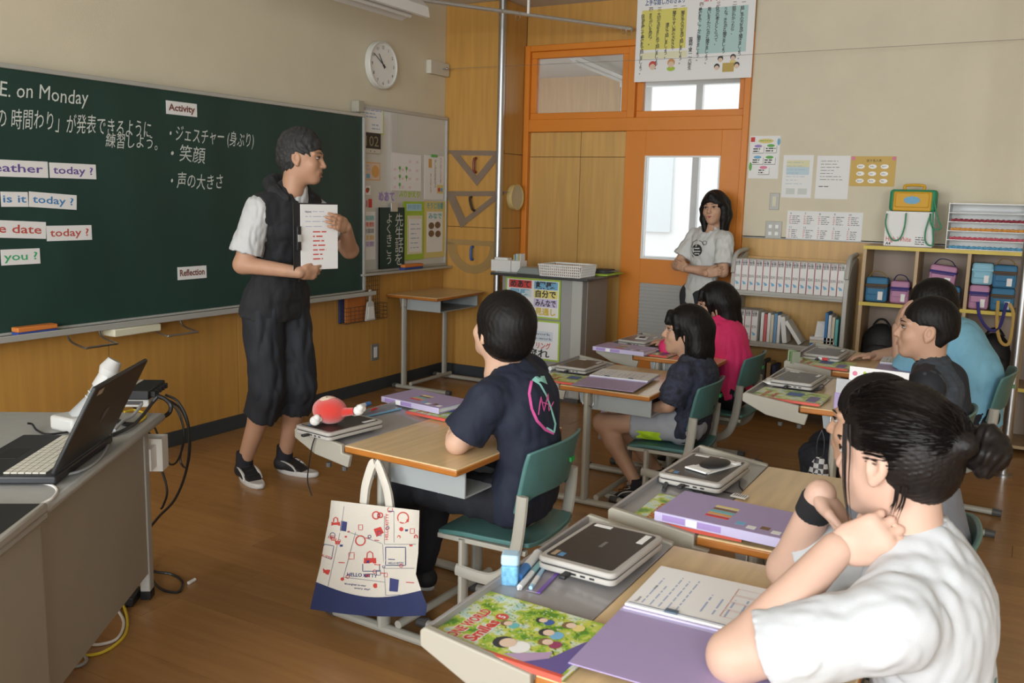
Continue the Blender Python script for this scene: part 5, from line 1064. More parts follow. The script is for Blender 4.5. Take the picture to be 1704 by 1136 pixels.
# ---- textbooks
m_cov = blotch('foliage_cover', [(.10, .26, .03), (.28, .46, .05), (.52, .58, .10), (.60, .68, .52), (.42, .62, .60), (.22, .40, .08)], 30.0, .3, 5.0, True)
m_spred = mat('spine_red', (.62, .10, .07), .35)
def textbook(loc, rz, z, label, rich=False):
    o = empty('textbook', (loc[0], loc[1], z), rz, label, 'textbook', 'picture textbooks')      # lower left corner at 0,0; w .205, h .257
    W, H = .200, .262
    MB().box(.0015, .001, .0012, W, H-.001, .0078).build('pages', m_paper, o); MB().box(0, 0, .0078, W, H, .009).build('cover', m_cov, o); MB().box(0, 0, 0, W, H, .0012).build('back_cover', m_cov, o); MB().box(-.0012, 0, 0, .0, H, .009).build('spine', m_spred, o); MB().box(0, 0, .0091, .008, H, .0093).build('spine_edge', m_spred, o)
    if rich:
        mb = MB(); put_text(mb, 'ONE WORLD', .012, H-.050, h=.020, w=.118, c=.0098, bold=.035); put_text(mb, 'Smiles', .018, H-.085, h=.024, w=.085, c=.0098, bold=.035); halo = MB(); put_text(halo, 'ONE WORLD', .011, H-.0505, h=.021, w=.120, c=.0095, bold=.075); put_text(halo, 'Smiles', .017, H-.0855, h=.025, w=.087, c=.0095, bold=.075)
        halo.build('title_outline', m_paper, o, smooth=0); mb.build('title_lettering', mat('title_red', (.60, .06, .04), .4), o, smooth=0)
        disc(o, .122, H-.076, .012, MATS['title_red'], .0097, 'title_badge'); t5 = MB(); put_text(t5, '5', .117, H-.083, h=.014, c=.0101, bold=.02); t5.build('title_number', m_paper, o, smooth=0)
        ts = MB(); put_text(ts, 'ONE WORLD Smiles', 0, 0, h=.006, w=.09, bold=.03); MB().add([(-.0016, H-.03-p[0], .0015+p[1]) for p in ts.v], ts.f).build('spine_lettering', m_paper, o, smooth=0); MB().box(-.0018, H-.155, .001, -.0012, H-.135, .008).build('spine_label', m_paper, o)
        r = random.Random(5); lf = [MB() for _ in range(4)]
        for k in range(900):
            x, y = r.uniform(.01, W-.006), r.uniform(.03, H-.004); a = r.uniform(0, 3.1); s = r.uniform(.0015, .0045)
            if x < .135 and y > H-.09 and r.random() < .75: continue
            dx, dy = s*math.cos(a), s*math.sin(a); lf[k % 4].quad((x-dx, y-dy, .0093), (x+dy*.4, y-dx*.4, .0093), (x+dx, y+dy, .0093), (x-dy*.4, y+dx*.4, .0093))
        for b, c in zip(lf, ((.55, .60, .05), (.10, .30, .03), (.72, .74, .62), (.30, .50, .08))): b.build('leaf_print', mat('leaf_ink%.2f' % c[0], c, .4), o, smooth=0)
        def poly(pts, m, c): return MB().add([(x, y, c) for x, y in pts], [tuple(range(len(pts)))]).build('figure_print', m, o, smooth=0)
        poly([(.008, .004), (.15, .004), (.12, .022), (.04, .045), (.008, .075)], mat('mat_violet', (.13, .10, .30), .4), .0094); poly([(.008, .075), (.04, .045), (.062, .050), (.012, .115)], mat('mat_lilac', (.45, .32, .50), .4), .0095)
        for (cx, cy, s, hair, cl) in ((.045, .130, .019, m_ink, m_paper), (.105, .165, .010, brwn, teal), (.15, .12, .010, m_ink, mat('coat_navy', (.05, .12, .35), .5)), (.115, .09, .013, m_ink, bluep), (.085, .075, .012, brwn, mat('skirt_plum', (.30, .05, .12), .5)), (.16, .07, .012, brwn, yel)):
            disc(o, cx, cy-s*1.4, s*1.1, cl, .0096, 'figure_print', s*.9); disc(o, cx, cy+s*.25, s*1.08, hair, .0098, 'figure_print', s*.95); disc(o, cx+s*.1, cy-s*.15, s*.85, skinp, .0100, 'figure_print', s*.75)
    else:
        mb = MB(); put_text(mb, 'ONE WORLD', .012, H-.050, h=.018, w=.118, c=.0096, bold=.03); put_text(mb, 'Smiles', .018, H-.085, h=.022, w=.085, c=.0096, bold=.03); mb.build('title_lettering', mat('title_red', (.60, .06, .04), .4), o, smooth=0)
        for (a, b, c, d, mm) in ((.02, .02, .12, .06, 'mat_violet'), (.09, .09, .16, .15, 'coat_navy')): rect(o, a, b, c, d, mat(mm, (.13, .10, .30) if 'v' in mm[4:] else (.05, .12, .35), .4), .0095, 'figure_print')
    return o
# the nearest textbook: spine towards the camera
q = Z(940, 1128, .712); q2 = Z(706, 1050, .712); textbook((q[0]-.002, q[1]+.005), math.atan2(-(q2[0]-q[0]), q2[1]-q[1]), .7035, 'picture textbook with green foliage cover on the nearest open folder desk', True)
q = Z(1040, 862, .71); textbook((-4.225, -3.63), .02, .7035, 'picture textbook half under the closed ring file by the green pen')
q = Z(1250, 660, .71); textbook((-2.705, -3.50), -.03, .7035, 'picture textbook on the desk with the upright card')
textbook((-1.875, -3.46), -.03, .7035, 'picture textbook on the desk of the child in light blue')
textbook((-2.372, -2.40), .05, .5835, 'picture textbook under the open folder of the second desk')
textbook((-3.49, -2.42), -.1, .6395, 'picture textbook under the ring file of the navy shirted boy')
textbook((-1.67, -2.53), -.03, .6335, 'picture textbook under the ring file of the child in pink')
# ---- opened folders with papers
def openfile(loc, rz, z, label, w1=.225, w2=.215, L=.30, tilt=0.0):
    o = empty('open_file', (loc[0], loc[1], z), rz, label, 'folder', 'opened lavender files')     # spine along y at x=0
    MB().box(-w1, -L/2, 0.0, -.006, L/2, .0025).build('left_cover', m_lav, o, bevel=.0008); MB().box(.006, -L/2, 0, w2, L/2, .0025).build('right_cover', m_lav, o, bevel=.0008); MB().box(-.006, -L/2, 0, .006, L/2, .002).build('spine', m_spn, o)
    MB().box(.012, -L/2+.004, .0026, w2-.004, L/2-.004, .0095).build('page_stack', m_paper, o)
    MB().box(.004, -L/2+.004, .0026, .010, L/2-.004, .0060).build('under_sheet', m_spn, o)
    MB().box(.018, -L/2+.008, .0096, .021, L/2-.008, .0105).build('clip_bar', mat('clip_grey', (.25, .28, .33), .4), o)
    for yy in (-.06, .06): MB().box(.012, yy-.012, .0105, .026, yy+.012, .0135).build('clip_slide', mat('clip_slate', (.08, .12, .17), .4), o, bevel=.001)
    pr_ = MB(); scribble(pr_, .03, .05, .20, .13, 5, .0097, th=.18, seed=9); scribble(pr_, .05, -.10, .18, .03, 6, .0097, th=.16, seed=8)
    pr_.build('small_print', m_lite, o, smooth=0); hd = MB(); put_text(hd, 'Name', .03, .128, h=.007, c=.0098); put_text(hd, 'Hello.', .10, .118, h=.006, c=.0098); hd.build('handwriting', m_ink, o, smooth=0)
    tb2 = MB()
    for k in range(4):
        x0 = .05+.034*k
        for (a, b, c, d) in ((x0, -.10, x0+.03, -.098), (x0, -.02, x0+.03, -.018), (x0, -.10, x0+.001, -.018), (x0+.029, -.10, x0+.03, -.018)): tb2.quad((a, b, .0099), (c, b, .0099), (c, d, .0099), (a, d, .0099))
    tb2.build('table_print', mat('salmon_line', (.65, .35, .30), .6), o, smooth=0)
    return o
openfile((-4.700, -3.690), .02, .7130, 'opened lavender file with a clipped worksheet on the textbook desk')
q = Z(1030, 634, .59); openfile((-2.185, -2.47), .08, .5930, 'opened lavender file with white papers on the low second desk')
openfile((-1.63, -3.71), .05, .7130, 'opened lavender file before the child in light blue')
# ---- pens, cases and small things
def stick(name, label, cat, px0, px1, z, r, parts, group=None):
    """pen or marker: parts = [(t0, t1, radius factor, material, name)]"""
    a = Z(*px0, z+r); b = Z(*px1, z+r); d = b-a; o = empty(name, tuple(a), 0, label, cat, group)
    for (t0, t1, k0, k1, m, nm) in parts: MB().tube([d*t0, d*t1], [r*k0, r*k1], 12).build(nm, m, o)
    return o
m_pblue = mat('marker_blue', (.05, .20, .52), .35); m_pw = mat('pen_white', (.70, .72, .72), .3); m_pteal = mat('pen_teal', (.20, .42, .46), .35); m_psky = mat('pen_sky', (.30, .50, .66), .35); m_gpen = mat('pen_green', (.12, .45, .05), .3); m_redpen = mat('pen_red', (.60, .04, .04), .35)
zt7 = .7085
jr = Z(840, 982, .70); jar = empty('eraser_bottle', (jr[0]+.02, jr[1], .7075), .4, 'small sky blue glue bottle with rounded square cap', 'bottle')
MB().prism(rrect(.0165, .0165, .006), 0, .040).build('bottle_body', mat('bottle_sky', (.16, .40, .62), .3, noise=.35, nscale=90), jar, bevel=.003); MB().prism(rrect(.0175, .0175, .007), .0402, .062).build('cap', mat('cap_paleblue', (.42, .62, .78), .4), jar, bevel=.004)
stick('marker_pen', 'fat white and blue marker on the nearest desk tray', 'marker', (862, 960), (897, 918), zt7, .0095, [(0, .38, .95, 1, m_pblue, 'cap'), (.38, .93, 1, 1, m_pw, 'barrel'), (.93, 1, .9, .8, m_pw, 'end_cap')], 'pens on the nearest tray')
stick('ballpoint_pen', 'white and teal ballpoint pen beside the fat marker', 'pen', (862, 980), (902, 933), zt7, .0062, [(0, .06, .3, .8, m_pw, 'tip'), (.06, .55, .9, 1, m_pw, 'barrel'), (.55, .92, 1, .9, m_pteal, 'grip'), (.92, 1, .5, .4, m_pteal, 'button')], 'pens on the nearest tray')
stick('ballpoint_pen', 'slim sky blue pen next to the purple ruler', 'pen', (883, 978), (908, 940), zt7, .0048, [(0, .10, .8, 1, m_psky, 'cap'), (.10, .45, 1, 1, m_pw, 'barrel'), (.45, 1, 1, .8, m_psky, 'grip')], 'pens on the nearest tray')
ra = Z(893, 985, .71); rb = Z(937, 940, .71); d = rb-ra; d = d/np.linalg.norm(d); rl = empty('plastic_ruler', tuple((ra+rb)/2+np.array([0, 0, -.002])), math.atan2(d[1], d[0]), 'clear ruler with a purple edge on the nearest tray', 'ruler'); LR = np.linalg.norm(rb-ra)/2
MB().box(-LR, 0, 0, LR, .022, .002).build('ruler_body', mat('ruler_smoke', (.22, .20, .24), .25), rl); MB().box(-LR, -.007, 0, LR, 0, .0022).build('ruler_edge', mat('ruler_purple', (.16, .08, .36), .3), rl)
# coiled lead at the nearest laptop
q = Z(963, 945, .712); mb = MB(); mb.tube([(.012*math.cos(a*.9), .02*math.sin(a*.9), .001+.003*a/6) for a in np.linspace(0, 14, 50)], .0022, 6); o = mb.build('coiled_lead', m_cable, None); o.location = (q[0], q[1], .7045); tag(o, 'short black lead coiled beside the nearest laptop', 'cable')
# pen desk
stick('marker_pen', 'translucent green pen on the tray of the pen desk', 'pen', (1104, 815), (1113, 795), .7085, .0062, [(0, .5, .8, 1, m_black, 'grip'), (.5, 1, 1, .8, m_gpen, 'barrel')], 'pens on the pen desk')
stick('pencil', 'black pencil with a white band on the pen desk', 'pencil', (1172, 827), (1118, 790), .7035, .0050, [(0, .10, .3, .8, skinp, 'tip'), (.10, .45, .9, .9, m_black, 'shaft'), (.45, .50, 1, 1, m_pw, 'band'), (.50, 1, 1.3, 1.3, m_black, 'cap')], 'pens on the pen desk')
q = Z(1231, 822, .71); wt = empty('cable_tag', (q[0], q[1], .7035), -.1, 'white barcode tag on the earphone lead', 'tag'); MB().box(-.014, -.020, 0, .014, .020, .003).build('tag_plate', m_paper, wt); 
for k in range(6): MB().box(-.008, -.016+.0055*k, .003, .010, -.014+.0055*k, .0034).build('barcode_line', m_ink, wt)
cable('thin black earphone lead from the laptop to the tag', [Z(1163, 797, .712), Z(1172, 803, .706), Z(1195, 815, .7055), Z(1214, 820, .7055), Z(1224, 821, .7055)], .0018, m_cable, 6, 'earphone leads')
cable('short lead with a white plug beyond the tag', [Z(1236, 816, .7055), Z(1231, 809, .7055), Z(1231, 801, .709)], .0022, m_cable, 6, 'earphone leads')
l6 = LP[6].location; po = empty('earphone_pouch', (l6[0]+.02, l6[1]-.02, l6[2]+.0276), -.35, 'clear pouch of black earphones on the pen desk laptop', 'pouch')
MB().ball((0, 0, .008), (.055, .033, .008), 18, 8).build('earphones', m_black, po); MB().prism([(-.075, -.036), (.07, -.036), (.07, .036), (-.075, .036)], 0, .0012).build('wrapper_sheet', m_paper, po); MB().prism([(-.085, -.035), (-.055, -.03), (-.05, .032), (-.085, .036)], .001, .006).build('wrapper_end', m_paper, po, bevel=.002); MB().prism([(.05, -.03), (.072, -.034), (.072, .034), (.05, .03)], .001, .005).build('wrapper_end', m_paper, po, bevel=.002)
# boy's desk
stick('marker_pen', 'white marker with a blue cap near the red plush', 'marker', (596, 677), (615, 671), .655, .009, [(0, .55, 1, 1, m_pw, 'barrel'), (.55, 1, 1, .95, m_pblue, 'cap')], 'pens by the plush toy')
stick('marker_pen', 'red pen lying in the clear case near the plush', 'pen', (617, 682), (636, 675), .650, .006, [(0, .25, .6, 1, m_redpen, 'grip'), (.25, 1, 1, 1, m_redpen, 'barrel')], 'pens by the plush toy')
pc_ = Z(625, 682, .65); pcs = empty('pen_case', (pc_[0], pc_[1], .6455), -.14, 'clear flat pen case under the red pen', 'case'); MB().box(-.09, -.045, 0, .09, .045, .003).build('case_sheet', mat('case_smoke', (.20, .22, .28), .15), pcs, bevel=.001); MB().box(-.09, -.047, 0, .09, -.040, .005).build('zip_edge', bluep, pcs)
cable('black charging lead dangling from the boy desk tray to the floor side', [Z(540, 717, .653), X(528, 722, -3.93), X(520, 740, -3.94), X(514, 775, -3.94), X(512, 800, -3.94), X(519, 825, -3.94)], .0022, m_cable, 6, 'charging leads')
# plush toy
l1 = LP[1].location; m_plr = mat('red_plush', (.62, .035, .022), .95, sheen=.6, bump=.5, bscale=400); m_plc = mat('cream_plush', (.68, .55, .40), .9, sheen=.3); m_plw = mat('white_plush', (.78, .77, .74), .95, sheen=.5, bump=.5, bscale=400)
pz = l1[2]+.0275; c = X(545, 679, l1[0]-.02); pl = empty('plush_toy', (l1[0]-.035, l1[1]+.015, pz), 0, 'round red plush toy with cream face and white paws', 'toy')
MB().ball((0, 0, .046), (.052, .062, .046), 24, 16).build('body', m_plr, pl)
Rf = Matrix.Rotation(math.radians(18), 3, 'X')
MB().ball((.0, .004, .074), (.034, .036, .0195), 20, 12).build('face', m_plc, pl)
for (dx, dy) in ((-.010, .004), (.006, .018)): MB().ball((dx, dy, .0925), (.003, .003, .0016), 8, 5).build('eye', m_ink, pl)
MB().ball((.008, -.004, .0925), (.005, .004, .0016), 8, 5).build('cheek', m_redpen, pl)
for pts, end in (([(.0, -.05, .045), (.02, -.085, .05)], (.03, -.098, .052)), ([(-.045, .02, .02), (-.055, .015, .018)], (-.060, .012, .020))):
    a = MB().tube(pts, [.016, .013], 12).build('arm', m_plr, pl); mb = MB().ball(end, (.018, .018, .016), 12, 8); mb.ball((end[0]+.012, end[1]-.008, end[2]+.006), .012, 10, 7).ball((end[0]-.004, end[1]-.012, end[2]+.012), .012, 10, 7); mb.build('paw', m_plw, a)
# second and third desk
q = Z(928, 611, .60); stick('power_adapter', 'white charger block with lead on the low second desk', 'adapter', (915, 613), (935, 609), .588, .011, [(0, 1, 1, .8, m_pw, 'block'), (1, 1.5, .3, .3, m_pw, 'lead')])
cable('black lead bunched by the second desk laptop', [Z(945, 612, .60), Z(952, 605, .61), Z(958, 611, .60), Z(950, 615, .60), Z(945, 610, .60)], .003, m_cable, 6, 'charging leads')
l3 = LP[3].location; cd_ = empty('small_card', (l3[0]+.0, l3[1]-.01, l3[2]+.0276), .2, 'small white card with black print on the third laptop', 'card'); MB().box(-.045, -.032, 0, .045, .032, .003).build('card_sheet', m_paper, cd_); MB().box(-.022, -.016, .003, .022, .016, .006).build('black_print', m_ink, cd_)
# fourth desk: crumpled paper, leads, upright card
q = Z(1308, 640, .715); r_ = random.Random(4); vs = []; 
for j in range(5):
    for i in range(8): vs.append((-.045+.09*j/4+r_.uniform(-.006, .006), -.085+.17*i/7, .004+r_.uniform(0, .012)+(.006 if 0 < j < 4 else 0)))
o = MB().add(vs, [(j*8+i, (j+1)*8+i, (j+1)*8+i+1, j*8+i+1) for j in range(4) for i in range(7)]).build('crumpled_paper', m_paper, None); o.location = (q[0], q[1], .7135); tag(o, 'crumpled white paper on the fourth desk textbook', 'paper'); sm = o.modifiers.new('thick', 'SOLIDIFY'); sm.thickness = .0012
cable('thin dark lead curling beside the fourth laptop', [Z(1342, 640, .712), Z(1360, 642, .712), Z(1370, 640, .712), Z(1368, 648, .712), Z(1350, 650, .712)], .002, m_cable, 6, 'earphone leads')
uc = Z(1371, 684, .70); fo = empty('standing_file', (-2.70+.01, uc[1]-.02, .7005), -.10, 'lavender box file standing up with a white card inside', 'folder'); MB().box(0, -.20, 0, .035, .0, .062).build('file_body', m_lav, fo, bevel=.003); MB().box(.002, -.06, .060, .008, -.004, .115).build('grey_card', mat('grey_slip', (.45, .46, .48), .6), fo)
cdp = MB().box(.012, -.25, .062, .016, -.045, .165).build('greeting_card', m_paper, fo)
for (yy, zz_, mm, rr_) in ((-.065, .085, brwn, .009), (-.065, .140, pinkp, .009), (-.10, .11, yel, .008), (-.10, .145, lime, .006), (-.13, .13, pinkp, .006)):
    MB().add([(.0113, yy+rr_*math.cos(2*math.pi*k/14), zz_+rr_*math.sin(2*math.pi*k/14)) for k in range(14)], [tuple(range(14))[::-1]]).build('card_print', mm, cdp, smooth=0)
# checked bag on the fourth desk hook
hx = -2.725+.325-.31; bagp = X(1368, 715, hx); cb = empty('drawstring_bag', (hx, bagp[1], bagp[2]), 0, 'black and white checked drawstring bag on the desk hook', 'bag')
MB().tube(spline([(0, .0, .0), (-.004, .012, -.04), (-.004, .012, -.09), (0, .004, -.11)], 5), .0022, 6).build('cord', m_black, cb); MB().tube(spline([(0, .0, .0), (-.004, -.012, -.04), (-.004, -.012, -.09), (0, -.004, -.11)], 5), .0022, 6).build('cord', m_black, cb)
ck_ = bpy.data.materials.new('black_white_check'); ck_.use_nodes = True; _n = ck_.node_tree.nodes; _c = _n.new('ShaderNodeTexChecker'); _c.inputs['Scale'].default_value = 55; _c.inputs[1].default_value = (.5, .5, .5, 1); _c.inputs[2].default_value = (.02, .02, .025, 1); _t = _n.new('ShaderNodeTexCoord'); ck_.node_tree.links.new(_t.outputs['Object'], _c.inputs[0]); ck_.node_tree.links.new(_c.outputs[0], _n['Principled BSDF'].inputs['Base Color'])
MB().tube([(0, 0, -.105), (0, 0, -.13), (0, 0, -.19), (0, 0, -.27), (0, 0, -.285)], [.012, .03, .042, .046, .03], 14, flat=.55, up=(1, 0, 0)).build('bag_body', ck_, cb)
# fifth desk small things
stick('marker_pen', 'red and white marker on the textbook before the child in light blue', 'marker', (1362, 596), (1378, 598), .7135, .008, [(0, .4, 1, 1, m_pw, 'cap'), (.4, 1, 1, 1, m_redpen, 'barrel')])
# fanned green book beyond
q = X(1308, 612, -1.80); fb = empty('fanned_book', (-1.865, -3.245, .7135), .3, 'small green book standing fanned open on a tray', 'book'); 
for k in range(9):
    a = math.radians(-50+12*k); MB().prism([(0, 0), (.0, .055), (.055, .06), (.055, .004)], -.0008, .0008, (0, 2, 1)).build('page', mat('fan_green%d' % (k % 3), ((.10, .22, .06), (.25, .34, .18), (.42, .47, .36))[k % 3], .6), fb).rotation_euler = (0, 0, a+1.6)
# flowered bag hung at the low second desk's far side
fbx = -1.765; q = X(1010, 640, fbx); fl = empty('cloth_bag', (fbx+.035, q[1]-.06, .0), 0, 'pale flower print cloth bag hung from the low second desk', 'bag')
m_flo = blotch('flower_cloth', [(.30, .27, .36), (.42, .34, .44), (.50, .40, .20), (.36, .38, .42), (.46, .20, .26)], 26, .8)
MB().prism([(-.10, .16), (.12, .15), (.10, .46), (-.09, .46)], .0, .045, (1, 2, 0)).build('bag_body', m_flo, fl, bevel=.015, segs=3); MB().tube(spline([(.022, -.05, .45), (.022, -.02, .49), (.022, .02, .49), (.022, .05, .45)], 5), .006, 6).build('bag_handle', m_flo, fl)
# ---- tote bag on the navy boy's desk
HK = X(624, 772, -3.905); bx_ = -3.925
def tp(px, py, dx=0.0): return X(px, py, bx_+dx)
tot = empty('tote_bag', (bx_, float(HK[1]), 0.0), 0, 'white printed tote bag with navy base hung on a desk hook', 'bag'); T0 = np.array(tot.location)
left = [(551, 832), (548, 860), (540, 900), (533, 940), (526, 968), (518, 1003), (516, 1013)]; right = [(698, 849), (697, 885), (696, 920), (692, 955), (701, 982), (711, 1008), (708, 1024)]
def totegrid(i0, i1, front=True, inset=0.0):
    vs = []; n = 16; rows = list(range(i0, i1+1)); 
    for sidx, off in enumerate((-1, 1)):
        for r in rows:
            for k in range(n+1):
                u = k/n; px = left[r][0]*(1-u)+right[r][0]*u; py = left[r][1]*(1-u)+right[r][1]*u + ((0, 1, 2, 6, 18, 14, 6)[r]*math.sin(math.pi*u))
                bulge = .012+.030*math.sin(math.pi*u)*(.35+.65*r/6.0)+.006*math.sin(9*u+r*.9)*(1 if 0 < k < n else 0)
                if k in (0, n): bulge = .004
                p = X(px, py, bx_+off*(bulge-inset)-.02); vs.append(p-T0)
    R = len(rows); fs = []
    for sidx in (0, 1):
        b = sidx*R*(n+1)
        for r in range(R-1):
            for k in range(n): a = b+r*(n+1)+k; q = (a, a+1, a+n+2, a+n+1); fs.append(q if sidx else q[::-1])
    B = R*(n+1)
    for r in range(R-1):
        a = r*(n+1); fs.append((a, a+n+1, B+a+n+1, B+a)); a += n; fs.append((a+n+1, a, B+a, B+a+n+1))
    for k in range(n): a = (R-1)*(n+1)+k; fs.append((a, a+1, B+a+1, B+a))
    return vs, fs
m_canv = mat('natural_canvas', (.66, .62, .54), .85, bump=.25, bscale=500); m_navyc = mat('navy_canvas', (.020, .030, .10), .8, bump=.25, bscale=500)
vs, fs = totegrid(0, 4); tbody = MB().add(vs, fs).build('canvas_body', m_canv, tot, fix=True, smooth=60)
vs, fs = totegrid(4, 6, inset=-.0015); MB().add(vs, fs).build('navy_base', m_navyc, tot, fix=True, smooth=60)
for pts in ([(604, 838), (607, 810), (614, 785), (619, 772), (623, 770)], [(648, 848), (643, 815), (634, 788), (628, 773), (625, 770)]):
    MB().tube(spline([tp(a, b, -.022)-T0 for a, b in pts], 6), .014, 6, flat=.22, up=(1, 0, 0)).build('handle', m_canv, tot)
    MB().tube(spline([tp(a+4, b+2, .012)-T0 for a, b in pts], 6), .014, 6, flat=.22, up=(1, 0, 0)).build('handle', m_canv, tot)
# printed patches on the canvas, laid on its front face
def bvh_of(o):
    me = o.data; M = o.matrix_world if o.parent is None else Matrix.Translation(o.parent.location) @ o.matrix_basis
    return BVHTree.FromPolygons([M @ v.co for v in me.vertices], [tuple(p.vertices) for p in me.polygons])
def onto(bv, px, py, off=.0012):
    d = Vector(ray(px, py)).normalized(); h, nrm, i, dist = bv.ray_cast(Vector(CAM), d)
    if h is None: return None
    if nrm.dot(d) > 0: nrm = -nrm
    return np.array(h+nrm*off)
def decal_line(bv, pts, wpx, m, parent, name='print_line', off=.0012, closed=False, dens=3.0):
    """a printed stroke laid on a curved surface; pixel points give direction, the surface gives distance"""
    if closed: pts = pts+[pts[0]]
    P_ = []
    for (a, b) in zip(pts[:-1], pts[1:]):
        n = max(1, int(math.dist(a, b)/dens))
        for k in range(n): P_.append((a[0]+(b[0]-a[0])*k/n, a[1]+(b[1]-a[1])*k/n))
    P_.append(pts[-1]); vs = []; fs = []; prev = None
    for i, p in enumerate(P_):
        q = P_[min(i+1, len(P_)-1)]; r = P_[max(i-1, 0)]; t = np.array([q[0]-r[0], q[1]-r[1]]); t = t/(np.linalg.norm(t)+1e-9); nn = np.array([-t[1], t[0]])*wpx/2
        A = onto(bv, p[0]+nn[0], p[1]+nn[1], off); B = onto(bv, p[0]-nn[0], p[1]-nn[1], off)
        if A is None or B is None: prev = None; continue
        i0 = len(vs); vs += [A, B]
        if prev is not None: fs.append((prev, prev+1, i0+1, i0))
        prev = i0
    if not fs: return None
    org = np.array(parent.location) if parent is not None and parent.parent is None else np.array(parent.parent.location)
    return MB().add([v-org for v in vs], fs).build(name, m, parent, smooth=0)
def decal_fill(bv, poly, m, parent, name='print_patch', off=.0010):
    cx = sum(p[0] for p in poly)/len(poly); cy = sum(p[1] for p in poly)/len(poly); rings = (0.0, .5, 1.0); n = len(poly); vs = []; fs = []
    for k in rings:
        for p in poly:
            q = onto(bv, cx+(p[0]-cx)*k, cy+(p[1]-cy)*k, off)
            if q is None: return None
            vs.append(q)
    for r in range(2):
        for i in range(n): fs.append((r*n+i, r*n+(i+1) % n, (r+1)*n+(i+1) % n, (r+1)*n+i))
    org = np.array(parent.location) if parent.parent is None else np.array(parent.parent.location)
    return MB().add([v-org for v in vs], fs).build(name, m, parent, smooth=0)
def decal_text(bv, s, px, py, wpx, hpx, m, parent, ang=0.0, bold=.02, off=.0013, name='lettering'):
    vs, fs = glyphs(s, bold); v = vs.copy(); w = np.ptp(v[:, 0]) or 1; v[:, 0] = (v[:, 0]-v[:, 0].min())/w*wpx; v[:, 1] = v[:, 1]/.72*hpx
    ca, sa = math.cos(ang), math.sin(ang); out = []
    for p in v:
        q = onto(bv, px+p[0]*ca+p[1]*sa, py+p[0]*sa-p[1]*ca, off)
        if q is None: return None
        out.append(q)
    org = np.array(parent.location) if parent.parent is None else np.array(parent.parent.location)
    return MB().add([v-org for v in out], fs).build(name, m, parent, smooth=0)
def circ(cx, cy, rx, ry=None, n=14): ry = ry or rx; return [(cx+rx*math.cos(2*math.pi*k/n), cy+ry*math.sin(2*math.pi*k/n)) for k in range(n)]
bv = bvh_of(tbody); m_tr = mat('tote_red', (.52, .05, .04), .8); m_tn = mat('tote_navy_ink', (.04, .05, .16), .8)
dash = mat('tote_dash', (.25, .25, .27), .8)
for a, b in (((573, 842), (567, 884)), ((566, 886), (546, 975)), ((640, 858), (640, 905)), ((578, 884), (636, 904)), ((640, 905), (692, 905)), ((637, 905), (642, 990)), ((640, 945), (690, 945)), ((572, 960), (640, 968)), ((656, 850), (656, 902)), ((592, 885), (572, 960)), ((642, 990), (690, 988))): decal_line(bv, [a, b], 1.0, dash, tot)
decal_text(bv, 'HELLO KITTY', 646, 898, 44, 5, m_tr, tot, ang=-1.55)
decal_text(bv, 'HELLO KITTY', 578, 958, 50, 6, m_tn, tot, ang=.05); decal_text(bv, 'HELLO', 546, 895, 22, 5, m_tr, tot, ang=.35); decal_text(bv, 'HELLO KITTY', 646, 938, 26, 3.5, m_tn, tot); decal_text(bv, 'KITTY', 536, 925, 18, 4, m_tr, tot, ang=.35)
decal_text(bv, "It's brighter to wear", 574, 972, 36, 3, m_tn, tot, ang=.1); decal_text(bv, 'every day!', 590, 979, 26, 3, m_tn, tot, ang=.1)
def bagpic(x, y, s): decal_fill(bv, [(x-s, y), (x+s, y), (x+s*1.05, y+s*.9), (x-s*1.05, y+s*.9)], m_tr, tot); decal_line(bv, [(x-s*.5, y), (x-s*.45, y-s*.8), (x, y-s*1.1), (x+s*.45, y-s*.8), (x+s*.5, y)], 1.8, m_tr, tot)
bagpic(616, 928, 10); decal_line(bv, [(604, 938), (604, 950), (632, 950), (632, 938)], 1.2, m_tn, tot); bagpic(559, 868, 7); bagpic(692, 895, 5)
for cx, cy, r in ((626, 857, 6), (633, 857, 4), (671, 861, 9), (600, 899, 8)): decal_line(bv, circ(cx, cy, r), 2.0, m_tr, tot, closed=True)
for cx, cy, r in ((668, 880, 3.5), (664, 893, 3), (625, 974, 4), (570, 963, 3), (560, 990, 6)): decal_fill(bv, circ(cx, cy, r), m_tr, tot)
decal_fill(bv, [(622, 880), (634, 876), (639, 886), (627, 893)], m_tr, tot); decal_fill(bv, [(568, 866), (578, 868), (576, 884), (566, 882)], m_tn, tot)
decal_line(bv, [(642, 910), (675, 910), (675, 940), (642, 940)], 1.4, m_tn, tot, closed=True); decal_fill(bv, [(645, 956), (668, 960), (665, 990), (644, 988)], m_tr, tot); decal_fill(bv, [(649, 961), (664, 964), (662, 984), (648, 983)], m_tn, tot, off=.0016)
decal_line(bv, [(540, 905), (556, 908), (552, 930), (535, 924)], 1.0, m_tn, tot, closed=True); decal_fill(bv, [(538, 945), (550, 948), (547, 956), (537, 953)], m_tr, tot)

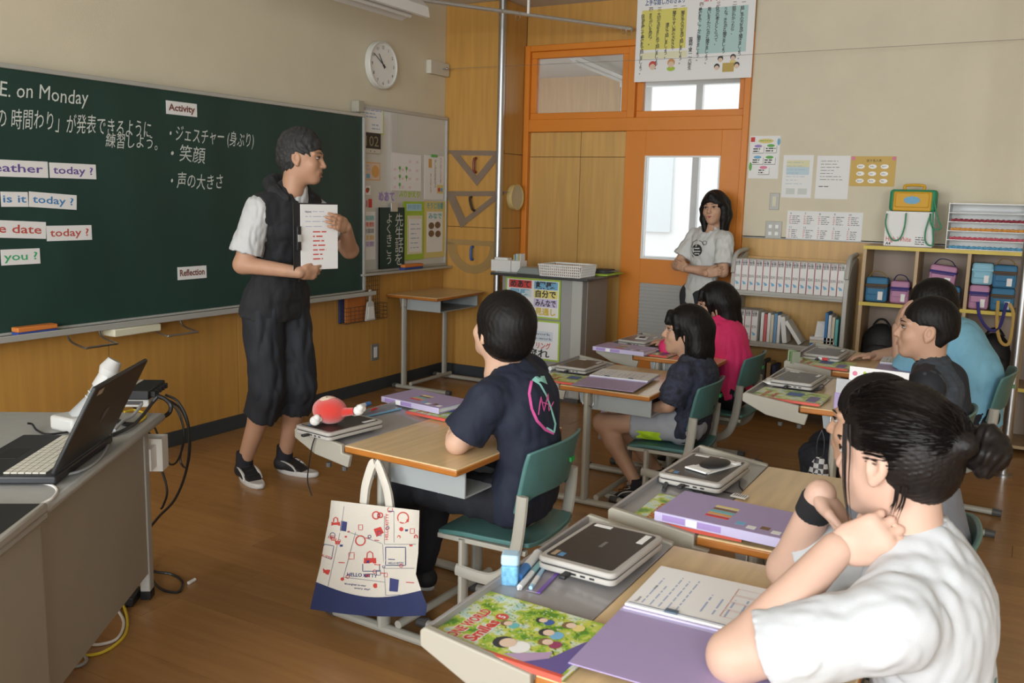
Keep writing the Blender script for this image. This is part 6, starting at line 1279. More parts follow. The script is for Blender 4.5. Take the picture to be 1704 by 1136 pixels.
_r = random.Random(12)
for k in range(34):
    r_ = _r.randrange(0, 4); u = _r.uniform(.06, .94); t = _r.random(); lx = left[r_][0]*(1-t)+left[r_+1][0]*t; ly = left[r_][1]*(1-t)+left[r_+1][1]*t; rx = right[r_][0]*(1-t)+right[r_+1][0]*t; ry = right[r_][1]*(1-t)+right[r_+1][1]*t
    x = lx*(1-u)+rx*u; y = ly*(1-u)+ry*u; s = _r.uniform(2.0, 4.5); mm = m_tr if _r.random() < .6 else m_tn; c = k % 4
    if c == 0: decal_line(bv, circ(x, y, s, n=10), 1.1, mm, tot, closed=True)
    elif c == 1: decal_fill(bv, [(x-s, y-s*.6), (x+s, y-s*.6), (x+s*.8, y+s*.7), (x-s*.8, y+s*.7)], mm, tot)
    elif c == 2: decal_line(bv, [(x-s*1.6, y), (x+s*1.6, y+s*.2)], 1.4, mm, tot)
    else: decal_line(bv, [(x-s, y-s*1.2), (x+s, y-s*1.2), (x+s, y+s*1.2), (x-s, y+s*1.2)], 1.0, mm, tot, closed=True)
# ================================================================== PEOPLE
V3 = lambda *a: np.array(a, float)
def nrm(v): v = np.array(v, float); return v/(np.linalg.norm(v)+1e-12)
def smin(a, b, k):
    if k <= 0: return np.minimum(a, b)
    h = np.clip(0.5+0.5*(b-a)/k, 0, 1); return b*(1-h)+a*h-k*h*(1-h)
class Flesh:
    """smoothly blended rounded cones and ellipsoids, polygonised into one skin"""
    def __init__(s): s.pr = []; s.cuts = []; s.disp = None
    def cone(s, a, b, ra, rb, k=.02, flat=None, cap=None, sub=False, g=0.0):
        s.pr.append(('c', V3(*a), V3(*b), ra+g, rb+g, k, flat, cap, sub)); return s
    def chain(s, pts, rs, k=.012, **kw):
        for i in range(len(pts)-1): s.cone(pts[i], pts[i+1], rs[i], rs[i+1], k, **kw)
        return s
    def ell(s, c, r, R=None, k=.02, sub=False, g=0.0): s.pr.append(('e', V3(*c), V3(*r)+g, np.eye(3) if R is None else np.array(R), k, sub)); return s
    def cut(s, o, n): s.cuts.append((V3(*o), nrm(n))); return s
    def mesh(s, vox):
        lo = np.full(3, 1e9); hi = -lo
        for p in s.pr:
            if p[-1]: continue
            if p[0] == 'c':
                m = max(p[3], p[4])+.01; lo = np.minimum(lo, np.minimum(p[1], p[2])-m); hi = np.maximum(hi, np.maximum(p[1], p[2])+m)
            else: m = p[2].max()+.01; lo = np.minimum(lo, p[1]-m); hi = np.maximum(hi, p[1]+m)
        lo -= 2*vox; n = np.ceil((hi-lo)/vox).astype(int)+3
        ax = [lo[i]+vox*np.arange(n[i]) for i in range(3)]; D = np.full(n, .08, np.float32)
        for p in s.pr:
            k = p[5] if p[0] == 'c' else p[4]; m = k+3*vox
            if p[0] == 'c': r = max(p[3], p[4])+m; a0 = np.minimum(p[1], p[2])-r; a1 = np.maximum(p[1], p[2])+r
            else: r = p[2].max()+m; a0 = p[1]-r; a1 = p[1]+r
            i0 = np.clip(((a0-lo)/vox).astype(int), 0, n-1); i1 = np.clip(((a1-lo)/vox).astype(int)+2, 1, n)
            if (i1 <= i0).any(): continue
            gx, gy, gz = np.meshgrid(ax[0][i0[0]:i1[0]], ax[1][i0[1]:i1[1]], ax[2][i0[2]:i1[2]], indexing='ij'); q = np.stack([gx, gy, gz], -1)
            if p[0] == 'c':
                ba = p[2]-p[1]; w = q-p[1]
                if p[6] is not None:
                    fn, fs = p[6]; fn = nrm(fn); c = w@fn; w = w+np.multiply.outer(c*(1/fs-1), fn); ba = ba+fn*(ba@fn)*(1/fs-1)
                t = np.clip((w@ba)/(ba@ba+1e-12), 0, 1); d = np.linalg.norm(w-t[..., None]*ba, axis=-1)-(p[3]+(p[4]-p[3])*t)
                if p[6] is not None: d = d*(.5+.5*p[6][1])
                if p[7] is not None:
                    o, nn = p[7]; d = np.maximum(d, (q-o)@nrm(nn))
            else:
                w = (q-p[1])@p[3]; k0 = np.linalg.norm(w/p[2], axis=-1); k1 = np.linalg.norm(w/p[2]**2, axis=-1)+1e-9; d = k0*(k0-1)/k1
            sl = tuple(slice(i0[i], i1[i]) for i in range(3)); S = D[sl]
            D[sl] = -smin(-S, d, k) if p[-1] else smin(S, d, k)
        if s.cuts or s.disp:
            gx, gy, gz = np.meshgrid(*ax, indexing='ij')
            if s.disp:
                near = np.abs(D) < .05; q = np.stack([gx[near], gy[near], gz[near]], -1); D[near] += s.disp(q)
            for o, nn in s.cuts: D = np.maximum(D, ((gx-o[0])*nn[0]+(gy-o[1])*nn[1]+(gz-o[2])*nn[2]).astype(np.float32))
        return nets(D, lo, vox)
def nets(D, lo, h):
    I = D < 0; nx, ny, nz = D.shape; c = np.zeros((nx-1, ny-1, nz-1), np.int8)
    cor = [(i, j, k) for i in (0, 1) for j in (0, 1) for k in (0, 1)]
    sub = lambda A, o: A[o[0]:o[0]+nx-1, o[1]:o[1]+ny-1, o[2]:o[2]+nz-1]
    for o in cor: c += sub(I, o)
    act = np.argwhere((c > 0) & (c < 8))
    if not len(act): return np.zeros((0, 3)), []
    idx = np.full(c.shape, -1, np.int64); idx[tuple(act.T)] = np.arange(len(act))
    pos = np.zeros((len(act), 3)); cnt = np.zeros(len(act))
    for a in cor:
        for ax in range(3):
            if a[ax]: continue
            b = list(a); b[ax] = 1
            va = D[act[:, 0]+a[0], act[:, 1]+a[1], act[:, 2]+a[2]].astype(float); vb = D[act[:, 0]+b[0], act[:, 1]+b[1], act[:, 2]+b[2]].astype(float)
            m = (va < 0) != (vb < 0); t = va[m]/(va[m]-vb[m]); p = np.tile(np.array(a, float), (m.sum(), 1)); p[:, ax] += t; pos[m] += p; cnt[m] += 1
    V = lo+h*(act+pos/cnt[:, None]); F = []
    for ax in range(3):
        o1, o2 = [(1, 2), (2, 0), (0, 1)][ax]
        A = I; B = np.roll(I, -1, ax); x = (A != B); sl = [slice(1, -1)]*3; sl[ax] = slice(0, -1)
        e = np.argwhere(x[tuple(sl)]); off = np.array([1, 1, 1]); off[ax] = 0; e = e+off
        for flip in (0, 1):
            m = I[tuple(e.T)] == (flip == 0); q = e[m]; d1 = np.zeros(3, int); d1[o1] = 1; d2 = np.zeros(3, int); d2[o2] = 1
            ids = [idx[tuple((q-a).T)] for a in (0*d1, d1, d1+d2, d2)]
            if flip: ids = ids[::-1]
            F.append(np.stack(ids, -1))
    F = np.concatenate(F); F = F[(F >= 0).all(1)]
    return V, F
def flesh_obj(name, fl, vox, m, root, more=()):
    vs = []; fs = []; n = 0; org = np.array(root.location)
    for f, vx in ((fl, vox),)+tuple(more):
        V, F = f.mesh(vx); vs.append(V-org); fs.append(np.asarray(F)+n); n += len(V)
    vs = np.concatenate(vs); fs = np.concatenate(fs)
    me = bpy.data.meshes.new(name); me.vertices.add(len(vs)); me.vertices.foreach_set('co', vs.astype(np.float32).ravel())
    me.loops.add(len(fs)*4); me.loops.foreach_set('vertex_index', fs.astype(np.int32).ravel()); me.polygons.add(len(fs)); me.polygons.foreach_set('loop_start', np.arange(0, len(fs)*4, 4, dtype=np.int32)); me.polygons.foreach_set('loop_total', np.full(len(fs), 4, np.int32))
    me.polygons.foreach_set('use_smooth', np.ones(len(fs), bool)); me.update(calc_edges=True); me.validate(); me.materials.append(m)
    o = bpy.data.objects.new(name, me); link(o, root); return o
def noise3(q, f, seed=0):
    r = np.random.RandomState(seed); out = np.zeros(len(q))
    for k in range(6):
        d = r.normal(size=3); d = d/np.linalg.norm(d)*f*(1+.35*k); out += np.sin(q@d+r.uniform(0, 6.28))/(1+.35*k)
    return out/3
def ik(a, c, l1, l2, pole):
    a, c = V3(*a), V3(*c); d = c-a; L = np.linalg.norm(d); L2 = min(L, (l1+l2)*.999); x = (l1*l1-l2*l2+L2*L2)/(2*L2); hgt = math.sqrt(max(l1*l1-x*x, 1e-6)); u = nrm(d); p = V3(*pole); p = nrm(p-u*(p@u)); return a+u*x+p*hgt
SK = {}
def skin(name, c): return mat('skin_'+name, c, .5, sub=.12, noise=.04, nscale=14, spec=.35)
def hairmat(name, c, rough=.50): return mat('hair_'+name, c, rough, noise=.30, nscale=22, stretch=(6, 6, 1), bump=.12, bscale=120, spec=.22)
def frame(f, u=(0, 0, 1)):
    f = nrm(f); r = nrm(np.cross(f, V3(*u))); u = np.cross(r, f); return r, f, u
def yawpitch(yaw, pitch, roll=0.0):
    """yaw: degrees from +y towards +x; pitch up"""
    y, p = math.radians(yaw), math.radians(pitch); f = V3(math.sin(y)*math.cos(p), math.cos(y)*math.cos(p), math.sin(p)); r, f, u = frame(f)
    a = math.radians(roll); r2 = math.cos(a)*r+math.sin(a)*u; u2 = -math.sin(a)*r+math.cos(a)*u; return r2, f, u2
class Head:
    def __init__(s, c, rfu, sc): s.c = V3(*c); s.r, s.f, s.u = rfu; s.s = sc; s.R = np.stack(rfu, 1)
    def L(s, x, y, z): return s.c+s.s*(s.r*x+s.f*y+s.u*z)
    def ell(s, B, x, y, z, rx, ry, rz, k=.015, sub=False, tilt=0.0):
        R = s.R
        if tilt: ca, sa = math.cos(tilt), math.sin(tilt); R = np.stack([s.r, ca*s.f+sa*s.u, -sa*s.f+ca*s.u], 1)
        B.ell(s.L(x, y, z), V3(rx, ry, rz)*s.s, R, k*s.s, sub)
    def cone(s, B, a, b, ra, rb, k=.01, sub=False, flat=None): B.cone(s.L(*a), s.L(*b), ra*s.s, rb*s.s, k*s.s, sub=sub, flat=flat)
    def face(s, male=True, lips_open=0.0):
        B = Flesh(); j = 1.06 if male else 1.0
        s.ell(B, 0, -.014, .036, .074, .092, .086); s.ell(B, 0, .012, -.012, .066, .076, .085, .03); s.ell(B, 0, .030, -.058, .050*j, .056, .050, .03); s.ell(B, 0, .062, -.094, .024*j, .022, .018, .03)
        for sx in (-1, 1):
            s.ell(B, sx*.036, .058, -.028, .024, .022, .022, .02); s.ell(B, sx*.030, .086, .006, .020, .011, .013, .010, True); s.cone(B, (sx*.012, .083, .022), (sx*.050, .066, .022), .010, .008, .012)
            s.ell(B, sx*.0765, -.010, -.008, .010, .020, .031, .006, tilt=.25); s.ell(B, sx*.086, -.006, -.004, .008, .011, .018, .004, True); s.ell(B, sx*.076, -.002, -.034, .008, .009, .010, .006)
        s.cone(B, (0, .082, .012), (0, .102, -.026), .008, .011, .012); s.ell(B, 0, .102, -.030, .011, .011, .009, .006)
        for sx in (-1, 1): s.ell(B, sx*.012, .094, -.032, .007, .008, .006, .005)
        s.ell(B, 0, .082, -.056, .026, .012, .016, .012)
        s.ell(B, 0, .0935, -.062-.004*lips_open, .020, .004, .0016+.006*lips_open, .003, True)
        s.cone(B, (0, -.025, -.06), (0, -.035, -.15), .050*j, .050*j, .03)
        return B
    def bits(s, root, body, lipc=(.45, .16, .14), male=True, lips_open=0.0, browc=None, eyes=True):
        org = np.array(root.location); Rm = Matrix(s.R.tolist()); k = s.s
        mw = mat('eye_white', (.42, .38, .35), .4); mi = mat('eye_iris', (.012, .008, .006), .15); ml = mat('lips_%.2f' % lipc[0], lipc, .45); mbw = browc or mat('brow_black', (.015, .012, .01), .7)
        for sx in (-1, 1):
            if eyes:
                e = MB().ball(s.L(sx*.031, .078, .0045)-org, (.0130*k, .0080*k, .0050*k), 14, 8, Rm).build('eye', mw, root); MB().ball(s.L(sx*.031, .0835, .0045)-org, (.0062*k, .0036*k, .0058*k), 10, 6, Rm).build('iris', mi, e)
                MB().tube([s.L(sx*.017, .0845, .006)-org, s.L(sx*.030, .0885, .0125)-org, s.L(sx*.045, .079, .008)-org], [.0014*k, .0022*k, .0012*k], 6).build('eyelid', mi, e)
            MB().tube([s.L(sx*.014, .0925, .024)-org, s.L(sx*.030, .0905, .029)-org, s.L(sx*.050, .075, .026)-org], [.0020*k, .0030*k, .0012*k], 6, flat=.8).build('eyebrow', mbw, root)
        mb = MB(); mb.tube([s.L(-.022, .084, -.060)-org, s.L(-.010, .0935, -.0575)-org, s.L(0, .0950, -.0590)-org, s.L(.010, .0935, -.0575)-org, s.L(.022, .084, -.060)-org], [.0010*k, .0036*k, .0036*k, .0036*k, .0010*k], 8)
        mb.tube([s.L(-.020, .084, -.0625-.007*lips_open)-org, s.L(0, .0945, -.0665-.009*lips_open)-org, s.L(.020, .084, -.0625-.007*lips_open)-org], [.0012*k, .0044*k, .0012*k], 8); mb.build('lips', ml, root)
def hand(B, w, d, n, right, size=1.0, curl=(.35, .5, .4), spread=.10, thumb=.6, fist=False):
    """w wrist, d finger direction, n palm normal"""
    d = nrm(d); n = nrm(V3(*n)-d*(V3(*n)@d)); t = np.cross(d, n)*(1 if right else -1); S = size; w = V3(*w)
    B.cone(w, w+d*.030*S, .024*S, .030*S, .012, (n, .62)); B.cone(w+d*.030*S+t*.012*S, w+d*.078*S+t*.016*S, .026*S, .021*S, .012, (n, .5)); B.cone(w+d*.030*S-t*.010*S, w+d*.074*S-t*.018*S, .026*S, .020*S, .012, (n, .5))
    for i, (o, ln) in enumerate(((.027, .070), (.009, .078), (-.009, .073), (-.026, .058))):
        p = w+d*(.082-.004*abs(i-1.2))*S+t*o*S; a = 0.0; dir0 = nrm(d+t*spread*(1.5-i)*.5); r = (.0088, .0090, .0086, .0076)[i]*S
        for sgi, fr in enumerate((.44, .32, .24)):
            a += curl[sgi]*(1+.05*i); dd = math.cos(a)*dir0+math.sin(a)*n; q = p+dd*ln*fr*S; B.cone(p, q, r, r*.93, .004); p = q; r *= .93
    p = w+d*.022*S+t*.024*S; dd = nrm(d*.75+t*.85*(1.2-thumb)+n*.45*thumb); q = p+dd*.040*S; B.cone(p, q, .0125*S, .0105*S, .010); dd2 = nrm(d+n*.25*thumb+t*.15*(1-thumb)); B.cone(q, q+dd2*.030*S, .0100*S, .0078*S, .004)
def torso(B, J, s, g=0.0, k=.04, chestf=1.0, belly=0.0):
    r = nrm(J['rs']-J['ls']); up = nrm(J['neck']-J['hip']); f = nrm(np.cross(up, r)); fl = (f, .70)
    hip, nk = J['hip'], J['neck']; mid = hip*.55+nk*.45+J.get('bend', V3(0, 0, 0)); ch = hip*.22+nk*.78+J.get('bend', V3(0, 0, 0))*.7-up*.02*s
    B.cone(hip-r*.062*s, hip+r*.062*s, .098*s, .098*s, k, (f, .85), g=g)
    B.cone(hip, mid, .128*s+belly, .118*s+belly, k, fl, g=g); B.cone(mid, ch, .118*s+belly*.7, .138*s*chestf, k, fl, g=g); B.cone(ch-r*.045*s, ch+r*.045*s, .112*s*chestf, .112*s*chestf, k, (f, .78), g=g); B.cone(ch, nk-up*.03*s, .125*s, .070*s, k, fl, g=g)
    for sh in (J['ls'], J['rs']): B.cone(sh, nk-up*.015*s, .048*s, .050*s, k*.8, g=g)
    return f, r, up
def limb(B, a, b, c, r, k=.02, g=0.0): B.cone(a, b, r[0], r[1], k, g=g); B.cone(b, c, r[1], r[2], k, g=g)
def leg(B, h, kn, an, s, g=0.0, k=.03):
    B.cone(h, kn, .082*s, .054*s, k, g=g); d = an-kn; back = nrm(np.cross(np.cross(kn-h, d), d)) if np.linalg.norm(np.cross(kn-h, d)) > 1e-4 else V3(0, 0, 0)
    m = kn+d*.32+back*.012*s*0; B.cone(kn, m, .053*s, .054*s, k, g=g); B.cone(m, an, .054*s, .036*s, k, g=g)
def shoe(root, heel, toe, s, cup, csole, stripe=None, sock=None, ankle=None, right=True):
    heel = V3(*heel); toe = V3(*toe); d = toe-heel; d[2] = 0; f = nrm(d); L = .265*s; r = np.cross(f, V3(0, 0, 1)); org = np.array(root.location); z0 = heel[2]
    P_ = lambda a, b, c: heel+f*a*L+r*b*L+V3(0, 0, c*L)
    B = Flesh(); B.cone(P_(.14, 0, .17), P_(.45, 0, .17), .042*s, .042*s, .02); B.cone(P_(.45, 0, .15), P_(.80, .01, .115), .043*s, .036*s, .02, (V3(0, 0, 1), .8)); B.cone(P_(.80, .01, .115), P_(.90, 0, .11), .034*s, .026*s, .02, (V3(0, 0, 1), .75)); B.cone(P_(.16, 0, .20), P_(.20, 0, .33), .043*s, .038*s, .02); B.cut(P_(0, 0, .075), (0, 0, -1)); B.cut(P_(.2, 0, .33), V3(0, 0, 1)*.9+f*.42)
    up = flesh_obj('shoe_upper', B, .006, cup, root)
    n = 22; vs = []; prof = []
    for i in range(n):
        a = 2*math.pi*i/n; x = .5+.5*math.cos(a); y = math.sin(a)*(.150+.025*math.cos(a-.3)); prof.append((x*.98, y))
    for z, gk in ((0.0, .94), (.03, 1.0), (.085, 1.0), (.10, .96)):
        for x, y in prof: vs.append(P_(.5+(x-.5)*gk, y*gk, z+(.03*max(0, x-.8) if z < .01 else 0)+(.02*max(0, .3-x) if z > .08 else 0))-org)
    fs = [tuple(range(n))[::-1], tuple(range(3*n, 4*n))]+[(k*n+i, k*n+(i+1) % n, (k+1)*n+(i+1) % n, (k+1)*n+i) for k in range(3) for i in range(n)]
    MB().add(vs, fs).build('shoe_sole', csole, root, smooth=50)
    if stripe:
        for sd in (-1, 1):
            pts = [(.22, .27), (.34, .25), (.48, .20), (.56, .13), (.58, .09)]; MB().tube(spline([P_(a, sd*(.165-.05*(z-.09)), z)-org for a, z in pts], 4), [.003*s+.0045*s*min(1, k/6) for k in range(17)], 6, flat=.5, up=(0, 0, 1)).build('shoe_stripe', stripe, root)
    for k in range(3): MB().tube([P_(.40+.09*k, -.10, .30-.055*k)-org, P_(.44+.09*k, 0, .325-.06*k)-org, P_(.40+.09*k, .10, .30-.055*k)-org], .0025*s, 5).build('shoe_lace', cup, root)
    if sock is not None: B = Flesh(); B.cone(P_(.19, 0, .28), P_(.19, 0, .28)*.0+V3(*ankle), .043*s, .0415*s, .01, cap=(V3(*ankle), V3(*ankle)-P_(.19, 0, .28))); flesh_obj('sock', B, .005, sock, root)
def strands(root, paths, r, m, name='hair_strands', n=5):
    org = np.array(root.location); mb = MB()
    for p in paths:
        q = spline(p, 5); mb.tube([a-org for a in q], [r*max(.12, 1-(i/(len(q)-1))**2) for i in range(len(q))], n, caps=False, flat=.45)
    return tag(mb.build(name, m, root), kind='stuff')
def hair_cap(H, style, grow=0.0):
    B = Flesh(); g = grow
    if style in ('short', 'crop', 'bowl', 'grey'):
        e = {'short': .008, 'crop': .004, 'bowl': .015, 'grey': .007}[style]+g
        H.ell(B, 0, -.016, .040, .076+e, .096+e, .088+e+(.006 if style == 'grey' else 0), .02); H.ell(B, 0, -.042, -.012, .066+e, .066+e, .078+(.004 if style == 'bowl' else -.012), .03)
        if style == 'bowl': H.ell(B, 0, -.030, -.020, .074+e, .075+e, .060, .02)
        H.ell(B, 0, .105, -.050, .078, .075, .100 if style != 'bowl' else .085, .012, True); H.ell(B, 0, .02, -.105, .10, .060, .060, .012, True)
        if style != 'bowl':
            for sx in (-1, 1): H.ell(B, sx*.088, .006, -.022, .030, .034, .046, .008, True); H.ell(B, sx*.080, .045, -.035, .035, .040, .050, .008, True)
            if style == 'crop': H.ell(B, 0, -.105, -.075, .10, .045, .050, .02, True); [H.ell(B, sx*.092, -.02, -.035, .030, .055, .052, .012, True) for sx in (-1, 1)]
        else:
            for sx in (-1, 1): H.ell(B, sx*.095, .012, -.040, .032, .034, .036, .006, True)
    elif style in ('long', 'bob'):
        e = .012+g; H.ell(B, 0, -.016, .038, .076+e, .096+e, .088+e, .02); H.ell(B, 0, -.045, -.02, .074+e, .062+e, .088, .03); H.ell(B, 0, .108, -.040, .062, .070, .085, .012, True); H.ell(B, 0, .06, -.11, .06, .07, .06, .012, True)
    elif style == 'tied':
        e = .006+g; H.ell(B, 0, -.016, .038, .076+e, .096+e, .088+e, .02); H.ell(B, 0, -.052, -.010, .062+e, .056+e, .070, .03); H.ell(B, 0, .105, -.045, .070, .075, .095, .012, True); H.ell(B, 0, .03, -.110, .10, .065, .065, .012, True)
        for sx in (-1, 1): H.ell(B, sx*.09, .010, -.022, .032, .034, .046, .008, True)
    cr = H.L(0, -.035, .125); rr, ff, uu = H.r, H.f, H.u
    amp = .0008 if style != 'grey' else .0026; fq = 64 if style not in ('grey',) else 34
    def disp(q):
        d = q-cr; x = d@rr; y = d@ff; z = d@uu; ph = np.arctan2(x, y); rad = np.sqrt(x*x+y*y); rad2 = np.clip(rad/.04, 0, 1)
        if style == 'tied': w = (q-H.c); ph = np.arctan2(w@rr, w@uu-.03); rad2 = 1.0; return .0007*np.sin(ph*60+5*noise3(q, 26, 3))+.0006*np.sin(ph*110+4*noise3(q, 30, 4))
        out = amp*np.sin(ph*fq*.5+6*np.sin(z*30)+3*noise3(q, 40, 3))*rad2+.0006*np.sin(ph*fq*1.3+noise3(q, 60, 4)*4)*rad2
        if style == 'grey': out = out+.0030*noise3(q, 150, 5)
        return out
    B.disp = disp; return B
def wrinkle(seed, amp=.004, f=28):
    st = np.array([1, 1, .45])
    return lambda q: amp*(.8-2.4*np.abs(noise3(q*st, f*2.2, seed))+.5*noise3(q*st, f*5.0, seed+9)+1.2*noise3(q*st, f*.8, seed+3))
def person(loc, label): return empty('person', loc, 0, label, 'person', 'people in the classroom')
def shadow_neck(J, H): return H.L(0, -.030, -.10)
m_shoeb = mat('shoe_black', (.016, .017, .020), .6, bump=.2, bscale=300); m_solew = mat('shoe_sole_white', (.62, .62, .60), .5); m_sockb = mat('sock_black', (.014, .014, .02), .9)
# ------------------------------------------------------------------ the teacher
def teacher():
    RA = Z(408, 797, 0)+V3(0, 0, .10); LA = Z(475, 785, 0)+V3(0, 0, .10); root = person((-2.85, -.86, 0), 'grey haired man in black hooded vest holding up a worksheet'); o0 = np.array(root.location)
    J = dict(hip=V3(-2.855, -.925, .90), neck=V3(-2.87, -1.045, 1.435), rs=X(430, 352, -3.045), ls=X(517, 345, -2.695))
    sk = skin('man', (.46, .26, .165)); H = Head(X(503, 263, -2.865), yawpitch(152, -4, 2), 1.02)
    J['re'] = X(404, 440, -3.10); doc_n = nrm(V3(-.27, -.96, 0)); dw = nrm(V3(.96, -.27, 0)); dc = Y(530, 394, -1.262)
    rw = Y(498, 453, -1.225); lw = dc+dw*.158+doc_n*-.012+V3(0, 0, .045); le = ik(J['ls'], lw, .28, .25, (.9, .3, -.8)); rk = V3(-2.925, -.93, .475); lk = V3(-2.765, -.985, .475)
    rh = J['hip']+V3(-.085, 0, -.03); lh = J['hip']+V3(.085, 0, -.03)
    B = Flesh(); torso(B, J, 1.0); limb(B, J['rs'], J['re'], rw, (.050, .042, .028)); limb(B, J['ls'], le, lw, (.050, .042, .028))
    leg(B, rh, rk, RA, 1.0); leg(B, lh, lk, LA, 1.0); B.cone(J['neck']-V3(0, 0, .02), H.L(0, -.02, -.07), .058, .055, .03)
    Hd = Flesh(); hand(Hd, rw, (.86, -.30, -.05), (.30, .75, .35), True, 1.0, (.45, .75, .5), .08, .9); Hd.cone(rw-nrm(rw-J['re'])*.05, rw, .030, .027, .01)
    Hl = Flesh(); hand(Hl, lw, -dw*.80+doc_n*.50+V3(0, 0, .22), -doc_n, False, .98, (.30, .35, .25), .06, .9); Hl.cone(lw-nrm(lw-le)*.05, lw, .030, .027, .01)
    flesh_obj('body', B, .010, sk, root, ((H.face(True, 1.0), .0042), (Hd, .004), (Hl, .004))); H.bits(root, None, (.34, .12, .10), True, 1.0, mat('brow_grey', (.04, .035, .03), .7))
    hm = hairmat('grey', (.036, .036, .036), .55); flesh_obj('hair', hair_cap(H, 'grey'), .0045, hm, root)
    # white tee under a black sleeveless hooded vest
    tee = mat('tee_white', (.52, .53, .53), .85, bump=.1, bscale=300); T = Flesh(); d = nrm(J['re']-J['rs']); se = J['rs']+d*.20; T.cone(J['rs']-d*.01, se, .066, .078, .02, cap=(se, d)); d2 = nrm(le-J['ls']); se2 = J['ls']+d2*.20; T.cone(J['ls']-d2*.01, se2, .066, .076, .02, cap=(se2, d2)); T.cone(J['neck']-V3(0, 0, .10), J['neck']+V3(0, -.01, .012), .085, .072, .02); T.ell(J['neck']+V3(0, -.01, .04), (.064, .064, .05), None, .005, True); T.disp = wrinkle(3, .004, 34); flesh_obj('tee_shirt', T, .006, tee, root)
    vest = mat('vest_black', (.016, .017, .020), .85, bump=.2, bscale=200); Vv = Flesh(); f, r, up = torso(Vv, dict(J, neck=J['neck']+V3(0, 0, .0)), 1.0, .022, .04, 1.04, .012)
    hb = J['hip']-up*.02; Vv.cone(J['hip']-r*.07+up*.04, J['hip']-r*.075-up*.06, .115, .118, .03, (f, .9)); Vv.cone(J['hip']+r*.07+up*.04, J['hip']+r*.075-up*.06, .115, .118, .03, (f, .9))
    Vv.cut(J['hip']-up*.055, -up); Vv.ell(J['neck']+f*.055+up*.055, (.062, .06, .115), np.stack([r, f, up], 1), .012, True)
    for sh, sd in ((J['rs'], 1), (J['ls'], -1)): Vv.cut(sh+r*sd*.022+V3(0, 0, 0), r*sd*1.0+up*.12)
    Vv.disp = wrinkle(5, .005, 26); vo = flesh_obj('vest', Vv, .007, vest, root)
    Hh = Flesh(); nb = J['neck']; Hh.chain([nb+r*.085-up*.005+f*.055, nb+r*.10+up*.012-f*.01, nb+r*.055+up*.03-f*.075, nb+up*.03-f*.098, nb-r*.055+up*.03-f*.075, nb-r*.10+up*.012-f*.01, nb-r*.085-up*.005+f*.055], [.018, .030, .036, .040, .036, .030, .018], .02); Hh.disp = wrinkle(7, .003, 40); flesh_obj('hood', Hh, .006, vest, root)
    zp = MB().tube([nb+f*.100-up*.06-o0, nb+f*.128-up*.20-o0, nb+f*.125-up*.40-o0], .003, 6).build('zip', mat('zip_dark', (.05, .05, .05), .3, metal=.6), root)
    pants = mat('cropped_trousers_black', (.013, .016, .022), .75, bump=.15, bscale=250); Pn = Flesh(); Pn.cone(J['hip']-r*.06, J['hip']+r*.06, .112, .112, .03, (f, .9)); Pn.cone(J['hip']+up*.02, J['hip']+up*.06, .13, .125, .03, (f, .75))
    for h_, k_, a_ in ((rh, rk, RA), (lh, lk, LA)): e = k_+(a_-k_)*.36; Pn.cone(h_, k_, .100, .090, .03); Pn.cone(k_, e, .090, .088, .03, cap=(e, a_-k_))
    Pn.disp = wrinkle(11, .006, 20); flesh_obj('trousers', Pn, .008, pants, root)
    MB().tube([J['hip']+r*-.135-up*.10-o0, J['hip']-r*.14-up*.22-o0], .004, 6).build('pocket_zip', MATS['zip_dark'], root)
    for a_, t_, rt in ((RA, Z(437, 815, 0), True), (LA, Z(540, 796, 0), False)):
        fl = a_.copy(); fl[2] = 0.0; d = nrm(V3(t_[0]-fl[0], t_[1]-fl[1], 0)); shoe(root, fl-d*.055, fl+d*.21, 1.0, m_shoeb, m_solew, m_solew, m_sockb, a_+V3(0, 0, .045), rt)
    # clipboard with the worksheet
    ch = empty('clipboard_file', tuple(dc), 0, 'black clip file with a marked worksheet held up by the man', 'clipboard'); M_ = Matrix(((dw[0], 0, doc_n[0], dc[0]), (dw[1], 0, doc_n[1], dc[1]), (0, 1, 0, dc[2]), (0, 0, 0, 1))); ch.matrix_world = M_
    MB().box(-.128, -.154, -.010, .108, .154, -.006).build('back_board', m_black, ch, bevel=.001); MB().box(-.092, -.150, -.005, .105, .148, .0).build('sheets', m_paper, ch); MB().box(-.118, -.06, -.006, -.098, .05, .012).build('clip', m_black, ch, bevel=.003); MB().box(-.116, -.02, .012, -.100, .012, .018).build('clip_lever', m_grey, ch)
    pr_ = MB(); scribble(pr_, -.07, .04, .09, .13, 4, .0006, th=.12, seed=3); pr_.build('small_print', m_lite, ch, smooth=0); rd = MB(); scribble(rd, -.03, -.11, .05, .035, 7, .0007, th=.28, seed=6, fill=.9); rd.build('red_marks', redp, ch, smooth=0); nm = MB(); put_text(nm, 'Name', -.07, .11, h=.010, c=.0008); nm.build('heading', m_ink, ch, smooth=0)
teacher()
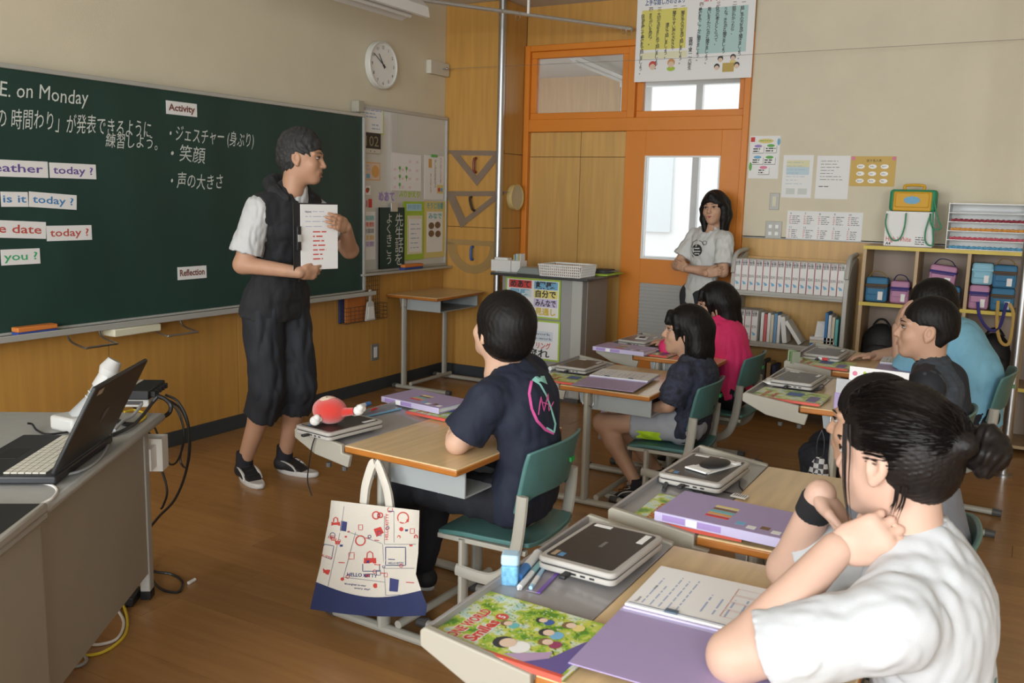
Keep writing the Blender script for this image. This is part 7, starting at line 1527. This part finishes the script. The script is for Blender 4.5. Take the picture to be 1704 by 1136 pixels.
# ------------------------------------------------------------------ the woman by the door
def woman():
    root = person((.08, -2.17, 0), 'woman in white printed shirt leaning with crossed arms by the door'); o0 = np.array(root.location); sk = skin('woman', (.52, .31, .205))
    J = dict(hip=V3(.10, -2.12, .78), neck=V3(.075, -2.185, 1.245), rs=V3(.155, -2.045, 1.195), ls=V3(-.02, -2.315, 1.185)); H = Head(X(1189, 347, .055), yawpitch(-84, 2, -5), .96)
    re = X(1127, 441, .085); le = X(1203, 452, -.075); rw = X(1175, 455, -.155); lw = X(1143, 447, -.125); rk = V3(.10, -2.06, .43); lk = V3(.05, -2.20, .43); RA = V3(.10, -2.05, .08); LA = V3(.03, -2.22, .08); r = nrm(J['rs']-J['ls']); rh = J['hip']+r*.075; lh = J['hip']-r*.075
    B = Flesh(); torso(B, J, .86); limb(B, J['rs'], re, rw, (.040, .036, .025)); limb(B, J['ls'], le, lw, (.040, .036, .025)); leg(B, rh, rk, RA, .9); leg(B, lh, lk, LA, .9); B.cone(J['neck']-V3(0, 0, .02), H.L(0, -.02, -.07), .046, .044, .02)
    Hd = Flesh(); hand(Hd, lw, (.15, .85, .25), (.5, 0, 0), False, .85, (.3, .4, .3)); hand(Hd, rw, (.2, -.9, .2), (.5, 0, 0), True, .85, (.3, .4, .3))
    flesh_obj('body', B, .009, sk, root, ((H.face(False), .004), (Hd, .0045))); H.bits(root, None, (.42, .10, .11), False)
    hm = hairmat('black', (.0075, .0062, .0060)); C = hair_cap(H, 'bob')
    for sx in (-1, 1):
        C.chain([H.L(sx*.060, .020, .050), H.L(sx*.078, .012, 0), H.L(sx*.076, .010, -.07), H.L(sx*.066, .020, -.155)], [.022*.96, .026, .028, .018], .02); C.chain([H.L(sx*.05, -.06, .03), H.L(sx*.062, -.055, -.05), H.L(sx*.058, -.045, -.15)], [.045, .040, .028], .03)
    C.chain([H.L(0, -.085, .02), H.L(0, -.08, -.06), H.L(0, -.07, -.15)], [.045, .042, .030], .03); C.cone(H.L(-.005, .070, .088), H.L(.058, .058, .035), .022, .018, .02); C.cone(H.L(-.005, .070, .088), H.L(-.060, .050, .035), .020, .018, .02)
    flesh_obj('hair', C, .005, hm, root)
    tee = mat('tee_pale', (.60, .61, .59), .85, bump=.1, bscale=300); T = Flesh(); f, r, up = torso(T, J, .86, .016, .03); 
    for sh, el in ((J['rs'], re), (J['ls'], le)): d = nrm(el-sh); se = sh+d*.165; T.cone(sh-d*.01, se, .056, .070, .025, cap=(se, d))
    T.cone(J['hip']+up*.05, J['hip']-up*.06, .125, .132, .03, (f, .75)); T.cut(J['hip']-up*.05, -up); T.ell(J['neck']+up*.025+f*.02, (.062, .060, .045), np.stack([r, f, up], 1), .006, True); T.disp = wrinkle(21, .004, 30); to = flesh_obj('tee_shirt', T, .0065, tee, root)
    bv = bvh_of(to); mk_ = mat('tee_print_black', (.03, .03, .03), .8)
    decal_fill(bv, circ(1160, 416, 8.5, 10), mk_, to, 'emblem'); decal_line(bv, [(1151, 412), (1153, 403), (1160, 399), (1168, 402), (1171, 408)], 1.0, mk_, to, 'emblem_line'); decal_line(bv, circ(1173, 404, 3.2), .9, mk_, to, 'emblem_line', closed=True); decal_line(bv, [(1152, 424), (1154, 428)], 1.0, mk_, to, 'emblem_line')
    for k, (y, w) in enumerate(((413, 9), (418, 11), (422, 8))): decal_line(bv, [(1160-w/2, y), (1160+w/2, y)], 1.5, m_paper, to, 'emblem_lettering', off=.0022)
    pants = mat('dark_trousers', (.03, .032, .04), .8); Pn = Flesh(); Pn.cone(J['hip']-r*.05, J['hip']+r*.05, .108, .108, .03, (f, .9))
    for h_, k_, a_ in ((rh, rk, RA), (lh, lk, LA)): Pn.chain([h_, k_, a_], [.088, .068, .055], .03)
    flesh_obj('trousers', Pn, .010, pants, root)
    for a_ in (RA, LA): fl = a_.copy(); fl[2] = 0; d = nrm(V3(f[0], f[1], 0)); shoe(root, fl-d*.05, fl+d*.2, .88, m_shoeb, m_solew)
woman()
# ------------------------------------------------------------------ seated pupils
def pupil(root, J, H, s, sk, shirt, sleeve, hair_style, hm, bottoms, vox=.008, hv=.005, male=True, long_legs=True, shoes=True, hands=None, seed=1, lips=(.45, .20, .17), g=.016, hairfn=None, ring=None, eyes=True, belly=0.0, trous_end=.95, hem=None, armk=1.0, slk=1.0, wamp=.0026):
    B = Flesh(); torso(B, J, s, belly=belly); ar = tuple(k*s/.85*armk for k in (.041, .034, .024)); limb(B, J['rs'], J['re'], J['rw'], ar); limb(B, J['ls'], J['le'], J['lw'], ar); r = nrm(J['rs']-J['ls'])
    lh = J['hip']-r*.075*s; rh = J['hip']+r*.075*s; leg(B, lh, J['lk'], J['la'], s); leg(B, rh, J['rk'], J['ra'], s); B.cone(J['neck']-V3(0, 0, .02), H.L(0, -.022, -.075), .050*s, .047*s, .02)
    Hd = Flesh()
    for (w, d, n, rt, cu) in (hands or ()): hand(Hd, w, d, n, rt, .86*s/.85, cu)
    more = [(H.face(male), .004 if vox > .007 else .0035)]+([(Hd, .004)] if hands else [])
    body = flesh_obj('body', B, vox+.001, sk, root, more); H.bits(root, None, lips, male, eyes=eyes)
    C = hair_cap(H, hair_style)
    if hairfn: hairfn(C)
    flesh_obj('hair', C, hv, hm, root)
    T = Flesh(); f, r, up = torso(T, J, s, g, .03, belly=belly)
    for sh, el, wr, fr in ((J['rs'], J['re'], J['rw'], sleeve), (J['ls'], J['le'], J['lw'], sleeve)):
        d = nrm(el-sh); Lu = np.linalg.norm(el-sh)
        if fr <= 1.0: se = sh+d*Lu*fr; T.cone(sh-d*.01, se, .060*s/.85, .072*s/.85*slk, .025, cap=(se, d))
        else:
            T.cone(sh, el, .057*s/.85, .050*s/.85, .025); d2 = nrm(wr-el); se = el+d2*np.linalg.norm(wr-el)*(fr-1); T.cone(el, se, .050*s/.85, .042*s/.85, .02, cap=(se, d2))
    T.ell(J['neck']+up*.035*s+f*.010, V3(.060, .058, .045)*s, np.stack([r, f, up], 1), .006, True); T.cut(J['hip']-up*(.075 if hem is None else hem), -up); T.disp = wrinkle(seed, wamp, 30 if wamp < .005 else 22); to = flesh_obj('shirt', T, vox-.0015, shirt, root)
    if ring: 
        org = np.array(root.location); rp_ = [J['neck']+up*.030*s+f*.008+(r*math.cos(a)*.060+f*math.sin(a)*.056+up*(.008-.012*math.sin(a)))*s for a in np.linspace(0, 6.283, 25)]; MB().tube([p-org for p in rp_], .0065*s, 8).build('collar', ring, root)
    Pn = Flesh(); Pn.cone(lh, rh, .100*s, .100*s, .03, g=.006)
    for h_, k_, a_ in ((lh, J['lk'], J['la']), (rh, J['rk'], J['ra'])):
        if long_legs: e = k_+(a_-k_)*trous_end; Pn.chain([h_, k_, e], [.094*s, .070*s, .056*s], .03)
        else: e = h_+(k_-h_)*.62; Pn.cone(h_, e, .096*s, .090*s, .03, cap=(e, k_-h_))
    Pn.disp = wrinkle(seed+40, .004, 26); po = flesh_obj('trousers' if long_legs else 'shorts', Pn, vox, bottoms, root)
    if shoes:
        for a_ in (J['la'], J['ra']): fl = a_.copy(); fl[2] = 0.0; d = nrm(V3(f[0], f[1]+.001, 0)); shoe(root, fl-d*.05, fl+d*.2, .88, m_shoeb, m_solew, m_solew if not long_legs else None, m_sockb, a_+V3(0, 0, .035))
    return body, to, po
# boy in navy
def boy_navy():
    root = person((-3.6, -2.70, 0), 'boy with bowl cut black hair in navy shirt at the plush toy desk'); o0 = np.array(root.location); cx = -3.60
    J = dict(hip=V3(cx, -2.735, .475), neck=X(856, 622, cx), ls=X(812, 668, cx-.155), rs=V3(cx+.155, -2.665, .845), bend=V3(0, -.045, .0))
    J['le'] = Z(752, 735, .672)+V3(.0, -.02, .0); J['lw'] = J['le']+V3(.205, -.02, .0); J['re'] = V3(cx+.20, -2.52, .675); J['rw'] = J['re']+V3(-.20, .02, .0)
    J['lk'] = V3(cx-.10, -2.345, .465); J['rk'] = V3(cx+.10, -2.345, .465); J['la'] = V3(*Z(552, 1010, 0)[:2], .09); J['la'] = V3(cx-.13, -2.20, .085); J['ra'] = V3(cx+.08, -2.28, .085)
    H = Head(X(834, 549, cx), yawpitch(16, 16, 0), .98); navy = mat('shirt_navy', (.009, .014, .032), .8, bump=.15, bscale=200)
    body, sh, po = pupil(root, J, H, .86, skin('boy', (.60, .38, .27)), navy, .80, 'bowl', hairmat('black', (.0075, .0062, .0060)), mat('trousers_black', (.010, .011, .016), .85, bump=.2, bscale=150), male=False, seed=31, hands=((J['lw'], (.9, -.1, 0), (0, 0, -1), False, (.2, .3, .2)), (J['rw'], (-.7, -.2, 0), (0, 0, -1), True, (.2, .3, .2))), g=.022)
    bv = bvh_of(sh); mp = mat('print_pink', (.66, .10, .34), .6); mt_ = mat('print_mint', (.28, .62, .55), .6)
    decal_line(bv, [(884, 634), (880, 655), (884, 680), (893, 700), (907, 715), (921, 721)], 4.5, mp, sh, 'shirt_print', off=.003); decal_line(bv, [(887, 632), (898, 640), (908, 658), (916, 680), (923, 705), (921, 719), (908, 711)], 3.0, mt_, sh, 'shirt_print', off=.003); decal_fill(bv, [(884, 633), (890, 627), (905, 626), (910, 640), (899, 635), (892, 638)], mt_, sh, 'shirt_print', off=.003)
    decal_line(bv, [(895, 690), (899, 660), (904, 684), (911, 655), (912, 684), (920, 668)], 1.8, mp, sh, 'shirt_print', off=.003); decal_line(bv, [(898, 668), (915, 674)], 1.5, mp, sh, 'shirt_print', off=.003)
    bv = bvh_of(po); decal_line(bv, [(742, 808), (748, 802), (755, 806), (751, 814), (752, 822)], 2.2, m_paper, po, 'trouser_print', off=.003); decal_line(bv, [(741, 800), (752, 803)], 1.5, m_paper, po, 'trouser_print', off=.003)
    for k in range(3): decal_line(bv, [(731+3.5*k, 804), (730+3.5*k, 820)], .8, m_paper, po, 'trouser_print', off=.003)
boy_navy()
m_blk = hairmat('black', (.0075, .0062, .0060))
# girl in dark patterned tee
def girl_dark():
    cx = -2.06; root = person((cx, -2.75, 0), 'long haired girl in dark mottled shirt and grey lime shorts')
    J = dict(hip=V3(cx, -2.80, .405), neck=X(1160, 612, cx), ls=X(1143, 634, cx-.135), rs=V3(cx+.135, -2.79, .655), bend=V3(0, -.03, 0)); J['neck'] = V3(cx, -2.80, .705); J['ls'] = V3(cx-.137, -2.79, .655)
    J['le'] = X(1112, 674, cx-.16); J['lw'] = X(1052, 688, cx-.08); J['re'] = J['le']+V3(.32, .0, 0); J['rw'] = J['lw']+V3(.14, 0, 0)
    J['lk'] = X(1003, 703, cx-.09); J['rk'] = V3(cx+.10, -2.38, .36); J['la'] = V3(*Z(1055, 806, .0)[:2], .09); J['la'] = X(1062, 785, cx-.10); J['ra'] = X(1100, 775, cx+.11)
    for k_ in ('la', 'ra'): J[k_][2] = .085
    H = Head(X(1141, 551, cx), yawpitch(-20, 3, 0), .97)
    def hf(C):
        for sx in (-1, 1): C.chain([H.L(sx*.058, -.045, .02), H.L(sx*.066, -.062, -.08), H.L(sx*.060, -.085, -.17), H.L(sx*.045, -.10, -.25)], [.042, .040, .036, .014], .03); C.chain([H.L(sx*.052, .055, .075), H.L(sx*.072, .045, .02), H.L(sx*.072, .040, -.035)], [.018, .014, .006], .015)
        C.chain([H.L(0, -.09, .02), H.L(0, -.095, -.09), H.L(0, -.105, -.20), H.L(0, -.11, -.27)], [.050, .046, .040, .016], .03); C.chain([H.L(-.03, .078, .080), H.L(-.035, .096, .035)], [.018, .008], .012); C.chain([H.L(.02, .080, .080), H.L(.02, .100, .035)], [.018, .008], .012)
    tee = blotch('shirt_mottled', [(.012, .013, .022), (.035, .042, .075), (.016, .018, .03), (.05, .058, .09)], 16, .85, 3, False); sho = mat('shorts_grey', (.34, .36, .40), .75)
    b, t, po = pupil(root, J, H, .80, skin('girl', (.50, .30, .20)), tee, .92, 'long', m_blk, sho, male=False, long_legs=False, seed=51, hairfn=hf, hands=((J['lw'], (.5, .8, -.2), (0, .2, -1), False, (.2, .3, .2)), (J['rw'], (-.4, .8, -.2), (0, .2, -1), True, (.2, .3, .2))), g=.020)
    bv = bvh_of(po); lm = mat('lime_band', (.50, .78, .03), .6)
    decal_fill(bv, [(1059, 716), (1078, 717), (1099, 720), (1101, 732), (1080, 730), (1059, 727)], lm, po, 'lime_band', off=.003)
    rs = random.Random(2); ps = []
    for k in range(110):
        a = rs.uniform(-1.9, 1.9); x = .085*math.sin(a); y = -.02-.085*math.cos(a); L_ = rs.uniform(-.33, -.20); ps.append([H.L(x*.7, y*.8, .09), H.L(x*1.04, y*1.05, .02), H.L(x*.95, y*1.1-.01, -.10), H.L(x*.8+rs.uniform(-.02, .02), y-.03+rs.uniform(-.01, .01), L_)])
    strands(root, ps, .0035, m_blk)
girl_dark()
# child in pink
def girl_pink():
    cx = -1.34; root = person((cx, -2.72, 0), 'long haired child in bright pink shirt leaning over the desk')
    J = dict(hip=V3(cx, -2.80, .435), neck=V3(cx-.02, -2.70, .80), ls=V3(cx-.150, -2.66, .745), rs=V3(cx+.13, -2.66, .745), bend=V3(0, -.05, .0)); J['le'] = V3(cx-.17, -2.48, .66); J['lw'] = V3(cx-.02, -2.40, .66); J['re'] = V3(cx+.18, -2.48, .66); J['rw'] = V3(cx+.04, -2.38, .66)
    J['lk'] = V3(cx-.10, -2.42, .42); J['rk'] = V3(cx+.10, -2.42, .42); J['la'] = V3(cx-.10, -2.52, .085); J['ra'] = V3(cx+.10, -2.50, .085); H = Head(X(1190, 507, cx), yawpitch(-26, -2, 6), .97)
    def hf(C):
        for sx in (-1, 1): C.chain([H.L(sx*.058, -.045, .02), H.L(sx*.066, -.060, -.07), H.L(sx*.058, -.10, -.15), H.L(sx*.05, -.15, -.23)], [.042, .038, .030, .010], .03); C.chain([H.L(sx*.052, .055, .075), H.L(sx*.074, .045, .02), H.L(sx*.074, .035, -.05)], [.018, .014, .006], .015)
        C.chain([H.L(0, -.09, .02), H.L(0, -.10, -.08), H.L(0, -.14, -.18), H.L(0, -.18, -.25)], [.050, .044, .034, .010], .03); C.chain([H.L(-.02, .078, .080), H.L(-.03, .096, .035)], [.018, .008], .012)
    pk = mat('shirt_pink', (.80, .035, .17), .75, bump=.15, bscale=200); b, t, po = pupil(root, J, H, .82, skin('girl', (.50, .30, .20)), pk, 1.5, 'long', m_blk, MATS['trousers_black'], vox=.009, male=False, seed=61, hairfn=hf, hands=((J['lw'], (.7, .6, 0), (0, 0, -1), False, (.2, .3, .2)), (J['rw'], (-.6, .6, 0), (0, 0, -1), True, (.2, .3, .2))), g=.022, hem=.02)
    bv = bvh_of(t); decal_text(bv, 'GISO', 1180, 552, 18, 5, m_ink, t, ang=-1.0, name='sleeve_lettering')
    rs = random.Random(3); ps = []
    for k in range(90):
        a = rs.uniform(-1.9, 1.9); x = .085*math.sin(a); y = -.02-.085*math.cos(a); ps.append([H.L(x*.7, y*.8, .09), H.L(x*1.04, y*1.05, .02), H.L(x*.95, y*1.1-.03, -.10), H.L(x*.8+rs.uniform(-.02, .02), y-.09+rs.uniform(-.02, .01), rs.uniform(-.27, -.18))])
    strands(root, ps, .0035, m_blk)
girl_pink()
# boy in dark raglan
def boy_raglan():
    cx = -2.39; root = person((cx, -3.80, 0), 'short haired boy in dark raglan shirt at the upright card desk')
    J = dict(hip=V3(cx, -3.86, .475), neck=V3(cx, -3.845, .845), ls=V3(cx-.15, -3.84, .79), rs=V3(cx+.15, -3.84, .79), bend=V3(0, -.03, 0)); J['le'] = V3(cx-.20, -3.70, .62); J['lw'] = V3(cx-.10, -3.58, .735); J['re'] = V3(cx+.20, -3.68, .66); J['rw'] = V3(cx+.08, -3.56, .735)
    J['le'] = V3(cx-.21, -3.74, .60); J['lw'] = V3(cx-.12, -3.80, .50); J['re'] = V3(cx+.21, -3.74, .60); J['rw'] = V3(cx+.08, -3.66, .50)
    J['lk'] = V3(cx-.10, -3.46, .45); J['rk'] = V3(cx+.10, -3.46, .45); J['la'] = V3(cx-.10, -3.50, .085); J['ra'] = V3(cx+.10, -3.50, .085); H = Head(X(1541, 548, cx), yawpitch(-8, 2, 0), 1.0)
    sh = mat('raglan_body', (.045, .058, .075), .8, noise=.25, nscale=20, stretch=(1, 1, 6)); b, t, po = pupil(root, J, H, .86, skin('boyb', (.50, .30, .205)), sh, .85, 'crop', m_blk, MATS['trousers_black'], male=True, seed=71, hands=((J['lw'], (.3, .8, -.2), (0, .2, -1), False, (.2, .3, .2)), (J['rw'], (-.3, .8, -.2), (0, .2, -1), True, (.2, .3, .2))), g=.020, ring=mat('raglan_dark', (.016, .018, .024), .8))
    R_ = Flesh(); m2 = MATS['raglan_dark']
    for sd, el in ((J['ls'], J['le']), (J['rs'], J['re'])):
        d = nrm(el-sd); se = sd+d*.20; R_.cone(sd, J['neck']-V3(0, 0, .012), .066, .060, .02); R_.cone(sd, se, .066, .078, .02, cap=(se, d))
    R_.cone(J['neck']-V3(0, .05, .05), J['hip']*.5+J['neck']*.5-V3(0, .075, 0), .08, .075, .03); R_.ell(J['neck']+V3(0, 0, .035), (.050, .048, .05), None, .005, True); flesh_obj('raglan_sleeves', R_, .0075, m2, root)
boy_raglan()
# child in light blue, hand at the forehead
def boy_blue():
    cx = -1.55; root = person((cx, -3.92, 0), 'child in light blue shirt resting the forehead on one hand'); 
    J = dict(hip=V3(cx, -3.98, .515), neck=V3(cx, -3.80, .90), ls=V3(cx-.16, -3.775, .845), rs=V3(cx+.16, -3.775, .845), bend=V3(0, -.075, .02)); J['le'] = X(1500, 628, cx-.13); J['lw'] = X(1494, 545, cx-.07); J['re'] = V3(cx+.20, -3.62, .735); J['rw'] = X(1455, 592, cx+.10)
    J['lk'] = V3(cx-.10, -3.58, .49); J['rk'] = V3(cx+.10, -3.58, .49); J['la'] = V3(cx-.10, -3.62, .085); J['ra'] = V3(cx+.10, -3.62, .085); H = Head(X(1550, 512, cx), yawpitch(-24, -14, 0), 1.02)
    sk = skin('boyc', (.54, .33, .23)); lb = mat('shirt_lightblue', (.20, .45, .60), .85, bump=.12, bscale=200)
    b, t, po = pupil(root, J, H, .92, sk, lb, .80, 'short', m_blk, MATS['trousers_black'], male=True, seed=81, hands=((J['lw'], (.10, -.12, .95), (.3, -.9, .1), False, (.25, .35, .3)), (J['rw'], (-.55, .8, -.02), (-.2, -.2, -.9), True, (.15, .25, .2))), g=.024, belly=.012)
boy_blue()
# pupil mostly hidden at the pen desk
def pupil_hidden():
    cx = -3.88; root = person((cx, -3.97, 0), 'black haired pupil sitting behind the girl in white'); J = dict(hip=V3(cx, -4.00, .495), neck=V3(cx, -3.90, .84), ls=V3(cx-.14, -3.89, .785), rs=V3(cx+.14, -3.89, .785), bend=V3(0, -.04, 0)); J['le'] = V3(cx-.20, -3.80, .58); J['lw'] = V3(cx-.10, -3.80, .52); J['re'] = V3(cx+.20, -3.80, .58); J['rw'] = V3(cx+.10, -3.78, .52)
    J['lk'] = V3(cx-.10, -3.60, .47); J['rk'] = V3(cx+.10, -3.60, .47); J['la'] = V3(cx-.10, -3.64, .085); J['ra'] = V3(cx+.10, -3.64, .085); H = Head(X(1452, 707, cx), yawpitch(8, 0, 0), .96)
    pupil(root, J, H, .82, skin('girl', (.50, .30, .20)), mat('shirt_grey', (.18, .19, .22), .85), .85, 'short', m_blk, MATS['trousers_black'], vox=.010, hv=.005, male=False, seed=91, hands=((J['rw'], (-.3, .8, -.2), (0, 0, -1), True, (.2, .3, .2)),), g=.018)
pupil_hidden()
# girl in white, nearest
def girl_white():
    cx = -4.61; root = person((cx, -4.05, 0), 'girl in white shirt with dark hair in a bun resting her chin'); o0 = np.array(root.location)
    J = dict(hip=V3(cx+.01, -4.045, .50), neck=X(1548, 898, cx), ls=V3(cx-.160, -3.995, .832), rs=V3(cx+.160, -3.975, .845), bend=V3(0, -.020, .0)); J['neck'] = V3(cx, -4.012, .908)
    J['le'] = Z(1222, 1092, .744); J['lw'] = X(1392, 914, cx-.088); J['re'] = V3(-4.415, -3.775, .742); J['rw'] = X(1366, 822, -4.475)
    J['lk'] = V3(cx-.10, -3.68, .49); J['rk'] = V3(cx+.10, -3.68, .49); J['la'] = V3(cx-.10, -3.72, .085); J['ra'] = V3(cx+.10, -3.72, .085)
    H = Head(X(1489, 757, cx), yawpitch(22, -6, 0), .92); sk = skin('fair', (.56, .365, .28)); hm = hairmat('darkbrown', (.0095, .0072, .0066), .42)
    def hf(C):
        C.cone(H.L(0, -.085, .035), H.L(-.005, -.125, .035), .030, .020, .02)
    tee = mat('tee_white_near', (.50, .52, .54), .85, bump=.08, bscale=400)
    body, sh, po = pupil(root, J, H, .88, sk, tee, .80, 'tied', hm, MATS['trousers_black'], vox=.0068, hv=.0030, male=False, shoes=True, seed=101, g=.020, armk=1.14, slk=.86, wamp=.0027, hairfn=hf, ring=tee,
        hands=((J['lw'], (.12, -.78, .50), (.90, .25, -.30), False, (.45, 1.15, .9)), (J['rw'], (-.30, -.62, -.55), (-.1, -.55, .75), True, (.7, .9, .6))))
    # bun, hair tie, loose lock, fine strands
    bc = X(1640, 748, cx+.005); tie = X(1590, 742, cx)
    B = Flesh(); R = H.R; B.ell(bc, (.034, .036, .033), R, .01); B.chain([tie, (tie+bc)/2+V3(0, 0, .006), bc], [.020, .024, .03], .015)
    q = bc-tie; ax = nrm(q)
    for k in range(5):
        a = 1.25*k; u1 = nrm(np.cross(ax, V3(0, 0, 1))); u2 = np.cross(ax, u1); c0 = bc+(u1*math.cos(a)+u2*math.sin(a))*.018; B.chain([c0-ax*.02+u1*.004, c0+(u1*math.cos(a)+u2*math.sin(a))*.010, c0+ax*.022], [.010, .016, .008], .006)
    B.disp = lambda p: .0018*np.sin(((p-bc)@ax)*420+np.arctan2((p-bc)@nrm(np.cross(ax, V3(0, 0, 1))), (p-bc)[:, 2])*7+3*noise3(p, 60, 2)); flesh_obj('hair_bun', B, .0032, hm, root)
    tm = mat('hair_tie_brown', (.16, .055, .03), .7); n1 = nrm(np.cross(ax, V3(0, 0, 1))); n2 = np.cross(ax, n1)
    for off in (-.006, .004): MB().tube([tie+ax*(off+.008)+.0265*(n1*math.cos(a)+n2*math.sin(a))-o0 for a in np.linspace(0, 6.283, 22)], .0042, 8).build('hair_tie', tm, root)
    rs = random.Random(9); ps = []
    for k in range(420):
        th = rs.uniform(-2.9, 2.9); z = rs.uniform(-.06, .115); 
        # start on the hairline, sweep back over the skull to the tie
        w = .0885; x0 = w*math.sin(th*.5)*math.cos(z*5); y0 = .072-.06*abs(math.sin(th*.5))-.03*max(0, .03-z)*10*.1; zz = .036+z*.75
        e = np.array([x0/.0855, (y0+.016)/.1055, (zz-.038)/.0975]); e = e/np.linalg.norm(e)*1.012; a = np.array([e[0]*.0855, e[1]*.1055-.016, e[2]*.0975+.038])
        if (a[2] < .0 and a[1] > .01) or (a[1] > .022 and a[2] < .062): continue
        b = np.array([0, -.118, .036])+np.array([rs.uniform(-.016, .016), 0, rs.uniform(-.016, .016)])
        pts = []
        for t in (0, .33, .66, .9):
            p = a*(1-t)+b*t; e = np.array([p[0]/.0855, (p[1]+.016)/.1055, (p[2]-.038)/.0975]); l = np.linalg.norm(e); lim = 1.012+rs.uniform(-.004, .008)
            if l < lim: e = e/l*lim
            pts.append(H.L(e[0]*.0855, e[1]*.1055-.016, e[2]*.0975+.038))
        pts.append(H.L(*b)); ps.append(pts)
    strands(root, ps, .0016, hm, 'hair_strands', 4)
    lk = []
    for k in range(6):
        j = rs.uniform(-.009, .009); lk.append([H.L(-.072+j*.3, .050+j, .060), H.L(-.0815, .046+j, .010), H.L(-.0800+j*.4, .048+j, -.050), H.L(-.066+j, .050+j*1.4, -.112+rs.uniform(-.02, .01))])
    for k in range(14):
        j = rs.uniform(-.01, .01); lk.append([H.L(-.070, -.05+j, -.035), H.L(-.068, -.045+j, -.062), H.L(-.060+j*.3, -.030+j, -.090+rs.uniform(-.012, .012))])
    strands(root, lk, .0013, hm, 'loose_lock', 4)
    # black wrist band
    d = nrm(J['rw']-J['re']); B = Flesh(); c = J['rw']-d*.030; B.cone(c-d*.020, c+d*.020, .0335, .0322, .002, cap=(c+d*.020, d)); B.cut(c-d*.020, -d); flesh_obj('wrist_band', B, .003, mat('band_black', (.008, .008, .010), .9, bump=.3, bscale=500), root)
girl_white()
# print and writing too fine to pick apart
for o in bpy.data.objects:
    if o.parent is not None and o.type == 'MESH' and o.name.split('.')[0] in ('lettering', 'spine_lettering', 'small_print', 'chalk_writing', 'numerals', 'digits', 'small_lettering', 'title_lettering', 'title_outline', 'handwriting', 'table_print', 'red_marks', 'leaf_print', 'emblem_lettering', 'sleeve_lettering', 'tree_print', 'wire_mesh', 'letter_magnet', 'buttons'):
        o['kind'] = 'stuff'
